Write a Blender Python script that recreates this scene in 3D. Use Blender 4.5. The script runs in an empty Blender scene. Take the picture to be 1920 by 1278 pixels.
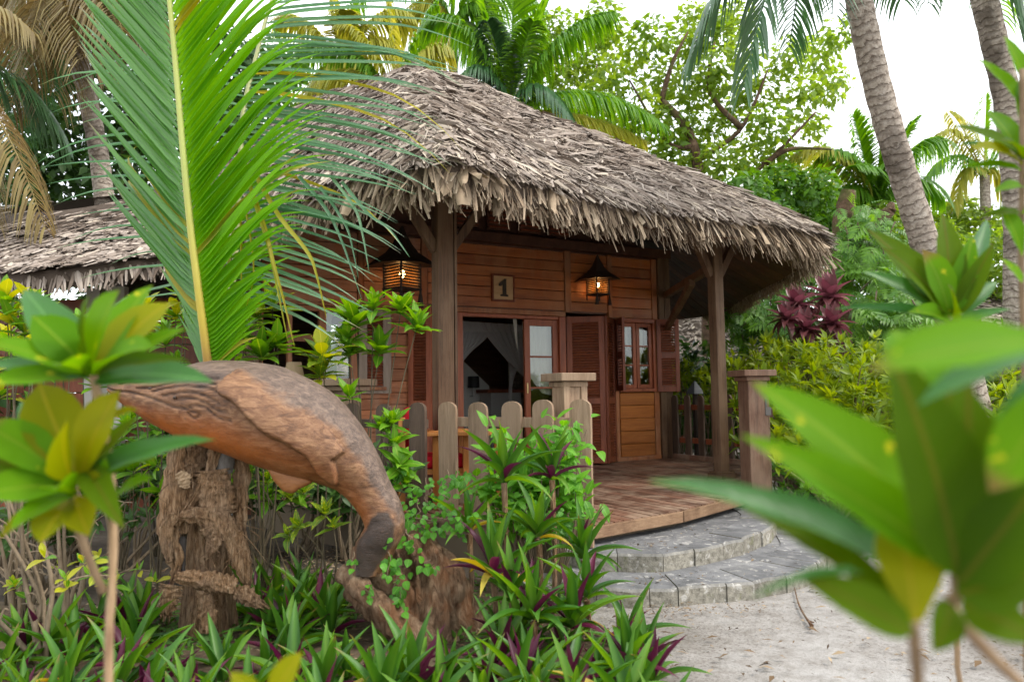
import bpy, math, random
import numpy as np
from mathutils import Vector, Matrix, Quaternion, noise as mnoise

random.seed(7)
rng = np.random.default_rng(7)
sc = bpy.context.scene
col = sc.collection
R = math.radians

# ------------------------------------------------------------------ camera
CAM = Vector((0.0, 0.0, 1.30))
FPX = 1400.0                       # focal length in pixels of the 1920 px wide photograph
PITCH, ROLL = R(4.2), R(0.8)
_R0 = Vector((1, 0, 0)); _U0 = Vector((0, -math.sin(PITCH), math.cos(PITCH))); FWD = Vector((0, math.cos(PITCH), math.sin(PITCH)))
CR = _R0 * math.cos(ROLL) - _U0 * math.sin(ROLL)
CU = _U0 * math.cos(ROLL) + _R0 * math.sin(ROLL)
cam_data = bpy.data.cameras.new('camera')
cam = bpy.data.objects.new('camera', cam_data); col.objects.link(cam)
cam.matrix_world = Matrix(((CR.x, CU.x, -FWD.x, CAM.x), (CR.y, CU.y, -FWD.y, CAM.y), (CR.z, CU.z, -FWD.z, CAM.z), (0, 0, 0, 1)))
cam_data.sensor_width = 36.0
cam_data.lens = FPX / 1920 * 36.0
cam_data.clip_start = 0.05; cam_data.clip_end = 2000
cam_data.dof.use_dof = True
cam_data.dof.focus_distance = 6.2
cam_data.dof.aperture_fstop = 2.5
sc.camera = cam

# ------------------------------------------------------------------ sky, sun, exposure
SUN_EL, SUN_AZ = R(52), R(108)      # azimuth clockwise from +Y (north)
world = bpy.data.worlds.new('World'); sc.world = world; world.use_nodes = True
wn, wl = world.node_tree.nodes, world.node_tree.links
wn.clear()
w_out = wn.new('ShaderNodeOutputWorld'); w_bg = wn.new('ShaderNodeBackground'); w_bg.inputs['Strength'].default_value = 0.15
w_sky = wn.new('ShaderNodeTexSky'); w_sky.sky_type = 'NISHITA'; w_sky.sun_disc = False
w_sky.sun_elevation = SUN_EL; w_sky.sun_rotation = SUN_AZ; w_sky.air_density = 1.0; w_sky.dust_density = 2.5
w_tc = wn.new('ShaderNodeTexCoord')
w_no = wn.new('ShaderNodeTexNoise'); w_no.inputs['Scale'].default_value = 2.2; w_no.inputs['Detail'].default_value = 6
w_ra = wn.new('ShaderNodeMapRange'); w_ra.inputs['From Min'].default_value = 0.30; w_ra.inputs['From Max'].default_value = 0.62
w_ra.inputs['To Min'].default_value = 0.42; w_ra.inputs['To Max'].default_value = 0.97
w_mx = wn.new('ShaderNodeMix'); w_mx.data_type = 'RGBA'
w_mx.inputs['B'].default_value = (8.6, 8.9, 9.0, 1)       # bright even cloud
wl.new(w_tc.outputs['Generated'], w_no.inputs['Vector']); wl.new(w_no.outputs['Fac'], w_ra.inputs['Value'])
wl.new(w_ra.outputs['Result'], w_mx.inputs['Factor']); wl.new(w_sky.outputs['Color'], w_mx.inputs['A'])
wl.new(w_mx.outputs['Result'], w_bg.inputs['Color']); wl.new(w_bg.outputs['Background'], w_out.inputs['Surface'])
sun_d = bpy.data.lights.new('sun', 'SUN'); sun_d.energy = 1.5; sun_d.angle = R(11); sun_d.color = (1.0, 0.95, 0.86)
sun = bpy.data.objects.new('sun', sun_d); col.objects.link(sun)
_sd = Vector((math.sin(SUN_AZ) * math.cos(SUN_EL), math.cos(SUN_AZ) * math.cos(SUN_EL), math.sin(SUN_EL)))
sun.rotation_euler = _sd.to_track_quat('Z', 'Y').to_euler()
sc.view_settings.view_transform = 'Standard'; sc.view_settings.look = 'None'
sc.view_settings.exposure = 1.0; sc.view_settings.gamma = 1.0
sc.view_settings.use_curve_mapping = False
sc.render.engine = 'CYCLES'
sc.cycles.use_denoising = True
sc.cycles.use_adaptive_sampling = True; sc.cycles.adaptive_threshold = 0.02
sc.cycles.max_bounces = 6; sc.cycles.diffuse_bounces = 4; sc.cycles.glossy_bounces = 2
sc.cycles.transmission_bounces = 6; sc.cycles.transparent_max_bounces = 8
sc.cycles.sample_clamp_indirect = 6.0

# ------------------------------------------------------------------ helpers
def P(px, py, Y):
    """The point of the place at world depth Y that is seen at photograph pixel (px, py)."""
    d = FWD + CR * ((px - 960) / FPX) - CU * ((py - 639) / FPX)
    return CAM + d * (Y / d.y)

def lerp(a, b, t): return a + (b - a) * t

def thing(name, label, cat, loc=(0, 0, 0), rz=0.0, group=None):
    o = bpy.data.objects.new(name, None); col.objects.link(o)
    o.location = loc; o.rotation_euler = (0, 0, rz); o.empty_display_size = 0.1
    tag(o, label, cat, group); return o

def tag(o, label=None, cat=None, group=None, kind=None):
    if label: o['label'] = label
    if cat: o['category'] = cat
    if group: o['group'] = group
    if kind: o['kind'] = kind
    return o

def root_offset(parent):
    """World location of the top of a chain whose objects below it sit at its origin."""
    o = parent; v = Vector((0, 0, 0))
    while o is not None:
        if o.get('local'): return Vector((0, 0, 0))
        v += o.location; o = o.parent
    return v

def mesh_from(name, v, f, uv=None, tint=None, smooth=False):
    me = bpy.data.meshes.new(name)
    me.from_pydata([tuple(p) for p in v], [], f)
    if smooth: me.polygons.foreach_set('use_smooth', [True] * len(me.polygons))
    if uv is not None:
        l = me.uv_layers.new(name='UVMap'); idx = np.empty(len(me.loops), dtype=np.int32); me.loops.foreach_get('vertex_index', idx)
        l.data.foreach_set('uv', np.asarray(uv, dtype=np.float32)[idx].ravel())
    if tint is not None:
        a = me.attributes.new('tint', 'FLOAT', 'POINT'); a.data.foreach_set('value', np.asarray(tint, dtype=np.float32))
    me.update(); return me

def mesh_quads(name, v, q, tint=None, uv=None, smooth=False):
    """Large meshes from numpy arrays: v (n,3), q (m,4) quads or (m,3) triangles."""
    v = np.asarray(v, dtype=np.float32); q = np.asarray(q, dtype=np.int32); k = q.shape[1]
    me = bpy.data.meshes.new(name)
    me.vertices.add(len(v)); me.vertices.foreach_set('co', v.ravel())
    me.loops.add(q.size); me.loops.foreach_set('vertex_index', q.ravel())
    me.polygons.add(len(q)); me.polygons.foreach_set('loop_start', np.arange(0, q.size, k, dtype=np.int32))
    me.polygons.foreach_set('loop_total', np.full(len(q), k, dtype=np.int32))
    if smooth: me.polygons.foreach_set('use_smooth', np.ones(len(q), dtype=bool))
    if uv is not None:
        l = me.uv_layers.new(name='UVMap'); l.data.foreach_set('uv', np.asarray(uv, dtype=np.float32)[q.ravel()].ravel())
    if tint is not None:
        a = me.attributes.new('tint', 'FLOAT', 'POINT'); a.data.foreach_set('value', np.asarray(tint, dtype=np.float32))
    me.update(calc_edges=True); me.validate(); return me

def add(name, me, mat, parent=None, M=None, world_coords=True):
    """Link one mesh object. A mesh in world coordinates under a parent is shifted by the parent's place."""
    if mat is not None and len(me.materials) == 0: me.materials.append(mat)
    o = bpy.data.objects.new(name, me); col.objects.link(o)
    if parent is not None:
        o.parent = parent
        off = root_offset(parent) if world_coords else Vector((0, 0, 0))
        o.matrix_basis = Matrix.Translation(-off) @ (M if M is not None else Matrix.Identity(4))
    elif M is not None: o.matrix_basis = M
    return o

class MB:
    """Collects boxes, tubes and sheets into one mesh."""
    def __init__(s): s.v = []; s.f = []; s.uv = []
    def addv(s, vs, fs, uv=None):
        n = len(s.v); s.v += [Vector(p) for p in vs]; s.f += [tuple(i + n for i in f) for f in fs]
        s.uv += list(uv) if uv is not None else [(0.5, 0.5)] * len(vs); return s
    def box(s, lo, hi, M=None):
        x0, y0, z0 = lo; x1, y1, z1 = hi
        vs = [Vector(p) for p in ((x0,y0,z0),(x1,y0,z0),(x1,y1,z0),(x0,y1,z0),(x0,y0,z1),(x1,y0,z1),(x1,y1,z1),(x0,y1,z1))]
        if M is not None: vs = [M @ p for p in vs]
        return s.addv(vs, [(0,3,2,1),(4,5,6,7),(0,1,5,4),(1,2,6,5),(2,3,7,6),(3,0,4,7)])
    def bar(s, a, b, w, h, up=Vector((0, 0, 1))):
        """Square bar from a to b, w across, h along 'up'."""
        a, b = Vector(a), Vector(b); d = (b - a); L = d.length; d.normalize()
        x = d.cross(up)
        if x.length < 1e-4: x = d.cross(Vector((1, 0, 0)))
        x.normalize(); y = x.cross(d).normalized()
        vs = []
        for p in (a, b):
            for sx, sy in ((-1,-1),(1,-1),(1,1),(-1,1)): vs.append(p + x * (sx * w / 2) + y * (sy * h / 2))
        return s.addv(vs, [(3,2,1,0),(4,5,6,7),(0,1,5,4),(1,2,6,5),(2,3,7,6),(3,0,4,7)])
    def tube(s, path, radii, n=8, cap=True, jitter=0.0, uvs=False):
        path = [Vector(p) for p in path]
        if not hasattr(radii, '__len__'): radii = [radii] * len(path)
        vs = []; fs = []; uv = []; N = len(path); x = None; acc = 0.0
        for i, p in enumerate(path):
            t = (path[min(i + 1, N - 1)] - path[max(i - 1, 0)]).normalized()
            if x is None:
                x = t.cross(Vector((0.3, 1, 0.1))); x.normalize()
            x = (x - t * x.dot(t)).normalized(); y = t.cross(x)
            if i: acc += (p - path[i - 1]).length
            for k in range(n):
                a = 2 * math.pi * k / n; r = radii[i] * (1 + jitter * (random.random() - 0.5))
                vs.append(p + (x * math.cos(a) + y * math.sin(a)) * r); uv.append((k / n, acc))
        for i in range(N - 1):
            for k in range(n):
                k2 = (k + 1) % n; fs.append((i * n + k, i * n + k2, (i + 1) * n + k2, (i + 1) * n + k))
        if cap: fs += [tuple(range(n))[::-1], tuple(range((N - 1) * n, N * n))]
        return s.addv(vs, fs, uv)
    def build(s, name, mat, parent=None, smooth=False, world_coords=True, M=None, bevel=0.0):
        me = mesh_from(name, s.v, s.f, uv=s.uv, smooth=smooth)
        o = add(name, me, mat, parent, M, world_coords)
        if bevel:
            b = o.modifiers.new('bevel', 'BEVEL'); b.width = bevel; b.segments = 2; b.limit_method = 'ANGLE'
        return o

def spline(pts, n):
    """Catmull-Rom through pts (Vectors), n samples in all."""
    pts = [Vector(p) for p in pts]; m = len(pts); out = []
    for i in range(n):
        u = i / (n - 1) * (m - 1); k = min(int(u), m - 2); t = u - k
        p0, p1, p2, p3 = pts[max(k - 1, 0)], pts[k], pts[k + 1], pts[min(k + 2, m - 1)]
        out.append(0.5 * ((2 * p1) + (p2 - p0) * t + (2 * p0 - 5 * p1 + 4 * p2 - p3) * t * t + (3 * p1 - p0 - 3 * p2 + p3) * t ** 3))
    return out

# ------------------------------------------------------------------ materials
class NT:
    def __init__(s, name):
        s.m = bpy.data.materials.new(name); s.m.use_nodes = True; s.t = s.m.node_tree; s.n = s.t.nodes; s.n.clear()
        s.out = s.n.new('ShaderNodeOutputMaterial')
    def new(s, t, **kw):
        n = s.n.new(t)
        for k, v in kw.items(): setattr(n, k, v)
        return n
    def link(s, a, b): s.t.links.new(a, b)
    def val(s, node, key, v):
        if hasattr(v, 'is_linked') or hasattr(v, 'links'): s.link(v, node.inputs[key])
        else: node.inputs[key].default_value = v
    def noise(s, vec, scale, detail=4, rough=0.55, w=None, dist=0.0):
        n = s.new('ShaderNodeTexNoise'); n.inputs['Scale'].default_value = scale; n.inputs['Detail'].default_value = detail
        n.inputs['Roughness'].default_value = rough; n.inputs['Distortion'].default_value = dist
        if w is not None: n.noise_dimensions = '4D'; s.link(w, n.inputs['W'])
        if vec is not None: s.link(vec, n.inputs['Vector'])
        return n.outputs['Fac']
    def ramp(s, fac, stops):
        r = s.new('ShaderNodeValToRGB'); e = r.color_ramp.elements
        while len(e) < len(stops): e.new(0.5)
        for i, (p, c) in enumerate(stops): e[i].position = p; e[i].color = (*c, 1) if len(c) == 3 else c
        s.link(fac, r.inputs['Fac']); return r.outputs['Color']
    def rng(s, fac, a, b, c, d):
        r = s.new('ShaderNodeMapRange'); s.link(fac, r.inputs['Value'])
        for k, v in zip(('From Min', 'From Max', 'To Min', 'To Max'), (a, b, c, d)): r.inputs[k].default_value = v
        return r.outputs['Result']
    def mix(s, fac, a, b, mode='MIX'):
        m = s.new('ShaderNodeMix', data_type='RGBA', blend_type=mode)
        for k, v in (('Factor', fac), ('A', a), ('B', b)):
            if isinstance(v, (tuple, list)): m.inputs[k].default_value = (*v, 1) if len(v) == 3 else v
            elif isinstance(v, (int, float)): m.inputs[k].default_value = v
            else: s.link(v, m.inputs[k])
        return m.outputs['Result']
    def math(s, op, a, b=0.0):
        m = s.new('ShaderNodeMath', operation=op)
        for i, v in enumerate((a, b)):
            if isinstance(v, (int, float)): m.inputs[i].default_value = v
            else: s.link(v, m.inputs[i])
        return m.outputs[0]
    def coords(s, obj=None, scale=(1, 1, 1), rot=(0, 0, 0), kind='Object'):
        tc = s.new('ShaderNodeTexCoord')
        if obj is not None: tc.object = obj
        mp = s.new('ShaderNodeMapping'); mp.inputs['Scale'].default_value = scale; mp.inputs['Rotation'].default_value = rot
        if kind == 'World':
            g = s.new('ShaderNodeNewGeometry'); s.link(g.outputs['Position'], mp.inputs['Vector'])
        else: s.link(tc.outputs[kind], mp.inputs['Vector'])
        return mp.outputs['Vector']
    def rand(s): return s.new('ShaderNodeObjectInfo').outputs['Random']
    def attr(s, name): return s.new('ShaderNodeAttribute', attribute_name=name).outputs['Fac']
    def bump(s, h, strength=0.3, dist=0.02):
        b = s.new('ShaderNodeBump'); b.inputs['Strength'].default_value = strength; b.inputs['Distance'].default_value = dist
        s.link(h, b.inputs['Height']); return b.outputs['Normal']
    def principled(s, color, rough=0.6, normal=None, spec=0.4, **kw):
        p = s.new('ShaderNodeBsdfPrincipled')
        for k, v in (('Base Color', color), ('Roughness', rough), ('Specular IOR Level', spec)):
            if isinstance(v, (tuple, list)): p.inputs[k].default_value = (*v, 1) if len(v) == 3 else v
            elif isinstance(v, (int, float)): p.inputs[k].default_value = v
            else: s.link(v, p.inputs[k])
        if normal is not None: s.link(normal, p.inputs['Normal'])
        for k, v in kw.items(): p.inputs[k.replace('_', ' ')].default_value = v
        s.link(p.outputs[0], s.out.inputs['Surface']); return p

def plain(name, c, rough=0.6, spec=0.4, **kw):
    t = NT(name); t.principled(c, rough, spec=spec, **kw); return t.m

def wood(name, a, b, dark, ref=None, axis=(1.2, 14, 14), rough=0.55, wear=None, rot=(0, 0, 0), rand_amt=0.35, bump=0.35, spec=0.35):
    """Grained timber: grain stretched along the axis with the small scale, per-piece variation, optional grey wear."""
    t = NT(name); rnd = t.rand()
    w = t.math('MULTIPLY', rnd, 37.0)
    vec = t.coords(ref, axis, rot, 'Object' if ref is not None else 'World')
    g = t.noise(vec, 1.6, 6, 0.65, w, 0.6); g2 = t.noise(vec, 6.0, 5, 0.7, w)
    c = t.ramp(g, [(0.28, dark), (0.47, a), (0.72, b)])
    c = t.mix(t.rng(g2, 0.35, 0.7, 0.0, 0.55), c, dark, 'MIX')
    v = t.rng(rnd, 0, 1, 1 - rand_amt, 1 + rand_amt * 0.6)
    hv = t.new('ShaderNodeHueSaturation'); t.link(c, hv.inputs['Color']); t.link(v, hv.inputs['Value'])
    hv.inputs['Hue'].default_value = 0.5; c = hv.outputs['Color']
    if wear is not None:
        wn_ = t.noise(t.coords(None, (2.2, 2.2, 0.9), kind='World'), 1.7, 6, 0.65)
        c = t.mix(t.rng(wn_, 0.45, 0.62, 0.0, wear[3] if len(wear) > 3 else 0.7), c, wear[:3])
    t.principled(c, rough, t.bump(t.math('ADD', g, t.math('MULTIPLY', g2, 0.6)), bump, 0.012), spec)
    return t.m

def leaf_mat(name, a, b, vein=None, trans=0.45, rough=0.38, spots=None, tint_attr=False, back=None, trans_col=None, spot_scale=30, uvveins=True, spec=0.28, side=0.35, stripe=None, spot_at=0.60, tip=False):
    """Leaf: colour between a and b per leaf, lighter midrib and side veins from the leaf's own UVs, light passing through."""
    t = NT(name)
    r = t.attr('tint') if tint_attr else t.rand()
    n = t.noise(t.coords(None, kind='World'), 5.0, 3, 0.6)
    f = t.math('ADD', t.math('MULTIPLY', r, 0.75), t.math('MULTIPLY', n, 0.35))
    c = t.mix(t.rng(f, 0.1, 0.95, 0, 1), a, b)
    if spots is not None:
        sp = t.noise(t.coords(None, kind='World'), spot_scale, 3, 0.6)
        sel = t.math('MULTIPLY', t.rng(sp, spot_at - 0.03, spot_at + 0.01, 0, 1), t.rng(r, 0.2, 0.5, 0.15, 1)) if not tint_attr else t.rng(sp, 0.56, 0.6, 0, 0.8)
        c = t.mix(sel, c, spots)
    nrm = None; side_amt = side
    if stripe is not None:
        uv0 = t.new('ShaderNodeUVMap'); uv0.uv_map = 'UVMap'; s0 = t.new('ShaderNodeSeparateXYZ'); t.link(uv0.outputs['UV'], s0.inputs[0])
        a0 = t.math('ABSOLUTE', t.math('SUBTRACT', s0.outputs['X'], 0.5)); fine = t.noise(t.coords(None, (60, 2, 1), kind='UV'), 1.0, 2, 0.5)
        c = t.mix(t.math('MULTIPLY', t.rng(a0, 0.04, 0.30, 1, 0), t.rng(fine, 0.3, 0.7, 0.35, 1.0)), c, stripe)
    if vein is not None and uvveins:
        uv = t.new('ShaderNodeUVMap'); uv.uv_map = 'UVMap'
        sx = t.new('ShaderNodeSeparateXYZ'); t.link(uv.outputs['UV'], sx.inputs[0])
        ax = t.math('ABSOLUTE', t.math('SUBTRACT', sx.outputs['X'], 0.5))
        mid = t.rng(ax, 0.012, 0.045, 1, 0)
        ph = t.math('SUBTRACT', t.math('MULTIPLY', sx.outputs['Y'], 15.0), t.math('MULTIPLY', ax, 7.0))
        side = t.rng(t.math('ABSOLUTE', t.math('SUBTRACT', t.math('FRACT', ph), 0.5)), 0.0, 0.10, 1, 0)
        c = t.mix(t.math('MAXIMUM', mid, t.math('MULTIPLY', side, side_amt)), c, vein)
        nrm = t.bump(t.math('MAXIMUM', mid, t.math('MULTIPLY', side, 0.6)), 0.25, 0.004)
    if tip:
        uvt = t.new('ShaderNodeUVMap'); uvt.uv_map = 'UVMap'; st = t.new('ShaderNodeSeparateXYZ'); t.link(uvt.outputs['UV'], st.inputs[0])
        c = t.mix(t.rng(t.math('ADD', st.outputs['Y'], t.math('MULTIPLY', t.math('SUBTRACT', r, 0.6), 0.35)), 0.93, 1.05, 0, 0.85), c, (0.20, 0.125, 0.045))
    if back is not None:
        geo = t.new('ShaderNodeNewGeometry'); c = t.mix(geo.outputs['Backfacing'], c, back)
    p = t.new('ShaderNodeBsdfPrincipled'); t.link(c, p.inputs['Base Color']); p.inputs['Roughness'].default_value = rough
    p.inputs['Specular IOR Level'].default_value = spec
    if nrm is not None: t.link(nrm, p.inputs['Normal'])
    tr = t.new('ShaderNodeBsdfTranslucent')
    hs = t.new('ShaderNodeHueSaturation'); hs.inputs['Hue'].default_value = 0.48; hs.inputs['Saturation'].default_value = 1.15; hs.inputs['Value'].default_value = 2.1
    t.link(c, hs.inputs['Color']); t.link(hs.outputs['Color'], tr.inputs['Color'])
    if trans_col is not None:
        mm = t.mix(0.5, hs.outputs['Color'], trans_col); t.link(mm, tr.inputs['Color'])
    mx = t.new('ShaderNodeMixShader'); mx.inputs['Fac'].default_value = trans
    t.link(p.outputs[0], mx.inputs[1]); t.link(tr.outputs[0], mx.inputs[2]); t.link(mx.outputs[0], t.out.inputs['Surface'])
    return t.m

# ------------------------------------------------------------------ leaves
def leaf_mesh(name, L=1.0, W=0.3, shape='ovate', bend=0.3, fold=0.15, seg=8, wave=0.0, tipbend=0.0, ar=0.3):
    """A leaf along +Y, face up (+Z), curving down towards the tip; three columns so that it folds along the midrib."""
    v, f, uv = [], [], []; wave *= ar / 0.3
    for i in range(seg + 1):
        t = i / seg
        if shape == 'ovate': w = math.sin(math.pi * min(1, t ** 0.80)) ** 0.75 * (1 - 0.25 * t) + 0.03 * (1 - t)
        elif shape == 'obovate': w = math.sin(math.pi * t ** 1.35) ** 0.8 + 0.05 * (1 - t)
        elif shape == 'strap': w = min(1, t * 3.2 + 0.45) * (1 - max(0, (t - 0.35) / 0.65) ** 1.7)
        elif shape == 'leaflet': w = min(1, t * 8 + 0.35) * (1 - t ** 2.2)
        else: w = 1 - t * 0.3
        w = max(w, 0.0) * W / 2
        a = bend * t; y = L * (math.sin(a) / bend if abs(bend) > 1e-4 else t); z = -L * ((1 - math.cos(a)) / bend if abs(bend) > 1e-4 else 0)
        z -= tipbend * L * max(0, t - 0.6) ** 2
        wv = wave * W * math.sin(t * 17)
        for k, sx in enumerate((-1, 0, 1)):
            v.append((sx * w, y, z + abs(sx) * w * fold * 2 * ar / 0.3 + (wv * sx if sx else 0) * (1 if k else -1) * 0.5)); uv.append((0.5 + sx * 0.5 * max(w / (W / 2), 0.05), t))
        if i:
            o = (i - 1) * 3
            f += [(o, o + 1, o + 4, o + 3), (o + 1, o + 2, o + 5, o + 4)]
    return mesh_from(name, v, f, uv=uv, smooth=True)

def frame(y, z, o=Vector((0, 0, 0)), s=(1, 1, 1)):
    """Matrix whose Y axis is y and whose Z axis is close to z."""
    y = y.normalized(); x = y.cross(z)
    if x.length < 1e-5: x = y.cross(Vector((0.3, 0.2, 1)))
    x.normalize(); z = x.cross(y)
    return Matrix(((x.x * s[0], y.x * s[1], z.x * s[2], o.x), (x.y * s[0], y.y * s[1], z.y * s[2], o.y), (x.z * s[0], y.z * s[1], z.z * s[2], o.z), (0, 0, 0, 1)))

def sph(az, el): return Vector((math.cos(el) * math.cos(az), math.cos(el) * math.sin(az), math.sin(el)))

def leaf_obj(parent, me, mat, base, direction, up, L, W=None, name='leaf'):
    """One leaf of unit length and unit-0.3 width mesh, scaled to L (and W)."""
    W = W if W is not None else L * 0.3
    return add(name, me, mat, parent, frame(direction, up, base, (W / 0.3, L, L)))

def leaf_cloud(centers, radii, n, size, aspect=0.5, droop=0.4, shell=0.55, flat=1.0):
    """Many small folded leaves spread through a set of balls: returns v, q, tint, uv arrays (each leaf: two quads along a midrib)."""
    c = np.asarray([tuple(p) for p in centers], dtype=float); r = np.asarray(radii, dtype=float)
    pr = r ** 2 / (r ** 2).sum(); k = rng.choice(len(c), n, p=pr)
    d = rng.normal(size=(n, 3)); d /= np.linalg.norm(d, axis=1, keepdims=True)
    rad = rng.random(n) ** (1 / 3.0); rad = shell + (1 - shell) * rad if shell > 0 else rad
    rad = np.where(rng.random(n) < 0.3, rng.random(n), rad)
    p = c[k] + d * (rad * r[k])[:, None] * np.array([1, 1, flat])
    up = d * 0.6 + rng.normal(size=(n, 3)) * 0.55 + np.array([0, 0, 0.7]); up /= np.linalg.norm(up, axis=1, keepdims=True)
    y = d + rng.normal(size=(n, 3)) * 0.8 + np.array([0, 0, -droop]); y -= up * (y * up).sum(1, keepdims=True); y /= np.linalg.norm(y, axis=1, keepdims=True) + 1e-9
    x = np.cross(y, up); L = size * rng.uniform(0.4, 1.5, n)
    tint_c = rng.random(len(c)); tint = np.clip(0.55 * rng.random(n) + 0.45 * tint_c[k], 0, 1)
    return leaves_arrays(p, x, y, up, L, L * aspect, tint)

def leaves_arrays(p, x, y, z, L, W, tint):
    n = len(p); L = np.asarray(L)[:, None]; W = np.asarray(W)[:, None]
    pts = [p, p + y * L * 0.45 - x * W * 0.5 + z * W * 0.12, p + y * L * 0.5 - z * W * 0.05, p + y * L * 0.45 + x * W * 0.5 + z * W * 0.12, p + y * L - z * L * 0.12]
    v = np.stack(pts, 1).reshape(-1, 3); b = (np.arange(n) * 5)[:, None]
    tri = np.concatenate([b + np.array([[0, 2, 1]]), b + np.array([[1, 2, 4]]), b + np.array([[0, 3, 2]]), b + np.array([[2, 3, 4]])], 0)
    uv = np.tile(np.array([[0.5, 0], [0, 0.45], [0.5, 0.5], [1, 0.45], [0.5, 1]]), (n, 1))
    return v, tri, np.repeat(tint, 5), uv

def cloud_obj(name, arrays, mat, parent=None):
    v, q, tint, uv = arrays
    return add(name, mesh_quads(name, v, q, tint=tint, uv=uv), mat, parent)

def merge(*arrs):
    V, Q, T, U = [], [], [], []; o = 0
    for v, q, t, u in arrs: V.append(v); Q.append(q + o); T.append(t); U.append(u); o += len(v)
    return np.concatenate(V), np.concatenate(Q), np.concatenate(T), np.concatenate(U)

def frond_curve(base, tip, rise, n=24):
    base, tip = Vector(base), Vector(tip); mid = (base + tip) / 2 + Vector((0, 0, rise))
    c = 2 * mid - (base + tip) / 2
    return [base * (1 - t) ** 2 + c * 2 * t * (1 - t) + tip * t * t for t in [i / (n - 1) for i in range(n)]]

def frond_leaflets(curve, length, n, droop, sweep=0.5, up=Vector((0, 0, 1)), vee=0.25, jitter=0.1, start=0.1, side_axis=None):
    """Bases and directions of the leaflets along a frond's rachis: list of (base, dir, up, length, side)."""
    out = []; m = len(curve)
    for i in range(n):
        u = start + (1 - start) * (i + 0.5) / n
        k = min(int(u * (m - 1)), m - 2); t = u * (m - 1) - k
        p = curve[k].lerp(curve[k + 1], t); tan = (curve[k + 1] - curve[k]).normalized()
        sx = side_axis if side_axis is not None else tan.cross(up)
        if sx.length < 1e-3: sx = Vector((1, 0, 0))
        sx = (sx - tan * sx.dot(tan)).normalized(); nz = sx.cross(tan).normalized()
        prof = min(1.0, 0.55 + 2.2 * (u - start)) * (1 - 0.62 * max(0, (u - 0.55) / 0.45) ** 1.6)
        for s in (-1, 1):
            j = lambda: (random.random() - 0.5) * 2 * jitter
            d = sx * s * (1 + j()) + tan * (sweep + 0.35 * u + j()) + nz * (vee + j())
            d.normalize(); out.append((p, d, nz, length * prof * (1 + j()), s))
    return out

def frond_mesh_arrays(curve, length, n, droop, width, rw, **kw):
    """A whole far frond as one mesh: rachis strip and drooping leaflets of three quads each."""
    V, Q, T, U = [], [], [], []; o = 0
    mb = MB(); mb.tube(curve, [rw * (1 - 0.85 * i / (len(curve) - 1)) for i in range(len(curve))], 5, cap=False)
    V += [tuple(p) for p in mb.v]; Q += [f for f in mb.f]; T += [1.0] * len(mb.v); U += [(0.5, 0.5)] * len(mb.v); o = len(V)
    for p, d, nz, L, s in frond_leaflets(curve, length, n, droop, **kw):
        side = d.cross(Vector((0, 0, 1)))
        if side.length < 0.05: side = d.cross(nz)
        side.normalize(); tnt = random.random() * 0.8
        for i in range(4):
            t = i / 3; c = p + d * (L * t * (1 - 0.25 * droop * t)) + Vector((0, 0, -droop * L * t * t))
            w = width * (0.7, 1.0, 0.75, 0.08)[i] / 2
            V += [tuple(c - side * w), tuple(c + side * w)]; T += [tnt, tnt]; U += [(0.2, t), (0.8, t)]
            if i: Q.append((o + 2 * i - 2, o + 2 * i - 1, o + 2 * i + 1, o + 2 * i))
        o = len(V)
    return np.array(V), np.array(Q), np.array(T), np.array(U)

# ------------------------------------------------------------------ ground
M_SAND = NT('pale_sand')
def _sand():
    t = M_SAND; w = t.coords(None, kind='World')
    n1 = t.noise(w, 0.9, 5, 0.6); n2 = t.noise(w, 9.0, 6, 0.7); n3 = t.noise(w, 55.0, 4, 0.7); n4 = t.noise(w, 150.0, 2, 0.6)
    c = t.ramp(n1, [(0.30, (0.15, 0.133, 0.115)), (0.46, (0.27, 0.25, 0.232)), (0.70, (0.36, 0.345, 0.33))])
    c = t.mix(t.rng(n2, 0.46, 0.66, 0.0, 0.65), c, (0.17, 0.15, 0.13))
    c = t.mix(t.math('MULTIPLY', t.rng(n3, 0.53, 0.60, 0, 1), t.rng(n1, 0.42, 0.60, 0.85, 0.12)), c, (0.09, 0.075, 0.06))
    c = t.mix(t.rng(n4, 0.52, 0.66, 0, 0.6), c, (0.14, 0.125, 0.105))
    n5 = t.noise(w, 3.6, 3, 0.5, None, 0.6); h = t.math('ADD', t.math('ADD', t.math('MULTIPLY', n2, 1.0), t.math('MULTIPLY', n5, 2.2)), t.math('MULTIPLY', n3, 0.35))
    t.principled(c, 0.9, t.bump(t.math('ADD', h, t.math('MULTIPLY', n4, 0.15)), 0.55, 0.03), 0.2)
_sand(); M_SAND = M_SAND.m
M_SOIL = NT('dark_soil')
def _soil():
    t = M_SOIL; w = t.coords(None, kind='World')
    n1 = t.noise(w, 3.0, 5, 0.6); n2 = t.noise(w, 34.0, 5, 0.7)
    c = t.ramp(n1, [(0.3, (0.035, 0.025, 0.016)), (0.55, (0.085, 0.062, 0.04)), (0.8, (0.17, 0.135, 0.095))])
    c = t.mix(t.rng(n2, 0.5, 0.66, 0, 0.8), c, (0.15, 0.105, 0.065))
    t.principled(c, 0.95, t.bump(t.math('ADD', n1, n2), 0.7, 0.03), 0.15)
_soil(); M_SOIL = M_SOIL.m

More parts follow.
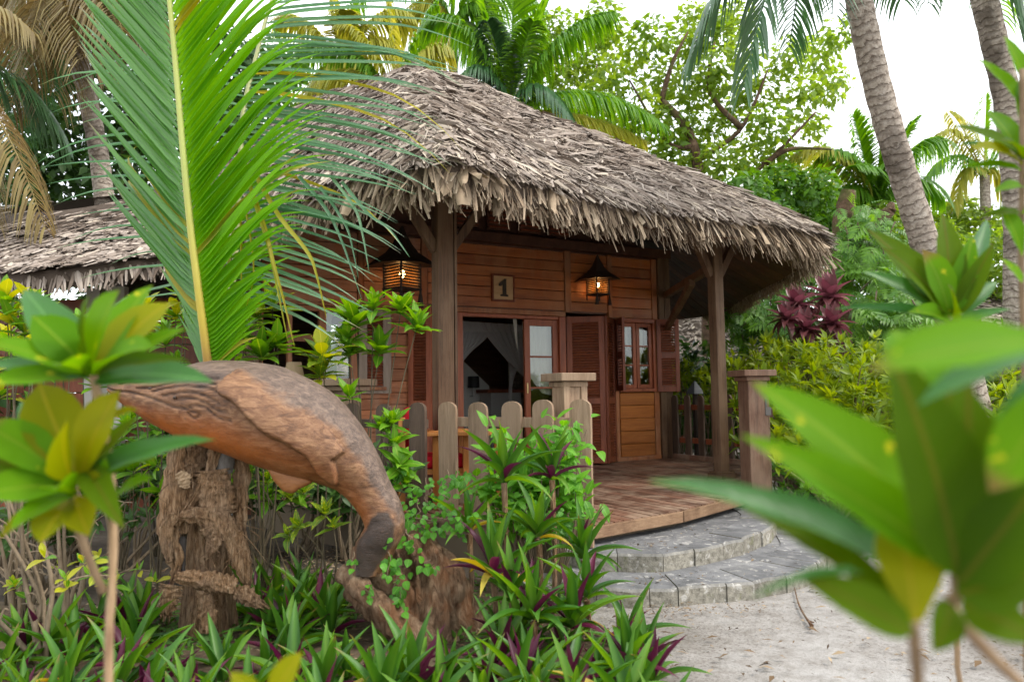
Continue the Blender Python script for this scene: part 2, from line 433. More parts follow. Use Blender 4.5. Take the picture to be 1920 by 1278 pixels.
M_SHADESAND = NT('shaded_sand')  # sand with the shade of overhanging plants put into its colour
def _shadesand():
    t = M_SHADESAND; w = t.coords(None, kind='World'); n1 = t.noise(w, 2.0, 5, 0.6); n2 = t.noise(w, 28.0, 5, 0.7)
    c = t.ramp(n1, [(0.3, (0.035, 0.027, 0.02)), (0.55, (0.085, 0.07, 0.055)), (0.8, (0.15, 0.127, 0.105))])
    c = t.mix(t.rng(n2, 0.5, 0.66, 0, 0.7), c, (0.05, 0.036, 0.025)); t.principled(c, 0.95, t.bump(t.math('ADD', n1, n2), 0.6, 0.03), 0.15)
_shadesand(); M_SHADESAND = M_SHADESAND.m

def ground_sheet():
    """One sheet to the horizon, finer near the camera, with small hollows."""
    xs = sorted(set([-900, -300, -90, -40, -22] + [x * 0.5 for x in range(-30, 31)] + [22, 40, 90, 300, 900]))
    ys = sorted(set([-900, -200, -40, -10] + [y * 0.4 for y in range(-5, 40)] + [18, 22, 30, 45, 90, 300, 1200]))
    v = []; f = []
    for y in ys:
        for x in xs:
            z = 0.035 * (mnoise.noise((x * 0.5, y * 0.5, 0.3))) if abs(x) < 15 and -1 < y < 16 else 0.0
            if x > 0.4 and 4.0 < y < 9.5 and x < 3.6: z = min(z, 0.0)
            v.append((x, y, z))
    W = len(xs)
    for j in range(len(ys) - 1):
        for i in range(W - 1): f.append((j * W + i, j * W + i + 1, (j + 1) * W + i + 1, (j + 1) * W + i))
    o = add('ground', mesh_from('ground', v, f, smooth=True), M_SAND)
    tag(o, kind='structure'); return o
ground_sheet()

def bed(name, outline, z=0.02, dome=0.06, seedv=0.0):
    """Soil bed or shade-coloured sand sheet: a low mound with a ragged outline standing just above the sand."""
    pts = [Vector((p[0], p[1], 0)) for p in outline]; m = []
    for i in range(len(pts)):
        a, b = pts[i], pts[(i + 1) % len(pts)]
        for k in range(10):
            p = a.lerp(b, k / 10); q = mnoise.noise_vector((p.x * 2.1 + seedv, p.y * 2.1, 1.0)) * 0.10
            m.append(p + Vector((q.x, q.y, 0)))
    c = sum(m, Vector()) / len(m); v = []; f = []; n = len(m); rings = 9
    for r in range(rings):
        t = r / (rings - 1) * 0.985
        for p in m:
            q = p.lerp(c, t); zz = -0.03 if r == 0 else z + dome * min(1, t * 4) * (0.6 + 0.8 * mnoise.noise((q.x * 1.3, q.y * 1.3, 4.0)))
            v.append((q.x, q.y, zz))
    for r in range(rings - 1):
        for i in range(n): f.append((r * n + i, r * n + (i + 1) % n, (r + 1) * n + (i + 1) % n, (r + 1) * n + i))
    f.append(tuple(range((rings - 1) * n, rings * n)))
    return tag(add(name, mesh_from(name, v, f, smooth=True), M_SOIL), kind='structure')
bed('soil_ground', [(-6, 2.2), (-2.5, 1.2), (0.3, 1.5), (0.66, 3.2), (0.68, 3.9), (0.52, 4.7), (0.3, 5.3), (-0.7, 5.75), (-1.7, 5.2), (-3.0, 4.9), (-6, 5.4)])
_s = M_SOIL; M_SOIL = M_SHADESAND
bed('shaded_sand_ground', [(-9, 4.2), (-4, 4.1), (0.25, 4.3), (0.25, 5.5), (-0.7, 6.2), (-1.6, 6.9), (-2.6, 8.6), (-9, 9.5)], z=0.03, dome=0.012, seedv=9.0)  # dark sheet laid where plants only shade the sand
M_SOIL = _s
bed('hedge_ground', [(2.55, 7.2), (3.2, 8.9), (3.7, 9.6), (3.7, 13), (9, 14), (9, 7.2), (4.5, 6.6)], seedv=5.0)

# ------------------------------------------------------------------ the bungalow
HO = Vector((-0.68, 9.57, 0.35)); HRZ = R(28.36)
house = thing('thatched_bungalow', 'brown timber bungalow with shaggy palm-thatch roof and open front veranda', 'bungalow', HO, HRZ)
house['local'] = 1
HM = Matrix.Translation(HO) @ Matrix.Rotation(HRZ, 4, 'Z'); HI = HM.inverted()
def W2L(p): return HI @ Vector(p)
def L2W(p): return HM @ Vector(p)
_cl = HI @ CAM
def fac(px, py, d=0.0):
    """House-local point on the plane d metres behind the front wall, seen at the photograph pixel."""
    q = HI @ P(px, py, 10.0); r = q - _cl
    return _cl + r * ((d - _cl.y) / r.y)

M_WALL = wood('stained_wall_boards', (0.50, 0.14, 0.030), (0.64, 0.225, 0.055), (0.24, 0.06, 0.014), house, (0.7, 10, 10), 0.38, (0.40, 0.17, 0.07, 0.5), rand_amt=0.38, bump=0.5)
M_WALLP = wood('honey_wall_boards', (0.46, 0.15, 0.032), (0.58, 0.22, 0.055), (0.25, 0.075, 0.016), house, (0.7, 10, 10), 0.42, rand_amt=0.18)
M_WALLL = wood('faded_wall_boards', (0.50, 0.18, 0.075), (0.62, 0.27, 0.13), (0.25, 0.085, 0.032), house, (0.7, 10, 10), 0.55, (0.44, 0.25, 0.16, 0.6), rand_amt=0.34, bump=0.5)
M_TRIM = wood('wall_battens', (0.42, 0.14, 0.05), (0.54, 0.21, 0.08), (0.17, 0.055, 0.02), house, (12, 12, 0.8), 0.5, (0.40, 0.24, 0.14, 0.4))
M_POST = wood('weathered_posts', (0.120, 0.060, 0.029), (0.205, 0.112, 0.058), (0.036, 0.018, 0.010), house, (16, 16, 0.7), 0.62, (0.20, 0.125, 0.072, 0.5), rand_amt=0.15, bump=0.6)
M_DOOR = wood('red_brown_joinery', (0.36, 0.095, 0.04), (0.46, 0.14, 0.06), (0.17, 0.04, 0.016), house, (10, 10, 0.8), 0.4, rand_amt=0.15)
M_SHUT = wood('dark_shutters', (0.24, 0.060, 0.024), (0.33, 0.09, 0.036), (0.11, 0.026, 0.011), house, (9, 9, 1.0), 0.4, rand_amt=0.2)
M_SHUTG = wood('bleached_shutter', (0.34, 0.25, 0.195), (0.43, 0.335, 0.27), (0.21, 0.145, 0.10), house, (9, 9, 1.0), 0.6, rand_amt=0.1)
M_DECK = wood('red_deck_planks', (0.19, 0.092, 0.058), (0.275, 0.148, 0.098), (0.07, 0.034, 0.022), house, (11, 0.9, 11), 0.42, (0.36, 0.255, 0.18, 0.7), rand_amt=0.4, bump=0.4)
M_BEAM = wood('pale_deck_edge', (0.27, 0.155, 0.085), (0.38, 0.24, 0.14), (0.12, 0.062, 0.034), None, (5, 5, 20), 0.6, (0.30, 0.19, 0.11, 0.5))
M_GREYW = wood('silvered_fence_timber', (0.28, 0.185, 0.115), (0.40, 0.285, 0.19), (0.11, 0.065, 0.038), None, (15, 15, 1.1), 0.7, (0.26, 0.175, 0.115, 0.75), rand_amt=0.22, bump=0.7)
M_DARKF = wood('dark_fence_timber', (0.12, 0.075, 0.05), (0.19, 0.125, 0.085), (0.05, 0.03, 0.02), None, (15, 15, 1.1), 0.65, rand_amt=0.3, bump=0.6)
M_REDF = wood('brown_gate_timber', (0.155, 0.078, 0.047), (0.235, 0.128, 0.08), (0.06, 0.028, 0.017), None, (15, 15, 1.1), 0.6, (0.25, 0.165, 0.11, 0.5), rand_amt=0.15, bump=0.6)
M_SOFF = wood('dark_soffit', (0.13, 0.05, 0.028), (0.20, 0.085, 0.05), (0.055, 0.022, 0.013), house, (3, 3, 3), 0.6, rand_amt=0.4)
M_INT = wood('dark_room_panelling', (0.20, 0.095, 0.06), (0.29, 0.15, 0.095), (0.10, 0.045, 0.028), house, (1, 10, 10), 0.5)
M_WHITE = plain('white_plaster', (0.72, 0.70, 0.66), 0.8, 0.2)
M_BLACK = plain('black_metal', (0.02, 0.019, 0.018), 0.5)
def glass_mat():
    t = NT('window_glass'); g = t.new('ShaderNodeBsdfGlossy'); g.inputs['Roughness'].default_value = 0.03; g.inputs['Color'].default_value = (0.9, 0.95, 0.95, 1)
    tr = t.new('ShaderNodeBsdfTransparent'); tr.inputs['Color'].default_value = (0.86, 0.9, 0.88, 1)
    fr = t.new('ShaderNodeFresnel'); fr.inputs['IOR'].default_value = 1.9
    m = t.new('ShaderNodeMixShader'); t.link(fr.outputs[0], m.inputs['Fac']); t.link(tr.outputs[0], m.inputs[1]); t.link(g.outputs[0], m.inputs[2])
    t.link(m.outputs[0], t.out.inputs['Surface']); return t.m
M_GLASS = glass_mat()
def cloth_mat(name, c, trans=0.4, alpha=1.0):
    t = NT(name); d = t.new('ShaderNodeBsdfDiffuse'); d.inputs['Color'].default_value = (*c, 1)
    tr = t.new('ShaderNodeBsdfTranslucent'); tr.inputs['Color'].default_value = (*c, 1)
    m = t.new('ShaderNodeMixShader'); m.inputs['Fac'].default_value = trans; t.link(d.outputs[0], m.inputs[1]); t.link(tr.outputs[0], m.inputs[2]); o = m.outputs[0]
    if alpha < 1:
        tp = t.new('ShaderNodeBsdfTransparent'); m2 = t.new('ShaderNodeMixShader'); m2.inputs['Fac'].default_value = alpha
        t.link(tp.outputs[0], m2.inputs[1]); t.link(o, m2.inputs[2]); o = m2.outputs[0]
    t.link(o, t.out.inputs['Surface']); return t.m
M_CURT = cloth_mat('cream_curtain', (0.84, 0.81, 0.72))
M_NET = cloth_mat('white_net', (0.90, 0.88, 0.87), 0.4, 0.74)
M_NET2 = cloth_mat('white_net_hem', (0.90, 0.88, 0.86), 0.4, 0.85)

def hpart(name, mat, parent=None): return lambda mb, **k: mb.build(name, mat, parent if parent is not None else house, world_coords=False, **k)

# front wall: structural panels, then each lapped board
wb = MB()
PANELS = [  # x0, x1, z0, z1, board pitch, material
    (-2.42, -1.345, 2.08, 2.95, 0.142, M_WALLL), (-1.26, -0.53, 2.08, 2.95, 0.142, M_WALLL), (-0.43, 1.60, 2.12, 2.95, 0.142, M_WALL),
    (1.72, 2.33, 2.12, 2.95, 0.142, M_WALL), (2.42, 3.13, 2.06, 2.95, 0.142, M_WALL),
    (-0.93, -0.53, 0.0, 2.03, 0.142, M_WALLL), (-2.42, -0.93, 0.0, 1.08, 0.142, M_WALLL), (-0.43, -0.06, 0.0, 2.03, 0.142, M_WALLL),
    (1.70, 2.33, 0.0, 2.03, 0.142, M_WALL), (2.52, 3.13, 0.06, 0.98, 0.184, M_WALLP)]
lap = mesh_from('board', [(0,-0.006,0),(1,-0.006,0),(1,0.03,0),(0,0.03,0),(0,0.004,1),(1,0.004,1),(1,0.03,1),(0,0.03,1),(0,-0.010,0.93),(1,-0.010,0.93)],
                [(0,3,2,1),(4,5,6,7),(0,1,9,8),(8,9,5,4),(1,2,6,5,9),(2,3,7,6),(3,0,8,4,7)])
for m_ in (M_WALL,): lap.materials.append(m_)
lap_by = {M_WALL.name: lap}
for m_ in (M_WALLL, M_WALLP):
    c_ = lap.copy(); c_.materials.clear(); c_.materials.append(m_); lap_by[m_.name] = c_
for x0, x1, z0, z1, pitch, m_ in PANELS: wb.box((x0 - 0.03, 0.03, z0 - 0.02), (x1 + 0.03, 0.10, z1 + 0.02))
wall = hpart('front_wall', M_INT)(wb)
for x0, x1, z0, z1, pitch, m_ in PANELS:
    n = max(1, round((z1 - z0) / pitch)); h = (z1 - z0) / n
    for i in range(n):
        j = random.uniform(-0.003, 0.003)
        add('board', lap_by[m_.name], None, wall, Matrix.Translation((x0, j, z0 + i * h)) @ Matrix.Diagonal((x1 - x0, 1.6, h * 0.972, 1)), False)
# battens, lintel, corner boards
for x0, x1, z0, z1, pr in ((-1.335, -1.27, 2.05, 2.96, 0.028), (-0.52, -0.44, 0.0, 2.96, 0.03), (1.61, 1.71, 2.1, 2.96, 0.03), (2.34, 2.41, 0.0, 2.96, 0.03), (2.43, 2.50, 0.0, 1.0, 0.02),
                           (3.14, 3.23, 0.0, 2.96, 0.024), (-2.52, -2.43, 0.0, 2.96, 0.03)):
    hpart('batten', M_TRIM, wall)(MB().box((x0, -pr, z0), (x1, 0.05, z1)), bevel=0.004)
for x0, x1 in ((3.24, 3.345), (3.35, 3.46)):
    hpart('corner_post', M_POST, wall)(MB().box((x0, -0.05, -0.05), (x1, 0.08, 3.0)), bevel=0.006)
hpart('corner_post', M_POST, wall)(MB().box((-2.66, -0.05, -0.05), (-2.53, 0.08, 3.0)), bevel=0.006)
hpart('lintel', M_TRIM, wall)(MB().box((-0.42, -0.045, 2.035), (1.60, 0.05, 2.10)), bevel=0.006)
hpart('lintel', M_TRIM, wall)(MB().box((-2.42, -0.05, 2.035), (-0.53, 0.05, 2.075)), bevel=0.006)
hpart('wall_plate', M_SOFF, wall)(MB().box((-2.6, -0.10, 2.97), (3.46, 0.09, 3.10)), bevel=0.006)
hpart('skirting_board', M_TRIM, wall)(MB().box((2.44, -0.03, 0.0), (3.23, 0.03, 0.055)), bevel=0.004)
# attic louvres in the dark gable above the wall plate
gable = MB().addv([(-2.55, 0.05, 3.0), (3.2, 0.05, 3.0), (2.2, 0.05, 3.62), (0.2, 0.05, 4.6), (-1.2, 0.05, 4.6), (-2.2, 0.05, 3.4)], [(0, 1, 2, 3, 4, 5)]).build('gable', M_SOFF, house, world_coords=False)
for k, x in enumerate((-0.05, 0.42, 0.89, 1.36)):
    hpart('attic_vent', M_SOFF, gable)(MB().box((x, -0.02, 3.16), (x + 0.34, 0.03, 3.60)))
    for i in range(7): hpart('vent_slat', M_SHUT, gable)(MB().box((x + 0.02, -0.05, 3.18 + i * 0.058), (x + 0.32, -0.022, 3.20 + i * 0.058)))
# side and back walls, room floor and ceiling
mb = MB(); mb.box((3.38, 0.1, -0.05), (3.45, 5.0, 3.0)); mb.box((-2.65, 0.1, -0.05), (-2.58, 5.0, 3.0)); 
OP = []
for a_, b_ in (((990, 740), (1050, 690)), ((606, 705), (656, 585))):
    q0, q1 = fac(*a_, 5.0), fac(*b_, 5.0); OP.append((q0.x, q1.x, max(0.2, q0.z), q1.z))
xs_ = [-2.6] + sorted(x for o_ in OP for x in o_[:2]) + [3.4]
for a_, b_ in zip(xs_, xs_[1:]):
    o_ = [o_ for o_ in OP if o_[0] <= (a_ + b_) / 2 <= o_[1]]
    if o_: mb.box((a_, 4.95, -0.05), (b_, 5.05, o_[0][2])); mb.box((a_, 4.95, o_[0][3]), (b_, 5.05, 3.6))
    else: mb.box((a_, 4.95, -0.05), (b_, 5.05, 3.6))
hpart('side_walls', M_INT)(mb)
hpart('room_floor', M_DECK)(MB().box((-2.55, 0.0, -0.12), (3.38, 4.95, -0.003)))
hpart('room_ceiling', M_INT)(MB().box((-2.55, 0.1, 3.0), (3.38, 4.95, 3.05)))
hpart('foundation', M_SOFF)(MB().box((-2.6, 0.02, -0.36), (3.4, 5.0, -0.13)))

# ------------------------------------------------------------------ doors, windows, shutters
slat_me = mesh_from('slat', [(0,-0.012,-0.012),(1,-0.012,-0.012),(1,0.012,0.012),(0,0.012,0.012),(0,-0.012,-0.006),(1,-0.012,-0.006),(1,0.012,0.018),(0,0.012,0.018)],
                    [(0,3,2,1),(4,5,6,7),(0,1,5,4),(1,2,6,5),(2,3,7,6),(3,0,4,7)]); slat_me.materials.append(M_SHUT)
def shutter(a, b, z0, z1, rails=(0.5,), mat=M_SHUT, stile=0.075, pitch=0.036, name='shutter', label=None):
    """Louvred leaf between the plan points a and b (house-local); each slat is a piece of its own."""
    a, b = Vector((a[0], a[1], 0)), Vector((b[0], b[1], 0)); d = b - a; L = d.length
    M = Matrix.Translation((a.x, a.y, z0)) @ Matrix.Rotation(math.atan2(d.y, d.x), 4, 'Z'); H = z1 - z0
    s = MB(); s.box((0, -0.018, 0), (stile, 0.018, H)); s.box((L - stile, -0.018, 0), (L, 0.018, H))
    zs = [0.0] + [r * H for r in rails] + [H]; rh = 0.085
    s.box((stile, -0.016, 0), (L - stile, 0.016, rh)); s.box((stile, -0.016, H - rh), (L - stile, 0.016, H))
    for r in rails: s.box((stile, -0.016, r * H - rh / 2), (L - stile, 0.016, r * H + rh / 2))
    o = s.build(name, mat, house, world_coords=False, M=M, bevel=0.003)
    if label: o['label'] = label
    for k in range(len(zs) - 1):
        lo = zs[k] + (rh if k == 0 else rh / 2); hi = zs[k + 1] - (rh if k == len(zs) - 2 else rh / 2)
        n = int((hi - lo) / pitch)
        for i in range(n):
            add('slat', slat_me, None, o, Matrix.Translation((stile, 0, lo + (i + 0.5) * (hi - lo) / n)) @ Matrix.Diagonal((L - 2 * stile, 1, 1, 1)), False)
    return o
# double door: frame, fixed glazed leaf, open leaf swung into the room
fr = MB(); fr.box((-0.055, -0.04, 0), (0.04, 0.08, 2.03)); fr.box((1.50, -0.04, 0), (1.60, 0.08, 2.03)); fr.box((0.04, -0.02, 1.985), (1.5, 0.08, 2.03))
hpart('door_frame', M_DOOR)(fr, bevel=0.004)
def glazed(name, x0, x1, z0, z1, y, cols, rows, mat=M_DOOR, st=0.085, bar=0.025, label=None, M=None, kick=0.0):
    """Glazed leaf: stiles and rails with glazing bars; each pane a piece of its own."""
    s = MB(); s.box((x0, y, z0), (x0 + st, y + 0.045, z1)); s.box((x1 - st, y, z0), (x1, y + 0.045, z1))
    s.box((x0 + st, y, z1 - st), (x1 - st, y + 0.042, z1)); s.box((x0 + st, y, z0), (x1 - st, y + 0.042, z0 + st + kick))
    xa, xb, za, zb = x0 + st, x1 - st, z0 + st + kick, z1 - st
    for i in range(1, cols): xx = xa + (xb - xa) * i / cols; s.box((xx - bar / 2, y + 0.006, za), (xx + bar / 2, y + 0.036, zb))
    for i in range(1, rows): zz = za + (zb - za) * i / rows; s.box((xa, y + 0.008, zz - bar / 2), (xb, y + 0.034, zz + bar / 2))
    o = s.build(name, mat, house, world_coords=False, bevel=0.003, M=M)
    if label: o['label'] = label
    for i in range(cols):
        for j in range(rows):
            p0, p1 = xa + (xb - xa) * i / cols, xa + (xb - xa) * (i + 1) / cols; q0, q1 = za + (zb - za) * j / rows, za + (zb - za) * (j + 1) / rows
            hpart('pane', M_GLASS, o)(MB().addv([(p0, y + 0.02, q0), (p1, y + 0.02, q0), (p1, y + 0.02, q1), (p0, y + 0.02, q1)], [(0, 1, 2, 3)]))
    return o
dl = glazed('door', 0.965, 1.495, 0.01, 1.98, 0.0, 1, 4, label='closed glazed door leaf with cream curtain behind', kick=0.12)
hpart('door_handle', plain('brass', (0.55, 0.42, 0.2), 0.3, Metallic=1.0), dl)(MB().box((0.985, -0.02, 0.98), (1.005, 0.0, 1.12)), bevel=0.004)
glazed('door', 0.0, 0.53, 0.01, 1.98, 0.0, 1, 4, label='glazed door leaf swung open into the room', M=Matrix.Translation((0.06, 0.05, 0)) @ Matrix.Rotation(R(100), 4, 'Z'), kick=0.12)
# bifold shutters each side of the door
shutter((1.62, -0.03), (2.03, -0.34), 0.02, 2.03, (0.42,), label='louvred bifold leaf folded out from the door')
shutter((2.05, -0.345), (2.40, -0.05), 0.02, 2.03, (0.42,), label='louvred bifold leaf folded back to the wall')
shutter((-0.09, -0.03), (-0.50, -0.34), 0.02, 2.03, (0.42,), label='dark louvred leaf behind the veranda post')
shutter((-0.52, -0.345), (-0.70, -0.05), 0.02, 2.03, (0.42,), mat=M_DOOR)
# casement window on the right with open shutters
win = hpart('window', M_DOOR)(MB().box((2.50, -0.05, 0.985), (3.17, 0.06, 1.03)).box((2.50, -0.04, 1.99), (3.17, 0.06, 2.05)).box((2.50, -0.04, 1.03), (2.545, 0.06, 1.99)).box((3.125, -0.04, 1.03), (3.17, 0.06, 1.99)), bevel=0.004)
for a_, b_ in ((2.55, 2.828), (2.84, 3.12)): glazed('casement', a_, b_, 1.035, 1.985, -0.01, 1, 3, st=0.055, bar=0.022)
shutter((2.46, -0.06), (2.335, -0.37), 1.0, 2.03, (0.5,), stile=0.06, label='narrow shutter opened straight out from the wall')
shutter((3.18, -0.05), (3.46, -0.22), 0.98, 2.05, (0.5,), stile=0.06, label='narrow shutter half open beside the corner post')
# left window: dark open half, glazed half, bleached louvre panel
lw = hpart('window', M_TRIM)(MB().box((-2.16, -0.04, 1.08), (-2.11, 0.06, 2.03)).box((-1.80, -0.04, 1.08), (-1.72, 0.06, 2.03)).box((-1.42, -0.04, 1.08), (-1.345, 0.06, 2.03)).box((-2.2, -0.09, 1.04), (-1.0, 0.06, 1.08)).box((-2.11, -0.03, 1.97), (-1.42, 0.06, 2.03)).box((-2.11, 0.10, 1.62), (-1.80, 0.13, 1.70)), bevel=0.004)
hpart('pane', M_GLASS, lw)(MB().addv([(-1.72, 0.02, 1.08), (-1.42, 0.02, 1.08), (-1.42, 0.02, 1.97), (-1.72, 0.02, 1.97)], [(0, 1, 2, 3)]))
shutter((-1.33, -0.035), (-0.935, -0.06), 1.0, 2.02, (0.55,), mat=M_SHUTG, stile=0.10, label='bleached frame louvre shutter beside the window')

# veranda posts, beam, ties and braces
PL, PR = Vector((-1.245, -2.4, 0)), Vector((2.13, -2.4, 0))
for k, p in enumerate((PL, PR)):
    h_ = (0.080, 0.064)[k]; o = hpart('veranda_post', M_POST)(MB().box((p.x - h_, p.y - h_, -0.02), (p.x + h_, p.y + h_, 2.93)), bevel=0.010)
    hpart('post_base', M_POST, o)(MB().box((p.x - 0.112, p.y - 0.112, 0.002), (p.x + 0.112, p.y + 0.112, 0.05)).box((p.x - 0.098, p.y - 0.098, 0.05), (p.x + 0.098, p.y + 0.098, 0.075)), bevel=0.005)
hpart('post_strip', M_POST)(MB().box((PL.x + 0.087, PL.y - 0.075, 0.0), (PL.x + 0.115, PL.y - 0.02, 2.9)), bevel=0.004)
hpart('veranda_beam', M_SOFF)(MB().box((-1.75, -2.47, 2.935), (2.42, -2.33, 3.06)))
for p, q in (((PL.x + 0.07, -2.4, 2.30), (PL.x + 0.52, -2.4, 2.92)), ((PL.x - 0.07, -2.4, 2.30), (PL.x - 0.48, -2.4, 2.92)), ((PR.x - 0.07, -2.4, 2.28), (PR.x - 0.40, -2.4, 2.92)),
             ((3.36, -0.06, 1.90), (2.55, -1.55, 2.36)), ((PR.x + 0.06, -2.4, 2.3), (PR.x + 0.45, -2.4, 2.92))):
    hpart('brace', M_POST)(MB().bar(p, q, 0.075, 0.085), bevel=0.004)
hpart('tie_beam', M_POST)(MB().bar((3.38, -0.05, 2.42), (PR.x + 0.05, -2.35, 2.42), 0.08, 0.09), bevel=0.004)
hpart('tie_beam', M_SOFF)(MB().bar((-2.55, -0.05, 2.98), (-1.25, -2.35, 2.98), 0.09, 0.12))

# ------------------------------------------------------------------ roof
APEX, APEX2 = Vector((-1.28, 9.5, 5.50)), Vector((-2.85, 10.6, 5.52))
EZ = 3.05
EAVE = [(-0.46, 5.33, EZ), (0.17, 5.98, EZ), (0.93, 6.72, EZ), (1.75, 7.08, EZ), (2.65, 7.5, EZ), (3.38, 8.1, EZ), (3.72, 9.0, EZ - 0.02), (3.80, 11.4, EZ - 0.06), (3.75, 14.2, EZ - 0.1), (1.5, 16.5, EZ), (-3, 16.5, EZ),
        (-6.2, 13.0, EZ), (-5.2, 9.8, EZ), (-3.9, 8.3, EZ), (-2.6, 7.05, EZ), (-1.6, 6.15, EZ), (-0.95, 5.62, EZ)]
_ev = [Vector(p) for p in EAVE]; _n = len(_ev); _cum = [0.0]
for i in range(_n): _cum.append(_cum[-1] + (_ev[(i + 1) % _n] - _ev[i]).length)
EL = _cum[-1]
def eave(s):
    s = s % EL
    k = max(i for i in range(_n) if _cum[i] <= s); u = (s - _cum[k]) / (_cum[k + 1] - _cum[k])
    p0, p1, p2, p3 = _ev[k - 1], _ev[k], _ev[(k + 1) % _n], _ev[(k + 2) % _n]
    return 0.5 * ((2 * p1) + (p2 - p0) * u + (2 * p0 - 5 * p1 + 4 * p2 - p3) * u * u + (3 * p1 - p0 - 3 * p2 + p3) * u ** 3)
def roof_top(s):
    f = (s % EL) / EL
    q = eave(s); w = min(1, max(0, (-0.9 - q.x) / 1.4)) if q.y < 12 else min(1, max(0, (1.0 - q.x) / 3))
    return APEX.lerp(APEX2, w * w * (3 - 2 * w))
def roof_pt(s, t):
    e = eave(s); a = roof_top(s); p = a.lerp(e, t)
    p.z += 0.07 * math.sin(math.pi * t) + 0.13 * math.exp(-((t - 0.17) / 0.12) ** 2) + 0.06 * mnoise.noise((p.x * 1.1, p.y * 1.1, 2.0)) + 0.05 * max(0, 1 - t * 9)
    if t > 0.86: p.z -= 0.9 * (t - 0.86) ** 1.5      # rounded brow
    return p
def roof_nrm(s, t):
    d = 0.05; a = roof_pt(s, min(t + 0.02, 1)) - roof_pt(s, max(t - 0.02, 0.02)); b = roof_pt(s + d, t) - roof_pt(s - d, t)
    n = b.cross(a); n.normalize(); return n if n.z > 0 else -n
M_THATCH = NT('grey_thatch')
def _th(t, stops, rough=0.85):
    r = t.attr('tint'); w = t.coords(None, kind='World'); n = t.noise(w, 1.3, 4, 0.6); n2 = t.noise(w, 60, 3, 0.6)
    f = t.math('ADD', t.math('MULTIPLY', r, 0.70), t.math('ADD', t.math('MULTIPLY', n, 0.32), t.math('MULTIPLY', n2, 0.12)))
    t.principled(t.ramp(f, stops), rough, None, 0.25)
_th(M_THATCH, [(0.12, (0.034, 0.022, 0.015)), (0.35, (0.112, 0.082, 0.062)), (0.6, (0.235, 0.186, 0.152)), (0.8, (0.345, 0.288, 0.245)), (0.97, (0.50, 0.415, 0.32))]); M_THATCH = M_THATCH.m
M_FRINGE = NT('tan_thatch_fringe')
def _fr(t):
    r = t.rand(); w = t.coords(None, kind='World'); n2 = t.noise(w, 22, 3, 0.6)
    t.principled(t.ramp(t.math('ADD', t.math('MULTIPLY', r, 0.7), t.math('MULTIPLY', n2, 0.3)), [(0.1, (0.11, 0.078, 0.05)), (0.4, (0.27, 0.20, 0.135)), (0.65, (0.41, 0.31, 0.21)), (0.95, (0.56, 0.45, 0.33))]), 0.8, None, 0.25)
_fr(M_FRINGE); M_FRINGE = M_FRINGE.m
M_FRINGE2 = NT('tan_thatch_fringe_mass')
_th(M_FRINGE2, [(0.12, (0.12, 0.082, 0.055)), (0.5, (0.32, 0.235, 0.16)), (0.9, (0.52, 0.42, 0.31))]); M_FRINGE2 = M_FRINGE2.m

def toL(vs): return [HI @ Vector(p) for p in vs]
# thatch body: top sheet, edge and underside
NS, NT_ = 150, 12
v = []; f = []
for i in range(NS):
    s = EL * i / NS
    for j in range(NT_): v.append(roof_pt(s, 0.02 + 0.98 * j / (NT_ - 1)))
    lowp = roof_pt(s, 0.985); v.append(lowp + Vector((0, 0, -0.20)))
C = NT_ + 1
for i in range(NS):
    k = (i + 1) % NS
    for j in range(C - 1): f.append((i * C + j, i * C + j + 1, k * C + j + 1, k * C + j))
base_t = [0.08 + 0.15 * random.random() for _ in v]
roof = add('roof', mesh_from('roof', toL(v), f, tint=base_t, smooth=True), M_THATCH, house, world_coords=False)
# soffit boards under the thatch, each a piece
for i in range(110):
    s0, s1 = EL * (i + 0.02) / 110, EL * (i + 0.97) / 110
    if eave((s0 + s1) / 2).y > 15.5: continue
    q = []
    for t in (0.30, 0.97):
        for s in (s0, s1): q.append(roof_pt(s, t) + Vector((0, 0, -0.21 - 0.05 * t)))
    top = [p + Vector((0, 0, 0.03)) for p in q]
    hpart('soffit_board', M_SOFF, roof)(MB().addv(toL(q + top), [(0, 1, 3, 2), (4, 6, 7, 5), (0, 2, 6, 4), (1, 5, 7, 3), (2, 3, 7, 6)]))
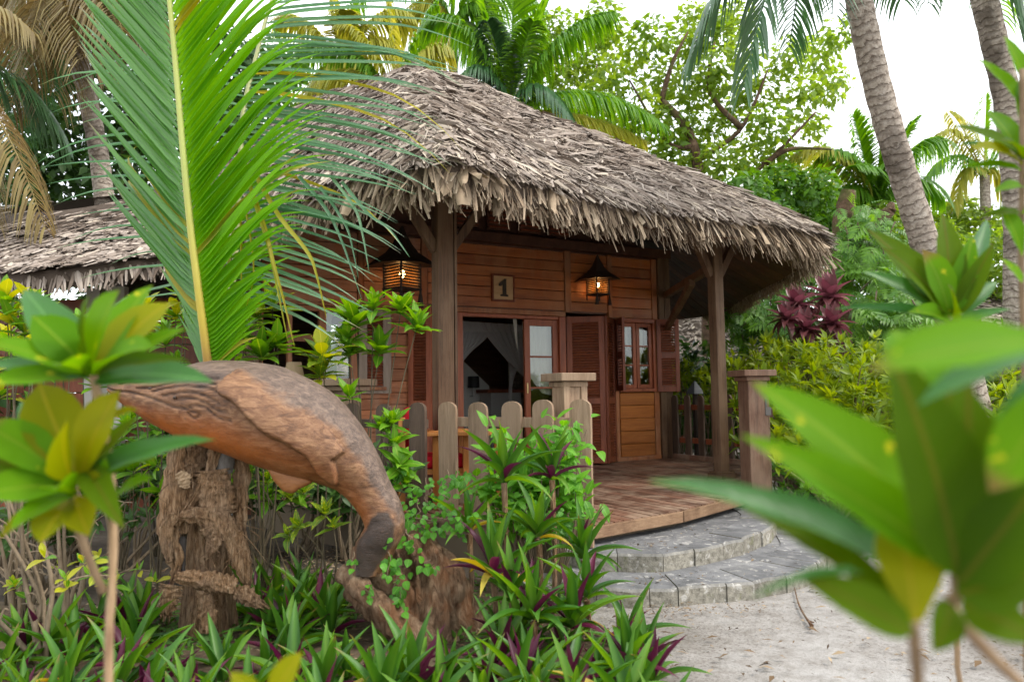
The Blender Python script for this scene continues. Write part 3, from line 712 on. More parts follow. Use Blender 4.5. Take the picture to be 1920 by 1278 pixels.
# loose thatch leaves over the whole visible slope
def vis_s():
    """Eave positions towards the camera and both sides; the far side gets few."""
    while True:
        s = random.random() * EL; p = eave(s)
        if p.y < 10.5 or random.random() < 0.12: return s
def thatch_strips(N):
    V, Q, T = [], [], []; o = 0
    for _ in range(N):
        s = vis_s(); t = math.sqrt(random.uniform(0.004, 1.08)); t = t if t < 1.0 else random.uniform(0.93, 1.0)
        p = roof_pt(s, t); n = roof_nrm(s, max(0.04, t)); dn = (roof_pt(s, min(1, t + 0.02)) - roof_pt(s, max(0.0, t - 0.02))).normalized()
        big = t > 0.86
        ang = random.gauss(0, 0.6 if t > 0.75 else 1.05)
        d = Quaternion(n, ang) @ dn; x = d.cross(n)
        L = random.uniform(0.08, 0.26) * (1.25 if big else 1.0); w = random.uniform(0.005, 0.0165) * (1.4 if big else 1)
        roll = random.gauss(0, 0.6); thin = random.random() < 0.45
        if thin: w *= random.uniform(0.25, 0.5); L *= random.uniform(0.9, 1.6)
        elif random.random() < 0.22: w = random.uniform(0.016, 0.030); L = random.uniform(0.18, 0.36)
        xr = (Quaternion(d, roll) @ x)
        lift = random.uniform(0.008, 0.06); pitch = random.uniform(-0.02, 0.30); curl = random.gauss(0, 0.05)
        tnt = min(1, max(0, random.gauss(0.5, 0.27) + (0.12 if big else 0)))
        if random.random() < 0.06: tnt = random.uniform(0.85, 1.0)
        for i in range(3):
            u = i / 2; c = p + n * (lift + pitch * L * u * (1 - 0.4 * u)) + d * (L * (u - 0.4)) + x * (curl * math.sin(u * 3))
            ww = w * (0.8, 1.0, 0.35)[i]
            V += [c - xr * ww, c + n * (ww * 0.5), c + xr * ww]; T += [tnt] * 3
            if i: Q += [(o + 3 * i - 3, o + 3 * i - 2, o + 3 * i + 1, o + 3 * i), (o + 3 * i - 2, o + 3 * i - 1, o + 3 * i + 2, o + 3 * i + 1)]
        o = len(V)
    return V, Q, T
V, Q, T = thatch_strips(64000)
tag(add('loose_thatch', mesh_quads('loose_thatch', np.array([tuple(p) for p in toL(V)]), np.array(Q), tint=np.array(T)), M_THATCH, roof, world_coords=False), kind='stuff')
# hanging fringe: the largest flaps as pieces, the rest one mass
def flap_mesh(name, rows=6, twist=0.5, curl=0.5, fold=0.4, split=0.0):
    v, f = [], []; a = random.uniform(-twist, twist)
    for i in range(rows + 1):
        t = i / rows; w = 0.5 * (0.75 + 0.35 * math.sin(t * 3.0 + a * 3)) * (1 - 0.55 * t ** 3); ang = a * t
        for k, u in enumerate((-1, -0.4, 0.25, 1)):
            x = u * w; y = fold * (0.35 - abs(u)) * (0.6 + 0.5 * t) + 0.1 * math.sin(6 * t + k)
            v.append((x * math.cos(ang) - y * math.sin(ang), x * math.sin(ang) + y * math.cos(ang) + curl * 0.9 * t * t, -t + (0.06 * random.uniform(-1, 1) if i == rows else 0)))
        if i:
            for k in range(3): f.append(((i - 1) * 4 + k, (i - 1) * 4 + k + 1, i * 4 + k + 1, i * 4 + k))
    return mesh_from(name, v, f, smooth=True)
FLAPS = []
for k in range(14):
    m_ = flap_mesh('thatch_flap', twist=random.uniform(0.3, 1.4), curl=random.uniform(-0.5, 0.7), fold=random.uniform(0.2, 0.7)); m_.materials.append(M_FRINGE); FLAPS.append(m_)
def fringe_front():
    """Eave arc lengths along the front, from the left side round to the right end."""
    lo = _cum[13] - EL; hi = _cum[6]
    return random.uniform(lo, hi)
def outward(s):
    p = eave(s); a = roof_top(s); d = Vector((p.x - a.x, p.y - a.y, 0)); return d.normalized()
nflap = 0
while nflap < 290:
    s = fringe_front(); e = roof_pt(s, random.uniform(0.915, 0.995)); o_ = outward(s)
    corner = math.exp(-((s if s < EL / 2 else s - EL) / 0.75) ** 2)
    seg = 0.5 + 0.5 * mnoise.noise((s * 1.3, 4.0, 0))
    L = (random.uniform(0.20, 0.36) + 0.14 * seg) * (0.85 + 0.3 * random.random()); w = random.uniform(0.028, 0.075) * (1 + 1.9 * corner * random.random())
    k_ = random.uniform(0.15, 0.95); dwn = Vector((o_.x * k_, o_.y * k_, -1)) + Vector((random.gauss(0, 0.22), random.gauss(0, 0.1), 0))
    M = frame(o_, -dwn, e + o_ * 0.03 + Vector((0, 0, random.uniform(-0.02, 0.05))), (1, 1, 1))
    zz = -dwn.normalized(); xx = o_.cross(zz).normalized(); yy = zz.cross(xx)
    xr = Quaternion(zz, random.gauss(0, 0.5)); xx = xr @ xx; yy = xr @ yy; q = e + o_ * 0.02 + Vector((0, 0, random.uniform(-0.03, 0.03)))
    M = Matrix(((xx.x * w, yy.x * w, zz.x * L, q.x), (xx.y * w, yy.y * w, zz.y * L, q.y), (xx.z * w, yy.z * w, zz.z * L, q.z), (0, 0, 0, 1)))
    add('thatch_flap', random.choice(FLAPS), None, roof, HI @ M, False); nflap += 1
V, Q, T = [], [], []; o = 0
for k in range(12500):
    far = random.random() < 0.35
    s = random.uniform(_cum[6], _cum[8]) if far else fringe_front()
    e = roof_pt(s, random.uniform(0.97 if far else 0.90, 1.0)); o_ = outward(s); x = Vector((-o_.y, o_.x, 0))
    L = random.uniform(0.12, 0.30) * (0.9 if far else 1.0) * (0.8 + 0.4 * (0.5 + 0.5 * mnoise.noise((s * 1.3, 4.0, 0)))); w = random.choice((random.uniform(0.002, 0.007), random.uniform(0.006, 0.02))); back = random.uniform(-0.05, 0.03) if far else random.uniform(-0.22, 0.03)
    d = Vector((o_.x * random.uniform(0.1, 0.9), o_.y * random.uniform(0.1, 0.9), -1)) + x * random.gauss(0, 0.30); d.normalize()
    c0 = e + o_ * back + Vector((0, 0, -0.02 + back * 0.4)); tnt = min(1, max(0, random.gauss(0.5, 0.25))); cu = random.gauss(0, 0.12)
    for i in range(3):
        u = i / 2; c = c0 + d * (L * u) + Vector((0, 0, -0.1 * L * u * u)) + x * (cu * L * u * u); ww = w * (1, 0.9, 0.5)[i]
        V += [c - x * ww - o_ * ww * 0.4, c + o_ * ww * 0.3, c + x * ww - o_ * ww * 0.4]; T += [tnt] * 3
        if i: Q += [(o + 3 * i - 3, o + 3 * i - 2, o + 3 * i + 1, o + 3 * i), (o + 3 * i - 2, o + 3 * i - 1, o + 3 * i + 2, o + 3 * i + 1)]
    o = len(V)
tag(add('fringe_mass', mesh_quads('fringe_mass', np.array([tuple(p) for p in toL(V)]), np.array(Q), tint=np.array(T)), M_FRINGE2, roof, world_coords=False), kind='stuff')

# ------------------------------------------------------------------ deck and steps
deck = thing('veranda_deck', 'weathered red-brown plank deck of the veranda with a pale front edge', 'deck', HO, HRZ); deck['local'] = 1
FRONT = [(-2.75, 8.0), (-2.3, 7.2), (-1.5, 6.45), (-0.6, 5.95), (0.42, 5.42), (0.574, 5.54), (1.346, 6.16), (2.196, 7.15), (2.75, 8.3), (3.1, 9.5)]
FL = sorted([(W2L((x, y, 0.35)).x, W2L((x, y, 0.35)).y) for x, y in FRONT])
def front_y(x):
    for (a, ya), (b, yb) in zip(FL, FL[1:]):
        if a <= x <= b: return ya + (yb - ya) * (x - a) / (b - a)
    return FL[0][1] if x < FL[0][0] else FL[-1][1]
x = -2.6
while x < 3.40:
    w = 0.094; y0, y1 = front_y(x), front_y(x + w); zt = random.uniform(-0.003, 0.003); j = random.uniform(-0.006, 0.006)
    vs = [(x, y0 + j, -0.03), (x + w, y1 + j, -0.03), (x + w, -0.012, -0.03), (x, -0.012, -0.03)]
    vs += [(a + (0.003 if k in (0, 3) else -0.003), b, zt) for k, (a, b, c) in enumerate(vs)]
    MB().addv(vs, [(0, 3, 2, 1), (4, 5, 6, 7), (0, 1, 5, 4), (1, 2, 6, 5), (2, 3, 7, 6), (3, 0, 4, 7)]).build('plank', M_DECK, deck, world_coords=False)
    x += w + random.uniform(0.005, 0.009)
for a, b in (((0.44, 5.40), (1.346, 6.15)), ((1.352, 6.156), (2.12, 7.05))):
    pa, pb = W2L((a[0], a[1], 0.30)), W2L((b[0], b[1], 0.30)); d = (pb - pa).normalized(); nn = Vector((d.y, -d.x, 0)) * 0.014
    MB().bar(pa + nn + Vector((0, 0, 0.005)), pb + nn + Vector((0, 0, 0.005)), 0.035, 0.085).build('edge_beam', M_BEAM, deck, world_coords=False, bevel=0.004)
MB().box((3.41, -1.75, -0.06), (3.445, -0.07, 0.07)).build('edge_board', M_DECK, deck, world_coords=False, bevel=0.004)
mb = MB()
for (a, ya), (b, yb) in zip(FL, FL[1:]): mb.addv([(a, ya + 0.10, -0.36), (b, yb + 0.10, -0.36), (b, yb + 0.10, -0.035), (a, ya + 0.10, -0.035)], [(0, 1, 2, 3)])
mb.build('deck_base', plain('dark_mortar', (0.13, 0.10, 0.07), 0.95, 0.1), deck, world_coords=False)

M_STONE = NT('grey_step_stone')
def _stone():
    t = M_STONE; w = t.coords(None, kind='World'); r = t.rand()
    n = t.noise(w, 3.5, 6, 0.65); n2 = t.noise(w, 26, 5, 0.7); n3 = t.noise(w, 7.0, 3, 0.5, None, 2.5)
    up = t.new('ShaderNodeNewGeometry'); sx = t.new('ShaderNodeSeparateXYZ'); t.link(up.outputs['Normal'], sx.inputs[0])
    topc = t.ramp(n, [(0.3, (0.075, 0.074, 0.075)), (0.5, (0.145, 0.144, 0.148)), (0.75, (0.25, 0.243, 0.238))])
    sidec = t.ramp(n2, [(0.3, (0.10, 0.09, 0.07)), (0.55, (0.25, 0.23, 0.19)), (0.8, (0.36, 0.33, 0.27))])
    c = t.mix(t.rng(sx.outputs['Z'], 0.5, 0.8, 0, 1), sidec, topc)
    c = t.mix(t.math('MULTIPLY', t.rng(n3, 0.60, 0.64, 0, 0.75), t.rng(n2, 0.4, 0.55, 0.2, 1)), c, (0.42, 0.40, 0.37))
    c = t.mix(t.math('MULTIPLY', t.rng(n, 0.56, 0.62, 0, 0.8), t.rng(sx.outputs['Z'], 0.2, 0.5, 0.6, 0.0)), c, (0.12, 0.13, 0.03))
    v = t.rng(r, 0, 1, 0.8, 1.15); hv = t.new('ShaderNodeHueSaturation'); t.link(c, hv.inputs['Color']); t.link(v, hv.inputs['Value'])
    t.principled(hv.outputs['Color'], 0.8, t.bump(t.math('ADD', n, n2), 0.5, 0.02), 0.3)
_stone(); M_STONE = M_STONE.m
def step(name, label, edge, z0, z1, centre, nblocks, depth=0.34):
    """A curved step: kerb blocks along the rim, each a piece with joints, round an inner slab."""
    base = Vector((centre[0], centre[1], z0)); t = thing(name, label, 'step', base)
    pts = spline([Vector((x, y, 0)) for x, y in edge], 160)
    cum = [0.0]
    for a, b in zip(pts, pts[1:]): cum.append(cum[-1] + (b - a).length)
    def at(s):
        k = max(i for i in range(len(cum) - 1) if cum[i] <= s + 1e-9); u = (s - cum[k]) / max(1e-6, cum[k + 1] - cum[k]); return pts[k].lerp(pts[k + 1], min(1, u))
    c = Vector((centre[0], centre[1], 0)); L = cum[-1]; cuts = [0.0]
    ws = [random.uniform(0.6, 1.4) for _ in range(nblocks)]; tot = sum(ws)
    for w in ws: cuts.append(cuts[-1] + w / tot * L)
    for k in range(nblocks):
        s0, s1 = cuts[k] + 0.0025, cuts[k + 1] - 0.0025; v = []; m = 9; jz = random.uniform(-0.004, 0.004); jo = random.uniform(-0.012, 0.012)
        for i in range(m):
            p = at(lerp(s0, s1, i / (m - 1))); ino = (c - p).normalized(); out = p - ino * (jo + 0.012 * mnoise.noise((p.x * 9, p.y * 9, z1 * 30))); wz = 0.006 * mnoise.noise((p.x * 7, p.y * 7, 3.0 + z1)); inn = p + ino * depth
            v += [(out.x, out.y, z0 - 0.05), (out.x, out.y, z1 - 0.016 + jz + wz), (out.x + ino.x * 0.014, out.y + ino.y * 0.014, z1 + jz + wz), (inn.x, inn.y, z1 + jz), (inn.x, inn.y, z0 - 0.05)]
        f = []
        for i in range(m - 1):
            for q in range(4): f.append((i * 5 + q, i * 5 + q + 1, (i + 1) * 5 + q + 1, (i + 1) * 5 + q))
        f += [(0, 1, 2, 3, 4), tuple((m - 1) * 5 + q for q in (4, 3, 2, 1, 0))]
        add('kerb_block', mesh_from('kerb_block', v, [g[::-1] for g in f]), M_STONE, t)
    inner = [p + (c - p).normalized() * (depth - 0.01) for p in pts[::4]]
    v = [(p.x, p.y, z1 - 0.008) for p in inner] + [(c.x, c.y, z1 - 0.008)]; n = len(inner)
    add('slab', mesh_from('slab', v, [(i, i + 1, n) for i in range(n - 1)]), M_STONE, t)
    mm = [p + (c - p).normalized() * 0.02 for p in pts[::2]]; vv = [(p.x, p.y, z0 - 0.05) for p in mm] + [(p.x, p.y, z1 - 0.014) for p in mm]; n = len(mm)
    add('mortar', mesh_from('mortar', vv, [(i, i + 1, n + i + 1, n + i) for i in range(n - 1)]), M_SOIL, t)
    return t
step('stone_step', 'lower curved grey stone step resting on the sand', [(0.25, 4.95), (0.50, 4.72), (0.727, 4.65), (0.972, 4.68), (1.19, 4.74), (1.52, 4.83), (1.84, 5.02), (2.11, 5.32), (2.42, 5.83), (2.60, 6.6)], 0.0, 0.11, (0.95, 6.4), 13, 0.36)
step('stone_step', 'upper curved grey stone step against the deck edge', [(0.25, 5.45), (0.45, 5.22), (0.70, 5.15), (0.976, 5.14), (1.14, 5.22), (1.42, 5.42), (1.74, 5.70), (2.06, 6.12), (2.31, 6.72), (2.33, 7.2)], 0.11, 0.22, (0.85, 6.7), 11, 0.30)

# ------------------------------------------------------------------ fences and gate
def picket_profile(w, h):
    pts = [(-w / 2, 0), (w / 2, 0), (w / 2, h - 0.07)]
    for k in range(1, 8): a = math.pi * k / 8; pts.append((w / 2 * math.cos(a), h - 0.07 + 0.07 * math.sin(a) ** 0.8))
    return pts + [(-w / 2, h - 0.07)]
def picket_mesh(w, h, th, mat):
    pr = picket_profile(w, h); n = len(pr); v = [(x, -th / 2, z) for x, z in pr] + [(x, th / 2, z) for x, z in pr]
    me = mesh_from('picket', v, [tuple(range(n)), tuple(range(2 * n - 1, n - 1, -1))] + [(i, n + i, n + (i + 1) % n, (i + 1) % n)[::-1] for i in range(n)]); me.materials.append(mat); return me
def fence(name, label, a, b, npk, w, zb, zt, mat, rails, th=0.03, railmat=None, off=0.03):
    a, b = Vector((a[0], a[1], 0)), Vector((b[0], b[1], 0)); d = (b - a); L = d.length; dn = d.normalized(); ang = math.atan2(d.y, d.x)
    t = thing(name, label, 'fence', (a.x, a.y, 0)); me = picket_mesh(w, zt - zb, th, mat); nn = Vector((-dn.y, dn.x, 0))
    for k in range(npk):
        p = a.lerp(b, k / (npk - 1))
        add('picket', me, None, t, Matrix.Translation((p.x, p.y, zb + random.uniform(-0.008, 0.008))) @ Matrix.Rotation(ang, 4, 'Z') @ Matrix.Rotation(random.gauss(0, 0.008), 4, 'Y'))
    for z in rails:
        MB().bar(a - dn * w * 0.6 + nn * (th / 2 + 0.022) + Vector((0, 0, z)), b + dn * w * 0.4 + nn * (th / 2 + 0.022) + Vector((0, 0, z)), 0.04, 0.075).build('rail', railmat or mat, t, bevel=0.004)
    return t
fA = fence('picket_fence', 'silvery weathered picket fence in front of the veranda opening', (-0.515, 5.98), (0.482, 5.40), 5, 0.168, 0.22, 1.262, M_GREYW, (0.50, 1.10))
def gate_post(parent, c, ang, size, zb, zt, capw, mat, planks=True, name='gate_post'):
    M = Matrix.Translation((c[0], c[1], 0)) @ Matrix.Rotation(ang, 4, 'Z'); h = size / 2
    o = MB().box((-h, -h, zb), (h, h, zt - 0.09), M).build(name, mat, parent, bevel=0.008)
    if planks:
        MB().box((-h - 0.012, -h - 0.014, zb), (-h + 0.045, -h + 0.05, zt - 0.1), M).build('post_plank', mat, o, bevel=0.004)
        MB().box((h - 0.045, -h - 0.014, zb), (h + 0.012, -h + 0.05, zt - 0.1), M).build('post_plank', mat, o, bevel=0.004)
    c2 = capw / 2
    MB().box((-c2 + 0.045, -c2 + 0.045, zt - 0.105), (c2 - 0.045, c2 - 0.045, zt - 0.062), M).build('cap_moulding', mat, o, bevel=0.008)
    MB().box((-c2, -c2, zt - 0.060), (c2, c2, zt), M).build('cap', M_GREYW if mat is not M_REDF else mat, o, bevel=0.006)
    return o
gate_post(fA, (0.425, 5.72), R(-30) + R(58), 0.185, 0.1, 1.465, 0.31, M_GREYW)
fB = fence('picket_fence', 'dark stained picket fence half hidden behind the croton shrubs', (-1.72, 6.75), (-0.78, 6.16), 4, 0.165, 0.25, 1.255, M_DARKF, (0.55, 1.08))
gate_post(fB, (-1.50, 6.72), R(-30), 0.2, 0.1, 1.47, 0.40, M_GREYW, name='cap_post')
q0, q1 = L2W((3.44, -0.12, 0)), L2W((3.44, -1.75, 0))
fC = fence('picket_fence', 'dark little picket fence between the house corner and the hedge', (q0.x, q0.y), (q1.x, q1.y), 7, 0.115, 0.38, 1.275, M_DARKF, (0.62, 1.10), railmat=M_SHUT)
gate = thing('garden_gate', 'open wooden garden gate on a brown capped post at the deck corner', 'gate', (2.31, 7.22, 0))
gate_post(gate, (2.31, 7.22), R(12), 0.20, 0.18, 1.515, 0.335, M_REDF, planks=False)
gp = MB()
for k in range(4):
    a = Vector((2.475, 7.28, 0)) + Vector((0.30, 0.954, 0)) * (0.06 + k * 0.17)
    M = Matrix.Translation(a) @ Matrix.Rotation(math.atan2(0.954, 0.30), 4, 'Z')
    MB().box((-0.07, -0.013, 0.30), (0.07, 0.013, 1.30 - 0.02 * (k % 2)), M).build('gate_board', M_REDF if k else M_GREYW, gate, bevel=0.004)
MB().bar((2.50, 7.27, 1.10), (2.70, 7.90, 1.10), 0.03, 0.08).build('gate_rail', M_REDF, gate)
MB().box((2.40, 7.13, 1.08), (2.455, 7.20, 1.16)).box((2.40, 7.13, 1.16), (2.42, 7.15, 1.24)).build('latch', plain('dull_iron', (0.12, 0.11, 0.10), 0.5, Metallic=0.8), gate, bevel=0.004)

# ------------------------------------------------------------------ lanterns and house number
M_LANT = wood('dark_lantern_wood', (0.045, 0.028, 0.02), (0.075, 0.048, 0.034), (0.02, 0.012, 0.009), None, (12, 12, 3), 0.6)
def emis(name, c, s):
    t = NT(name); e = t.new('ShaderNodeEmission'); e.inputs['Color'].default_value = (*c, 1); e.inputs['Strength'].default_value = s; t.link(e.outputs[0], t.out.inputs['Surface']); return t.m
M_AMBER = cloth_mat('amber_glow', (0.75, 0.36, 0.10), 0.75, 0.14)
M_BULB = emis('warm_bulb', (1.0, 0.55, 0.18), 16.0)
def lantern(label, loc, rz, s):
    t = thing('wall_lantern', label, 'lantern', loc, rz, 'wall lanterns'); t['local'] = 1
    prof = [(0.285, 0.0), (0.20, 0.055), (0.125, 0.125), (0.075, 0.215), (0.038, 0.315), (0.008, 0.41)]
    v = []; f = []
    for r, z in prof:
        for sx, sy in ((-1,-1),(0,-1.0),(1,-1),(1.0,0),(1,1),(0,1.0),(-1,1),(-1.0,0)):
            k = 1.0 if sx and sy else 0.94
            v.append((sx * r * k * s, sy * r * k * s, (z - (0.035 if (sx and sy and z == 0) else 0)) * s))
    for i in range(len(prof) - 1):
        for k in range(8): f.append((i * 8 + k, i * 8 + (k + 1) % 8, (i + 1) * 8 + (k + 1) % 8, (i + 1) * 8 + k))
    f.append(tuple(range(7, -1, -1)))
    add('lantern_roof', mesh_from('lantern_roof', v, f), M_LANT, t, world_coords=False)
    w, zb = 0.135 * s, -0.255 * s
    for sx in (-1, 1):
        for sy in (-1, 1):
            MB().tube([(sx * w, sy * w, 0), (sx * w, sy * w, zb - 0.10 * s)], 0.013 * s, 6).build('cage_rod', M_LANT, t, world_coords=False)
    for sx in (-1, 1):
        MB().tube([(sx * w, -w, zb - 0.06 * s), (sx * w, -w, zb - 0.11 * s), (sx * w, -w, zb - 0.20 * s)], [0.016 * s, 0.026 * s, 0.038 * s], 8).build('foot', M_LANT, t, world_coords=False)
    sl = mesh_from('cage_slat', [(-1,-0.5,-0.5),(1,-0.5,-0.5),(1,0.5,-0.5),(-1,0.5,-0.5),(-1,-0.5,0.5),(1,-0.5,0.5),(1,0.5,0.5),(-1,0.5,0.5)], [(0,3,2,1),(4,5,6,7),(0,1,5,4),(1,2,6,5),(2,3,7,6),(3,0,4,7)]); sl.materials.append(M_LANT)
    for k in range(9):
        z = -0.022 * s + zb * (k / 8.3)
        for a in range(4):
            add('cage_slat', sl, None, t, Matrix.Rotation(a * math.pi / 2, 4, 'Z') @ Matrix.Translation((0, -w, z)) @ Matrix.Diagonal((w, 0.010, 0.016 * s, 1)), False)
    MB().box((-w * 1.1, -w * 1.1, zb - 0.02), (w * 1.1, w * 1.1, zb)).build('lantern_floor', M_LANT, t, world_coords=False)
    b = [(0.032 * s * math.cos(a) * math.cos(e), 0.032 * s * math.sin(a) * math.cos(e), -0.10 * s + 0.042 * s * math.sin(e)) for e in [-1.5 + 3.0 * i / 6 for i in range(7)] for a in [2 * math.pi * j / 10 for j in range(10)]]
    add('bulb', mesh_from('bulb', b, [(i * 10 + j, i * 10 + (j + 1) % 10, (i + 1) * 10 + (j + 1) % 10, (i + 1) * 10 + j) for i in range(6) for j in range(10)], smooth=True), M_BULB, t, world_coords=False)
    ld = bpy.data.lights.new('lantern_light', 'POINT'); ld.energy = 1.3; ld.color = (1.0, 0.50, 0.17); ld.shadow_soft_size = 0.03
    lo = bpy.data.objects.new('lantern_light', ld); col.objects.link(lo); lo.parent = t; lo.location = (0, 0, -0.165 * s)
    lin = MB()
    for a in range(4):
        Ma = Matrix.Rotation(a * math.pi / 2, 4, 'Z'); lin.addv([Ma @ Vector((-w * 0.86, -w * 0.86, zb)), Ma @ Vector((w * 0.86, -w * 0.86, zb)), Ma @ Vector((w * 0.86, -w * 0.86, -0.01)), Ma @ Vector((-w * 0.86, -w * 0.86, -0.01))], [(0, 1, 2, 3)])
    lin.build('glow_lining', M_AMBER, t, world_coords=False)  # amber sheets added behind the slats to show the bulb's glow
    MB().bar((0, 0.1 * s, 0.10), (0, 0.32, 0.16), 0.03, 0.03).build('bracket', M_LANT, t, world_coords=False)
    return t
lantern('lit wooden lantern on the wall panel beside the number one sign', L2W((2.03, -0.22, 2.56)), HRZ + R(4), 0.82)
lantern('lit wooden lantern partly hidden by croton leaves beside the veranda post', L2W((-0.92, -0.42, 2.52)), HRZ + R(22), 1.12)

sp = L2W((0.63, -0.03, 2.38))
sign = thing('number_sign', 'square tan plaque with a dark number 1 above the door', 'sign', sp, HRZ); sign['local'] = 1
MB().box((-0.145, -0.012, -0.155), (0.145, 0.016, 0.155)).build('plaque', wood('pale_plaque', (0.68, 0.42, 0.21), (0.76, 0.50, 0.27), (0.56, 0.33, 0.15), house, (1, 8, 8), 0.6), sign, world_coords=False)
for lo, hi in (((-0.17, -0.026, -0.18), (0.17, 0.018, -0.156)), ((-0.17, -0.026, 0.156), (0.17, 0.018, 0.18)), ((-0.17, -0.026, -0.156), (-0.146, 0.018, 0.156)), ((0.146, -0.026, -0.156), (0.17, 0.018, 0.156))):
    MB().box(lo, hi).build('frame_side', M_SHUT, sign, world_coords=False, bevel=0.003)
one = [(-0.045, -0.115), (0.065, -0.115), (0.065, -0.092), (0.036, -0.086), (0.036, 0.118), (0.012, 0.118), (-0.018, 0.088), (-0.066, 0.055), (-0.072, 0.028), (-0.05, 0.018), (-0.012, 0.042), (-0.012, -0.086), (-0.045, -0.092)]
n1 = len(one)
add('digit_one', mesh_from('digit_one', [(x, -0.030, z) for x, z in one] + [(x, -0.011, z) for x, z in one], [tuple(range(n1)), tuple(range(2 * n1 - 1, n1 - 1, -1))] + [(i, n1 + i, n1 + (i + 1) % n1, (i + 1) % n1) for i in range(n1)]),
    wood('bark_digit', (0.06, 0.045, 0.03), (0.11, 0.085, 0.055), (0.03, 0.02, 0.014), house, (8, 8, 2), 0.7), sign, world_coords=False)

# ------------------------------------------------------------------ the room behind the open door
def prism(name, pts, dy, mat, parent=None):
    n = len(pts); return MB().addv([tuple(p) for p in pts] + [(p[0], p[1] + dy, p[2]) for p in pts], [tuple(range(n)), tuple(range(2 * n - 1, n - 1, -1))] + [(i, n + i, n + (i + 1) % n, (i + 1) % n) for i in range(n)]).build(name, mat, parent or house, world_coords=False)
prism('white_partition', [fac(800, 610, 3.2), fac(917, 723, 3.2), fac(926, 800, 3.2), fac(928, 880, 3.2), fac(800, 880, 3.2)][::-1], 0.06, M_WHITE)
def place(name, label, cat, wp, mk, rz=HRZ):
    t = thing(name, label, cat, wp, rz); t['local'] = 1; mk(t); return t
def lp(t, name, mb, mat, **k): return mb.build(name, mat, t, world_coords=False, **k)
def mk_lamp(t):
    lp(t, 'lamp_shade', MB().tube([(0, 0, -0.10), (0, 0, 0.10)], [0.105, 0.10], 16, cap=False), M_BLACK, smooth=True); lp(t, 'lamp_arm', MB().tube([(0, 0.0, -0.24), (0, 0.0, -0.02)], 0.012, 6).tube([(0, 0, -0.24), (0, 0.12, -0.24)], 0.012, 6), plain('white_metal', (0.8, 0.8, 0.78), 0.3))
place('wall_lamp', 'black shaded wall lamp on the white partition inside the room', 'lamp', L2W(fac(888, 716, 3.05)), mk_lamp)
def mk_con(t):
    w = fac(978, 780, 2.7).x - fac(921, 780, 2.7).x
    lp(t, 'cabinet_body', MB().box((0, 0, 0), (w, 0.4, fac(921, 733, 2.7).z - 0.03)), plain('grey_white_paint', (0.5, 0.48, 0.46), 0.5)); zt = fac(921, 733, 2.7).z
    lp(t, 'cabinet_top', MB().box((-0.08, -0.03, zt - 0.028), (w + 0.05, 0.42, zt + 0.03)), M_SHUT)
q = fac(921, 780, 2.7); q.z = 0; place('cabinet', 'pale cabinet with dark top inside the room', 'cabinet', L2W(q), mk_con)
# mosquito net: valance and two crossing front drapes
def sheet(rows, mat, name, parent, fold=0.02, nf=9, m=28, seedv=0.0):
    """A hanging cloth between polylines: rows of (left, right) points, top to bottom, with folds."""
    v = []; f = []; nr = 14
    Ls = spline([r[0] for r in rows], nr); Rs = spline([r[1] for r in rows], nr)
    for i in range(nr):
        for k in range(m):
            u = k / (m - 1); p = Ls[i].lerp(Rs[i], u); p.y += fold * math.sin(u * nf * 2 * math.pi + seedv + 0.4 * math.sin(i * 0.7)) * (0.5 + 0.5 * math.sin(u * 3.1 + i * 0.2)); v.append(tuple(p))
    for i in range(nr - 1):
        for k in range(m - 1): f.append((i * m + k, i * m + k + 1, (i + 1) * m + k + 1, (i + 1) * m + k))
    return add(name, mesh_from(name, v, f, smooth=True), mat, parent, world_coords=False)
net = thing('mosquito_net', 'white mosquito net draped in a cross over the bed', 'mosquito net', HO, HRZ); net['local'] = 1
D = 1.5
sheet([(fac(858, 601, D), fac(984, 609, D)), (fac(858, 622, D), fac(984, 622, D))], M_NET2, 'valance', net, 0.02, 6)
sheet([(fac(898, 604, D), fac(984, 612, D)), (fac(915, 632, D), fac(984, 640, D)), (fac(952, 676, D), fac(984, 680, D)), (fac(983, 706, D), fac(985, 707, D))], M_NET, 'drape', net, 0.03, 7, seedv=1.0)
sheet([(fac(858, 604, D + 0.04), fac(930, 606, D + 0.04)), (fac(858, 632, D + 0.04), fac(912, 634, D + 0.04)), (fac(858, 660, D + 0.04), fac(885, 658, D + 0.04)), (fac(857, 684, D + 0.04), fac(862, 684, D + 0.04))], M_NET, 'drape', net, 0.03, 6)
sheet([(fac(952, 612, D + 0.5), fac(984, 612, D + 0.5)), (fac(953, 670, D + 0.5), fac(975, 675, D + 0.5)), (fac(955, 720, D + 0.5), fac(961, 722, D + 0.5)), (fac(951, 780, D + 0.5), fac(961, 782, D + 0.5))], M_NET2, 'tied_drape', net, 0.03, 4)
cur = thing('door_curtain', 'cream curtain gathered behind the glazed door leaf', 'curtain', HO, HRZ); cur['local'] = 1
sheet([(Vector((1.00, 0.12, 1.96)), Vector((1.49, 0.12, 1.96))), (Vector((1.03, 0.12, 1.5)), Vector((1.48, 0.12, 1.5))), (Vector((1.12, 0.12, 1.2)), Vector((1.47, 0.12, 1.2))), (Vector((1.30, 0.12, 0.98)), Vector((1.44, 0.12, 0.95)))], M_CURT, 'cloth', cur, 0.022, 5)
sheet([(Vector((0.90, 0.2, 2.0)), Vector((0.96, 0.2, 2.0))), (Vector((0.93, 0.2, 1.75)), Vector((0.965, 0.2, 1.75))), (Vector((0.96, 0.2, 1.6)), Vector((0.97, 0.2, 1.55)))], M_CURT, 'curtain_edge', cur, 0.01, 2)
cur2 = thing('window_curtain', 'cream curtain behind the casement window by the corner', 'curtain', HO, HRZ); cur2['local'] = 1
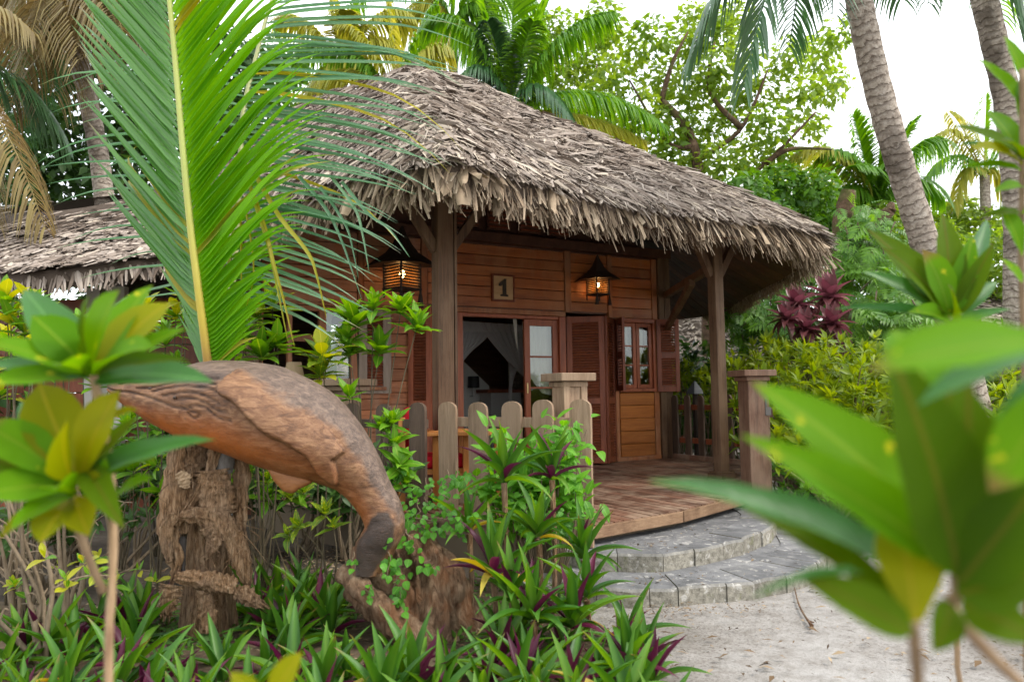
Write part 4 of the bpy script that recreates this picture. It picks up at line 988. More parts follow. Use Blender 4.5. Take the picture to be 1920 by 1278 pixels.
sheet([(Vector((2.87, 0.12, 1.95)), Vector((3.07, 0.12, 1.95))), (Vector((2.87, 0.12, 1.6)), Vector((3.04, 0.12, 1.6))), (Vector((2.90, 0.12, 1.3)), Vector((3.0, 0.12, 1.3)))], M_CURT, 'cloth', cur2, 0.012, 3)
sheet([(Vector((2.56, 0.12, 1.95)), Vector((2.78, 0.12, 1.95))), (Vector((2.66, 0.12, 1.75)), Vector((2.79, 0.12, 1.75))), (Vector((2.74, 0.12, 1.6)), Vector((2.79, 0.12, 1.58)))], M_CURT, 'cloth', cur2, 0.012, 3)
MB().box((2.93, 0.2, 1.06), (2.99, 0.22, 1.27)).build('red_cloth', plain('red_cloth', (0.42, 0.015, 0.03), 0.8), cur2, world_coords=False)
cur3 = thing('window_curtain', 'white curtain behind the window half hidden by croton leaves', 'curtain', HO, HRZ); cur3['local'] = 1
sheet([(Vector((-1.72, 0.15, 1.97)), Vector((-1.60, 0.15, 1.97))), (Vector((-1.72, 0.15, 1.5)), Vector((-1.64, 0.15, 1.5))), (Vector((-1.72, 0.15, 1.1)), Vector((-1.67, 0.15, 1.1)))], M_CURT, 'cloth', cur3, 0.012, 3)

# ------------------------------------------------------------------ veranda furniture seen between the pickets
M_TEAK = wood('orange_teak', (0.50, 0.20, 0.05), (0.62, 0.28, 0.08), (0.32, 0.11, 0.025), None, (8, 8, 1.2), 0.4)
M_RED = plain('red_cushion', (0.45, 0.008, 0.02), 0.85, 0.2)
def mk_chair(t):
    for sx in (-0.28, 0.28):
        for sy in (-0.27, 0.27): lp(t, 'leg', MB().box((sx - 0.028, sy - 0.028, 0), (sx + 0.028, sy + 0.028, 0.62 if sy < 0 else 0.78)), M_TEAK, bevel=0.004)
        lp(t, 'armrest', MB().box((sx - 0.045, -0.31, 0.62), (sx + 0.045, 0.24, 0.65)), M_TEAK, bevel=0.004)
    lp(t, 'seat', MB().box((-0.252, -0.27, 0.30), (0.252, 0.27, 0.34)), M_TEAK)
    for k in range(5): lp(t, 'back_slat', MB().box((-0.22 + k * 0.11 - 0.025, 0.26, 0.36), (-0.22 + k * 0.11 + 0.025, 0.28, 0.74)), M_TEAK)
    lp(t, 'seat_cushion', MB().box((-0.245, -0.28, 0.342), (0.245, 0.20, 0.45)), M_RED, bevel=0.03); lp(t, 'back_cushion', MB().box((-0.24, 0.12, 0.452), (0.24, 0.25, 0.86)), M_RED, bevel=0.04)
p = P(806, 900, 6.62); place('veranda_chair', 'teak armchair with red cushions behind the dark pickets', 'chair', (p.x + 0.02, 6.62, 0.352), mk_chair, R(100))
def mk_table(t):
    for sx in (-0.2, 0.2):
        for sy in (-0.2, 0.2): lp(t, 'leg', MB().box((sx - 0.035, sy - 0.035, 0), (sx + 0.035, sy + 0.035, 0.62)), M_TEAK, bevel=0.004)
    lp(t, 'table_top', MB().box((-0.26, -0.26, 0.622), (0.26, 0.26, 0.66)), M_TEAK, bevel=0.006)
p = P(880, 900, 6.5); place('side_table', 'orange teak side table behind the silvery pickets', 'table', (p.x, 6.5, 0.352), mk_table, R(-20))
def mk_tl(t):
    lp(t, 'lamp_shade', MB().tube([(0, 0, 0.15), (0, 0, 0.36)], [0.12, 0.075], 18, cap=False), cloth_mat('straw_shade', (0.55, 0.42, 0.26)), smooth=True); lp(t, 'lamp_base', MB().tube([(0, 0, -0.45), (0, 0, 0.0), (0, 0, 0.2)], [0.04, 0.05, 0.015], 10), M_TEAK, smooth=True)
    for z in (-0.62,): lp(t, 'stand', MB().box((-0.22, -0.2, -0.60), (0.22, 0.2, -0.452)).box((-0.2, -0.18, -0.85), (-0.14, -0.12, -0.60)).box((0.14, -0.18, -0.85), (0.2, -0.12, -0.60)), M_SHUT)
p = P(551, 716, 7.9); place('table_lamp', 'straw shaded table lamp under the dark window', 'lamp', (p.x, 7.9, p.z - 0.15), mk_tl)

# ------------------------------------------------------------------ carved whale
M_WHALE = NT('carved_whale_wood')
def _whale():
    t = M_WHALE; w = t.coords(None, (4, 14, 14), (0, R(25), 0), 'World'); w2 = t.coords(None, kind='World')
    g = t.noise(w, 2.2, 6, 0.65, None, 0.8); g2 = t.noise(w, 9.0, 5, 0.7); b = t.noise(w2, 5.0, 5, 0.6)
    grey, char, org, gro = t.attr('grey'), t.attr('char'), t.attr('orange'), t.attr('groove')
    c = t.ramp(g, [(0.30, (0.060, 0.024, 0.011)), (0.50, (0.175, 0.082, 0.038)), (0.75, (0.33, 0.18, 0.092))])
    c = t.mix(t.math('MULTIPLY', org, t.rng(b, 0.3, 0.6, 0.5, 1)), c, (0.38, 0.098, 0.015))
    gy = t.ramp(t.math('ADD', t.math('MULTIPLY', g, 0.5), t.math('MULTIPLY', g2, 0.5)), [(0.36, (0.035, 0.024, 0.018)), (0.5, (0.105, 0.075, 0.06)), (0.66, (0.235, 0.17, 0.13))])
    c = t.mix(t.rng(t.math('ADD', grey, t.math('MULTIPLY', t.math('SUBTRACT', b, 0.5), 1.3)), 0.42, 0.68, 0, 0.86), c, gy)
    c = t.mix(t.rng(t.math('ADD', char, t.math('MULTIPLY', t.math('SUBTRACT', b, 0.5), 0.9)), 0.42, 0.62, 0, 0.92), c, (0.035, 0.026, 0.022))
    c = t.mix(t.math('MULTIPLY', t.rng(g2, 0.56, 0.66, 0, 0.55), 1.0), c, (0.10, 0.05, 0.03))
    c = t.mix(t.math('MULTIPLY', gro, 0.75), c, (0.03, 0.016, 0.01))
    t.principled(c, t.rng(g2, 0.3, 0.7, 0.42, 0.62), t.bump(t.math('ADD', g, g2), 0.4, 0.012), 0.35)
_whale(); M_WHALE = M_WHALE.m
WH = [((201,722),(201,731)),((222,711),(230,756)),((265,703),(275,786)),((320,693),(325,813)),((385,679),(390,840)),((450,675),(445,858)),((515,684),(497,877)),((575,708),(545,893)),((628,742),(588,903)),
      ((675,795),(625,915)),((708,850),(652,935)),((730,900),(674,962)),((750,940),(684,985)),((759,975),(677,1000)),((754,1005),(668,1015)),((740,1035),(664,1040)),((722,1075),(655,1070))]
Z0 = [(180 + x / 3.043, 640 + y / 3.043) for x, y in []]
def zp(l): return [(180 + x / 3.043, 640 + y / 3.043) for x, y in l]
GROOVES = [zp(g) for g in ([(55,262),(150,283),(250,290),(350,310),(450,340),(540,372),(600,378),(660,365),(720,370),(770,410),(830,440),(870,442)], [(180,243),(300,235),(400,224),(520,214),(660,210),(780,216)],
    [(290,268),(400,262),(480,243),(560,235),(680,232),(780,250)], [(390,285),(470,270),(560,258),(650,260),(740,270),(810,300)], [(460,310),(560,295),(640,290),(720,310),(800,350)], [(550,325),(650,325),(720,345),(790,385),(860,410)],
    [(620,402),(650,398),(690,412),(655,430),(622,404)], [(1180,790),(1250,830),(1330,850)])]
FIN_LOW = zp([(790,255),(800,300),(860,330),(905,362),(960,425),(1010,475),(1080,530),(1150,560),(1220,605),(1272,645),(1300,715),(1335,765),(1390,806),(1415,790),(1422,730),(1410,660)])
def whale():
    NS_, NR = 330, 150; YW = 3.92
    T_ = spline([Vector((a[0], a[1], 0)) for a, b in WH], NS_); B_ = spline([Vector((b[0], b[1], 0)) for a, b in WH], NS_)
    t = thing('whale_carving', 'carved wooden whale with weathered grey back and orange jaw on a stump', 'carving', P(700, 1075, YW))
    th = np.linspace(0, 2 * np.pi, NR, endpoint=False)
    Tn = np.array([(p.x, p.y) for p in T_]); Bn = np.array([(p.x, p.y) for p in B_])
    C_ = (Tn + Bn) / 2; A_ = (Tn - Bn) / 2; ha = np.linalg.norm(A_, axis=1)
    co = np.cos(th); si = np.sin(th)
    px = C_[:, None, :] + A_[:, None, :] * (np.sign(co) * np.abs(co) ** 0.93)[None, :, None]
    u = np.linspace(0, 1, NS_); kd = np.interp(u, [0, 0.1, 0.3, 0.6, 0.75, 1.0], [0.9, 0.95, 0.92, 0.95, 1.0, 1.0])
    dep = (ha * kd)[:, None] * si[None, :] / 357.0           # metres towards the camera (+)
    def polyd(pts, P_):
        d = np.full(P_.shape[:2], 1e9)
        for (x0, y0), (x1, y1) in zip(pts, pts[1:]):
            e = np.array([x1 - x0, y1 - y0]); L2 = (e ** 2).sum(); w = P_ - np.array([x0, y0]); k = np.clip((w @ e) / L2, 0, 1)
            d = np.minimum(d, np.hypot(w[..., 0] - k * e[0], w[..., 1] - k * e[1]))
        return d
    disp = np.zeros_like(dep); gro = np.zeros_like(dep); front = (si > 0.02)[None, :] * np.ones_like(dep)
    for g in GROOVES:
        g = [(p.x, p.y) for p in spline([Vector((a, b, 0)) for a, b in g], 40)]
        d = polyd(g, px); k = np.exp(-(d / 1.9) ** 2) * front; disp -= 0.012 * k; gro = np.maximum(gro, k)
    fl = [(p.x, p.y) for p in spline([Vector((a, b, 0)) for a, b in FIN_LOW], 60)]
    d = polyd(fl, px)
    # above / right of the lower fin edge counts as fin
    poly = fl + [(660, 840), (610, 770), (540, 700), (470, 690)]
    X, Y_ = px[..., 0], px[..., 1]; ins = np.zeros(X.shape, bool); j = len(poly) - 1
    for i in range(len(poly)):
        xi, yi = poly[i]; xj, yj = poly[j]
        ins ^= ((yi > Y_) != (yj > Y_)) & (X < (xj - xi) * (Y_ - yi) / (yj - yi + 1e-9) + xi); j = i
    disp += ins * front * 0.052 * np.clip(d / 4.0, 0, 1) * np.exp(-(d / 55.0) ** 2)
    gro = np.maximum(gro, 0.8 * np.exp(-(d / 2.2) ** 2) * front * (~ins))
    disp += front * 0.0
    V = np.zeros((NS_, NR, 3)); c0 = CAM
    for i in range(NS_):
        for k in range(NR):
            q = P(px[i, k, 0], px[i, k, 1], YW); r = q
            nz = 0.006 * mnoise.noise((px[i, k, 0] * 0.02, px[i, k, 1] * 0.02, si[k] * 2)) + 0.003 * mnoise.noise((px[i, k, 0] * 0.07, px[i, k, 1] * 0.07, si[k] * 3))
            V[i, k] = (r.x, r.y - dep[i, k] - disp[i, k] - nz * si[k], r.z + nz * co[k])
    off = np.array(t.location); Vf = V.reshape(-1, 3)
    q = []
    ii, kk = np.meshgrid(np.arange(NS_ - 1), np.arange(NR), indexing='ij'); k2 = (kk + 1) % NR
    q = np.stack([ii * NR + kk, (ii + 1) * NR + kk, (ii + 1) * NR + k2, ii * NR + k2], -1).reshape(-1, 4)
    me = mesh_quads('body', Vf, q, smooth=True)
    cc = co[None, :] * np.ones((NS_, 1)); uu = u[:, None] * np.ones((1, NR))
    grey = np.clip((cc + 0.02) * 1.15, 0, 1) * np.interp(uu, [0, 0.12, 0.25, 0.6, 0.75, 1], [0.45, 0.65, 1.0, 1.0, 0.9, 0.2])
    grey = np.where(ins & (front > 0), grey * np.clip(d / 75.0, 0.25, 1.0), grey)
    char = np.interp(uu, [0, 0.70, 0.76, 0.84, 0.92, 1], [0, 0.0, 1.0, 1.25, 1.1, 0.6]) * np.clip(1.15 - 0.9 * np.abs(cc + 0.1), 0, 1)
    org = np.clip((-cc - 0.05) * 1.8, 0, 1) * np.interp(uu, [0, 0.1, 0.3, 0.45, 0.6, 0.7, 0.8, 1], [0.9, 1, 1, 0.45, 0.35, 0.7, 0.2, 0])
    for nm, arr in (('grey', grey), ('char', char), ('orange', org), ('groove', gro)):
        a = me.attributes.new(nm, 'FLOAT', 'POINT'); a.data.foreach_set('value', arr.astype(np.float32).ravel())
    add('body', me, M_WHALE, t)
    # belly fin, knobs on the snout
    fin = [(498, 872), (560, 890), (590, 903), (560, 917), (548, 927), (530, 920), (512, 900)]; n = len(fin)
    v = [P(x, y, YW - 0.10) for x, y in fin] + [P(x, y, YW + 0.02) for x, y in fin]
    MB().addv(v, [tuple(range(n)), tuple(range(2 * n - 1, n - 1, -1))] + [(i, n + i, n + (i + 1) % n, (i + 1) % n) for i in range(n)]).build('belly_fin', M_WHALE2, t, bevel=0.02, smooth=True)
    for x, y in zp([(168, 237), (376, 271), (541, 319)]):
        uu_ = None; c = P(x, y, YW); best = np.argmin(np.where(front.ravel() > 0, np.hypot(px.reshape(-1, 2)[:, 0] - x, px.reshape(-1, 2)[:, 1] - y), 1e9)); c = Vector(Vf[best])
        b = [tuple(c + Vector((0.0095 * math.cos(a) * math.cos(e), 0.0095 * math.sin(e), 0.0095 * math.sin(a) * math.cos(e)))) for e in [-1.5 + 3 * i / 5 for i in range(6)] for a in [2 * math.pi * j / 10 for j in range(10)]]
        add('knob', mesh_from('knob', b, [(i * 10 + j, i * 10 + (j + 1) % 10, (i + 1) * 10 + (j + 1) % 10, (i + 1) * 10 + j) for i in range(5) for j in range(10)], smooth=True), M_LANT, t)
    return t
M_WHALE2 = wood('whale_belly_wood', (0.36, 0.14, 0.045), (0.44, 0.19, 0.07), (0.20, 0.07, 0.02), None, (5, 12, 12), 0.5)
whale()

# ------------------------------------------------------------------ old stump under the tail
M_BARK = NT('split_bark')
def _bark():
    t = M_BARK; w = t.coords(None, (9, 9, 2.6), (0, R(-18), 0), 'World'); w2 = t.coords(None, kind='World')
    g = t.noise(w, 2.4, 7, 0.7, None, 1.2); b = t.noise(w2, 6, 5, 0.6); c = t.ramp(g, [(0.30, (0.04, 0.022, 0.013)), (0.5, (0.19, 0.115, 0.07)), (0.75, (0.37, 0.26, 0.17))])
    c = t.mix(t.rng(b, 0.5, 0.65, 0, 0.6), c, (0.23, 0.095, 0.04)); c = t.mix(t.rng(b, 0.42, 0.3, 0, 0.5), c, (0.40, 0.33, 0.23))
    t.principled(c, 0.9, t.bump(t.math('ADD', g, t.math('MULTIPLY', b, 0.5)), 1.0, 0.05), 0.15)
_bark(); M_BARK = M_BARK.m
stump = thing('tree_stump', 'gnarled old stump with split bark carrying the whale tail', 'stump', P(800, 1190, 4.15))
def lumpy(rings, NR=64, amp=0.06, freq=5.0, sub=40):
    """Lofted trunk with ridges: rings are (centre, radius)."""
    cs = spline([Vector(c) for c, r in rings], sub); rs = [x.x for x in spline([Vector((r, 0, 0)) for c, r in rings], sub)]; v = []; f = []
    for i in range(sub):
        for k in range(NR):
            a = 2 * math.pi * k / NR; d = Vector((math.cos(a), math.sin(a), 0)); p = cs[i] + d * rs[i]
            n = mnoise.noise((math.cos(a) * freq * 0.5, math.sin(a) * freq * 0.5, i / sub * 2.2)) + 0.6 * mnoise.noise((math.cos(a) * freq * 1.4, math.sin(a) * freq * 1.4, i / sub * 3 + 5)) + 0.35 * mnoise.noise((p.x * 22, p.y * 22, p.z * 9))
            v.append(tuple(p + d * n * amp))
    for i in range(sub - 1):
        for k in range(NR): f.append((i * NR + k, i * NR + (k + 1) % NR, (i + 1) * NR + (k + 1) % NR, (i + 1) * NR + k))
    f.append(tuple(range((sub - 1) * NR, sub * NR)))
    return mesh_from('trunk', v, f, smooth=True)
def PZ(px, z, Y):
    """Point at column px (near the horizon row), height z, depth Y."""
    p = P(px, 744, Y); return Vector((p.x, Y, z))
add('stump_body', lumpy([(PZ(800, -0.05, 4.18), 0.30), (PZ(803, 0.12, 4.18), 0.235), (PZ(800, 0.28, 4.2), 0.20), (PZ(790, 0.42, 4.22), 0.165), (PZ(775, 0.54, 4.24), 0.10), (PZ(785, 0.60, 4.28), 0.03)], amp=0.085), M_BARK, stump)
add('stump_shoulder', lumpy([(P(760, 1180, 4.1), 0.10), (P(735, 1110, 4.02), 0.12), (P(705, 1060, 3.95), 0.105), (P(697, 1020, 3.95), 0.085)], amp=0.035, sub=24, NR=40), M_BARK, stump)
for pth, r0, r1 in ((((640, 1068, 3.9), (690, 1115, 3.85), (740, 1165, 3.85), (800, 1215, 3.85)), 0.045, 0.075), (((650, 1105, 3.95), (700, 1150, 3.9), (760, 1200, 3.9)), 0.03, 0.05)):
    q = spline([P(*a) for a in pth], 16); MB().tube(q, [lerp(r0, r1, i / 15) * (1 + 0.25 * random.random()) for i in range(16)], 10, jitter=0.35).build('root', M_BARK, stump, smooth=True)

# ------------------------------------------------------------------ young coconut palm behind the whale
palm = thing('young_coconut_palm', 'young coconut palm with fibrous trunk and huge upright fronds behind the whale', 'palm', PZ(392, 0, 4.2))
M_FIB = NT('palm_fibre')
def _fib():
    t = M_FIB; w = t.coords(None, (24, 24, 4), kind='World'); w2 = t.coords(None, kind='World'); r = t.rand()
    g = t.noise(w, 2.6, 7, 0.75, None, 0.6); b = t.noise(w2, 5, 4, 0.6)
    c = t.ramp(g, [(0.33, (0.05, 0.025, 0.012)), (0.48, (0.24, 0.135, 0.068)), (0.68, (0.46, 0.32, 0.20))]); c = t.mix(t.rng(b, 0.45, 0.65, 0, 0.5), c, (0.24, 0.17, 0.12)); f2 = t.noise(t.coords(None, (150, 150, 14), kind='World'), 1.0, 4, 0.7); c = t.mix(t.rng(f2, 0.5, 0.62, 0, 0.7), c, (0.05, 0.028, 0.015))
    hv = t.new('ShaderNodeHueSaturation'); t.link(c, hv.inputs['Color']); t.link(t.rng(r, 0, 1, 0.7, 1.15), hv.inputs['Value'])
    t.principled(hv.outputs['Color'], 0.9, t.bump(g, 0.9, 0.02), 0.15)
_fib(); M_FIB = M_FIB.m
M_FIBG = wood('grey_palm_sheath', (0.17, 0.15, 0.135), (0.26, 0.235, 0.215), (0.07, 0.055, 0.045), None, (18, 18, 1.5), 0.75)
add('trunk', lumpy([(PZ(395, -0.05, 4.2), 0.165), (PZ(397, 0.10, 4.2), 0.14), (PZ(395, 0.35, 4.2), 0.118), (PZ(396, 0.6, 4.2), 0.108), (PZ(395, 0.85, 4.22), 0.10), (PZ(392, 1.15, 4.22), 0.10), (PZ(390, 1.5, 4.2), 0.06)], amp=0.022, freq=9, sub=70), M_FIB, palm)
def flap(px_path, Y, wpx, mat, name='sheath', curve=0.35, jag=0.0, parent=palm, seg=30, m=15):
    rg = 0.3 if name == 'leaf_base' and mat is not M_FIB else 1.0
    """A curved sheet of old leaf base along a path of pixels at depth Y (or per-point depths), width in pixels."""
    pts = spline([P(a[0], a[1], a[2] if len(a) > 2 else Y) for a in px_path], seg); ws = [x.x for x in spline([Vector((w, 0, 0)) for w in wpx], seg)]; v = []; f = []
    for i, p in enumerate(pts):
        tan = (pts[min(i + 1, seg - 1)] - pts[max(i - 1, 0)]).normalized(); sd = tan.cross(Vector((0, -1, 0))); sd.normalize(); w = ws[i] / FPX * Y / 2
        for k in range(m):
            u = -1 + 2 * k / (m - 1); q = p + sd * (u * w * (1 + 0.45 * rg * mnoise.noise((i * 0.9, u * 2, p.x * 9)))) + Vector((0, -1, 0)) * (curve * w * 0.7 * (1 - u * u) + 0.014 * rg * mnoise.noise((i * 0.35, u * 3.0, p.z * 5)) + 0.009 * rg * mnoise.noise((i * 0.12, u * 9.0, p.x * 7)))
            if i == seg - 1: q = q + tan * (jag * random.uniform(-1, 1))
            v.append(tuple(q))
    for i in range(seg - 1):
        for k in range(m - 1): f.append((i * m + k, i * m + k + 1, (i + 1) * m + k + 1, (i + 1) * m + k))
    o = add(name, mesh_from(name, v, f, smooth=True), mat, parent); s = o.modifiers.new('thick', 'SOLIDIFY'); s.thickness = 0.004; return o
flap([(338, 795), (330, 860), (322, 930), (318, 1000), (330, 1060), (322, 1095)], 4.02, [22, 34, 42, 40, 26, 6], M_FIB, jag=0.03)
flap([(325, 960), (312, 1000), (318, 1050), (308, 1035)], 3.99, [30, 26, 14, 3], M_FIB, jag=0.04)
flap([(438, 850), (452, 880), (450, 940), (452, 1010), (462, 1075), (463, 1105)], 4.05, [20, 34, 30, 24, 24, 8], M_FIB)
flap([(410, 810), (395, 880), (365, 935), (330, 985)], 3.99, [26, 20, 14, 8], M_FIB, 'leaf_base', 0.6)
flap([(424, 830), (422, 860), (420, 886)], 4.02, [36, 38, 34], M_FIBG, 'leaf_base', 0.7)
flap([(368, 830), (362, 870), (360, 900)], 4.05, [44, 46, 34], M_FIB, 'leaf_base', 0.7)
flap([(400, 880), (402, 910), (408, 965)], 4.0, [52, 68, 70], M_FIB, 'leaf_base', 0.6)
flap([(338, 965), (375, 965), (410, 975), (438, 1010), (455, 1060), (461, 1095)], 3.97, [16, 34, 46, 42, 34, 8], M_FIB, curve=0.6)
flap([(395, 985), (402, 1010), (385, 1050)], 3.96, [40, 34, 4], M_FIB)
flap([(330, 1080), (370, 1085), (410, 1092), (445, 1100)], 3.96, [20, 34, 40, 30], M_FIB, curve=0.9)
flap([(385, 1105), (388, 1140), (390, 1185)], 4.0, [30, 34, 30], M_FIB, 'leaf_base', 0.7)
flap([(322, 1095), (318, 1120), (310, 1155)], 3.98, [44, 40, 20], M_FIB, jag=0.03)
flap([(440, 1110), (465, 1118), (492, 1135)], 3.95, [24, 34, 14], M_FIB, jag=0.05)
flap([(335, 885), (345, 900), (350, 915)], 3.97, [14, 26, 10], plain('torn_sheath', (0.36, 0.25, 0.15), 0.8), 'torn_end', 0.3)
flap([(352, 905), (348, 950), (345, 1000)], 4.03, [22, 22, 18], M_FIB, 'leaf_base', 0.6)
flap([(335, 1005), (335, 1040), (336, 1075)], 4.05, [26, 26, 22], wood('black_sheath', (0.06, 0.05, 0.045), (0.13, 0.11, 0.095), (0.025, 0.02, 0.016), None, (18, 18, 1.5), 0.8), 'leaf_base', 0.6)
for k in range(26):
    a = random.uniform(310, 470); b = random.uniform(880, 1150); q = [P(a, b, 3.95), P(a + random.gauss(0, 14), b + random.uniform(10, 30), 3.92), P(a + random.gauss(0, 22), b + random.uniform(25, 60), 3.93)]
    MB().tube(spline(q, 6), [0.0025, 0.0025, 0.002, 0.002, 0.0015, 0.001], 4).build('fibre', M_FIB, palm)

M_LEAFLET = [leaf_mat('palm_leaflet_green', (0.085, 0.25, 0.004), (0.13, 0.33, 0.008), (0.20, 0.36, 0.05), 0.5, 0.45, uvveins=False, spec=0.2, tip=True),
             leaf_mat('palm_leaflet_glossy', (0.055, 0.17, 0.03), (0.10, 0.25, 0.045), (0.2, 0.3, 0.1), 0.3, 0.27, uvveins=False, spec=0.6, tip=True),
             leaf_mat('palm_leaflet_blue', (0.065, 0.16, 0.085), (0.14, 0.26, 0.14), (0.2, 0.3, 0.1), 0.3, 0.33, uvveins=False, spec=0.5, tip=True)]
M_LEAFDRY = leaf_mat('palm_leaflet_yellow', (0.22, 0.24, 0.02), (0.34, 0.30, 0.04), None, 0.4, 0.5)
LFT = {}
for mi, m_ in enumerate(M_LEAFLET):
    LFT[mi] = []
    for k in range(5):
        me = leaf_mesh('leaflet', 1.0, 0.3, 'leaflet', bend=(0.12, 0.3, 0.22, 0.45, 0.05)[k], fold=0.32, seg=9, tipbend=(0.2, 0.5, 0.9, 0.3, 0.6)[k], ar=0.045); me.materials.append(m_); LFT[mi].append(me)
LFT[3] = []
for k in range(2):
    me = leaf_mesh('leaflet', 1.0, 0.3, 'leaflet', bend=0.5, fold=0.3, seg=9, tipbend=1.0, ar=0.045); me.materials.append(M_LEAFDRY); LFT[3].append(me)
def pick(k, opts=(0, 1, 2, 3, 4)): return random.choice(LFT[3]) if random.random() < 0.05 else LFT[k][random.choice(opts)]
def rachis(path, r0, r1, mat, name='frond'):
    c = spline(path, 60); return c, MB().tube(c, [lerp(r0, r1, i / 59) for i in range(60)], 10).build(name, mat, palm, smooth=True)
t = NT('rachis_yellow'); w_ = t.coords(None, kind='World'); sz = t.new('ShaderNodeSeparateXYZ'); t.link(w_, sz.inputs[0])
t.principled(t.mix(t.rng(sz.outputs['Z'], 1.3, 2.5, 0, 1), t.mix(t.rng(sz.outputs['Z'], 1.45, 1.75, 0, 1), (0.30, 0.11, 0.05), (0.62, 0.40, 0.03)), (0.42, 0.46, 0.12)), 0.4); M_RACH = t.m
# upright frond nearest the camera
c1, fr1 = rachis([P(393, 705, 4.18), P(385, 640, 4.12), P(372, 540, 4.04), P(358, 430, 3.98), P(345, 300, 3.92), P(332, 150, 3.88), P(318, 0, 3.84), P(300, -190, 3.80)], 0.026, 0.012, M_RACH)
fr1['label'] = 'upright bright green frond with yellow midrib'
N1 = 74
for i in range(N1):
    u = 0.03 + 0.95 * i / (N1 - 1); k = min(int(u * 59), 58); p = c1[k].lerp(c1[k + 1], u * 59 - k)
    # left side: long glossy leaflets rising to the left
    if u > 0.20:
        g = min(1, (u - 0.20) * 7 + 0.45); d = Vector((-0.66 - random.gauss(0, 0.02), 0.10 + random.gauss(0, 0.05), 0.74)); d.normalize()
        L = (0.78 + 0.30 * math.sin(min(1, (u - 0.2) / 0.5) * 1.57)) * g * random.uniform(0.93, 1.06)
        leaf_obj(fr1, pick(1, (0, 4, 4)), None, p + Vector((-0.012, 0, 0)), d, Vector((-0.30, -0.8, 0.45 + random.gauss(0, 0.12))), L, 0.036, 'leaflet')
    else:
        d = Vector((-0.5, 0.1, 0.72 + random.gauss(0, 0.06))); d.normalize()
        leaf_obj(fr1, random.choice(LFT[1]), None, p + Vector((-0.012, 0, 0)), d, Vector((-0.3, -0.8, 0.5)), random.uniform(0.10, 0.24) + u, 0.02, 'leaflet')
    # right side: broad translucent leaflets rising to the right, the lowest spreading flat
    s_ = max(0, 0.38 - u) / 0.38
    d = Vector((0.64 + 0.14 * s_ + random.gauss(0, 0.03), -0.10 - 0.1 * random.random(), 0.76 - 0.12 * s_)); d.normalize()
    L = (0.20 + 0.78 * min(1, u * 2.3)) * random.uniform(0.88, 1.06)
    leaf_obj(fr1, pick(0), None, p + Vector((0.012, 0, 0)), d, Vector((-0.25 + random.gauss(0, 0.08), -0.9, 0.25)), L, 0.058, 'leaflet')
# second frond behind it: leaflets spread level to both sides
c2, fr2 = rachis([P(408, 690, 4.36), P(432, 560, 4.45), P(446, 430, 4.52), P(450, 320, 4.56), P(456, 212, 4.6), P(477, 119, 4.66), P(510, 0, 4.72), P(560, -130, 4.8)], 0.022, 0.010, plain('rachis_pale', (0.42, 0.42, 0.20), 0.5))
fr2['label'] = 'frond with long blue-green leaflets spread level to both sides'
N2 = 62
for i in range(N2):
    u = 0.16 + 0.82 * i / (N2 - 1); k = min(int(u * 59), 58); p = c2[k].lerp(c2[k + 1], u * 59 - k)
    v_ = (u - 0.16) / 0.82
    d = Vector((1.0, -0.10 + random.gauss(0, 0.06), -0.36 + 0.42 * min(1, v_ * 1.15) + random.gauss(0, 0.03))); d.normalize()
    L = lerp(0.80, 1.32, min(1, v_ * 2.0)) * random.uniform(0.85, 1.06)
    leaf_obj(fr2, pick(2, (0, 4, 4, 1)), None, p, d, Vector((0.05, -0.75, 0.65 + random.gauss(0, 0.15))), L, 0.034, 'leaflet')
    if v_ > 0.66 or i % 2: continue
    d = Vector((-1.0, 0.02 + random.gauss(0, 0.05), -0.02 + 0.34 * v_ + random.gauss(0, 0.02))); d.normalize()
    L = lerp(0.85, 1.38, min(1, v_ * 2.4)) * random.uniform(0.75, 1.06)
    leaf_obj(fr2, LFT[2][random.choice((0, 4, 1))], None, p, d, Vector((-0.05, -0.6, 0.8 + random.gauss(0, 0.12))), L * 1.05, 0.030, 'leaflet')
# bright low leaflets of a third short frond to the right
c3, fr3 = rachis([P(420, 560, 4.30), P(428, 500, 4.26), P(438, 420, 4.22), P(450, 310, 4.18)], 0.010, 0.006, M_RACH)
fr3['label'] = 'short bright green frond fanning towards the veranda'
for i in range(20):
    u = i / 19; p = c3[int(u * 58)]; d = Vector((0.90, -0.1, 0.16 + 0.42 * u + random.gauss(0, 0.03))); d.normalize()
    leaf_obj(fr3, random.choice(LFT[0]), None, p, d, Vector((-0.1, -0.8, 0.5)), lerp(0.25, 0.58, u) * random.uniform(0.9, 1.1), 0.036, 'leaflet')
def ribbon(path, w, mat, parent, name='leaflet', seg=16):
    pts = spline([P(*a) for a in path], seg); v = []; f = []
    for i, p in enumerate(pts):
        tan = (pts[min(i + 1, seg - 1)] - pts[max(i - 1, 0)]).normalized(); sd = tan.cross(Vector((0.2, -1, 0.2))).normalized(); ww = w * (1 - (i / (seg - 1)) ** 2 * 0.9)
        v += [tuple(p - sd * ww), tuple(p + Vector((0, 0.004, 0))), tuple(p + sd * ww)]
    for i in range(seg - 1):
        for k in range(2): f.append((i * 3 + k, i * 3 + k + 1, i * 3 + 4 + k, i * 3 + 3 + k))
    return add(name, mesh_from(name, v, f, smooth=True), mat, parent)
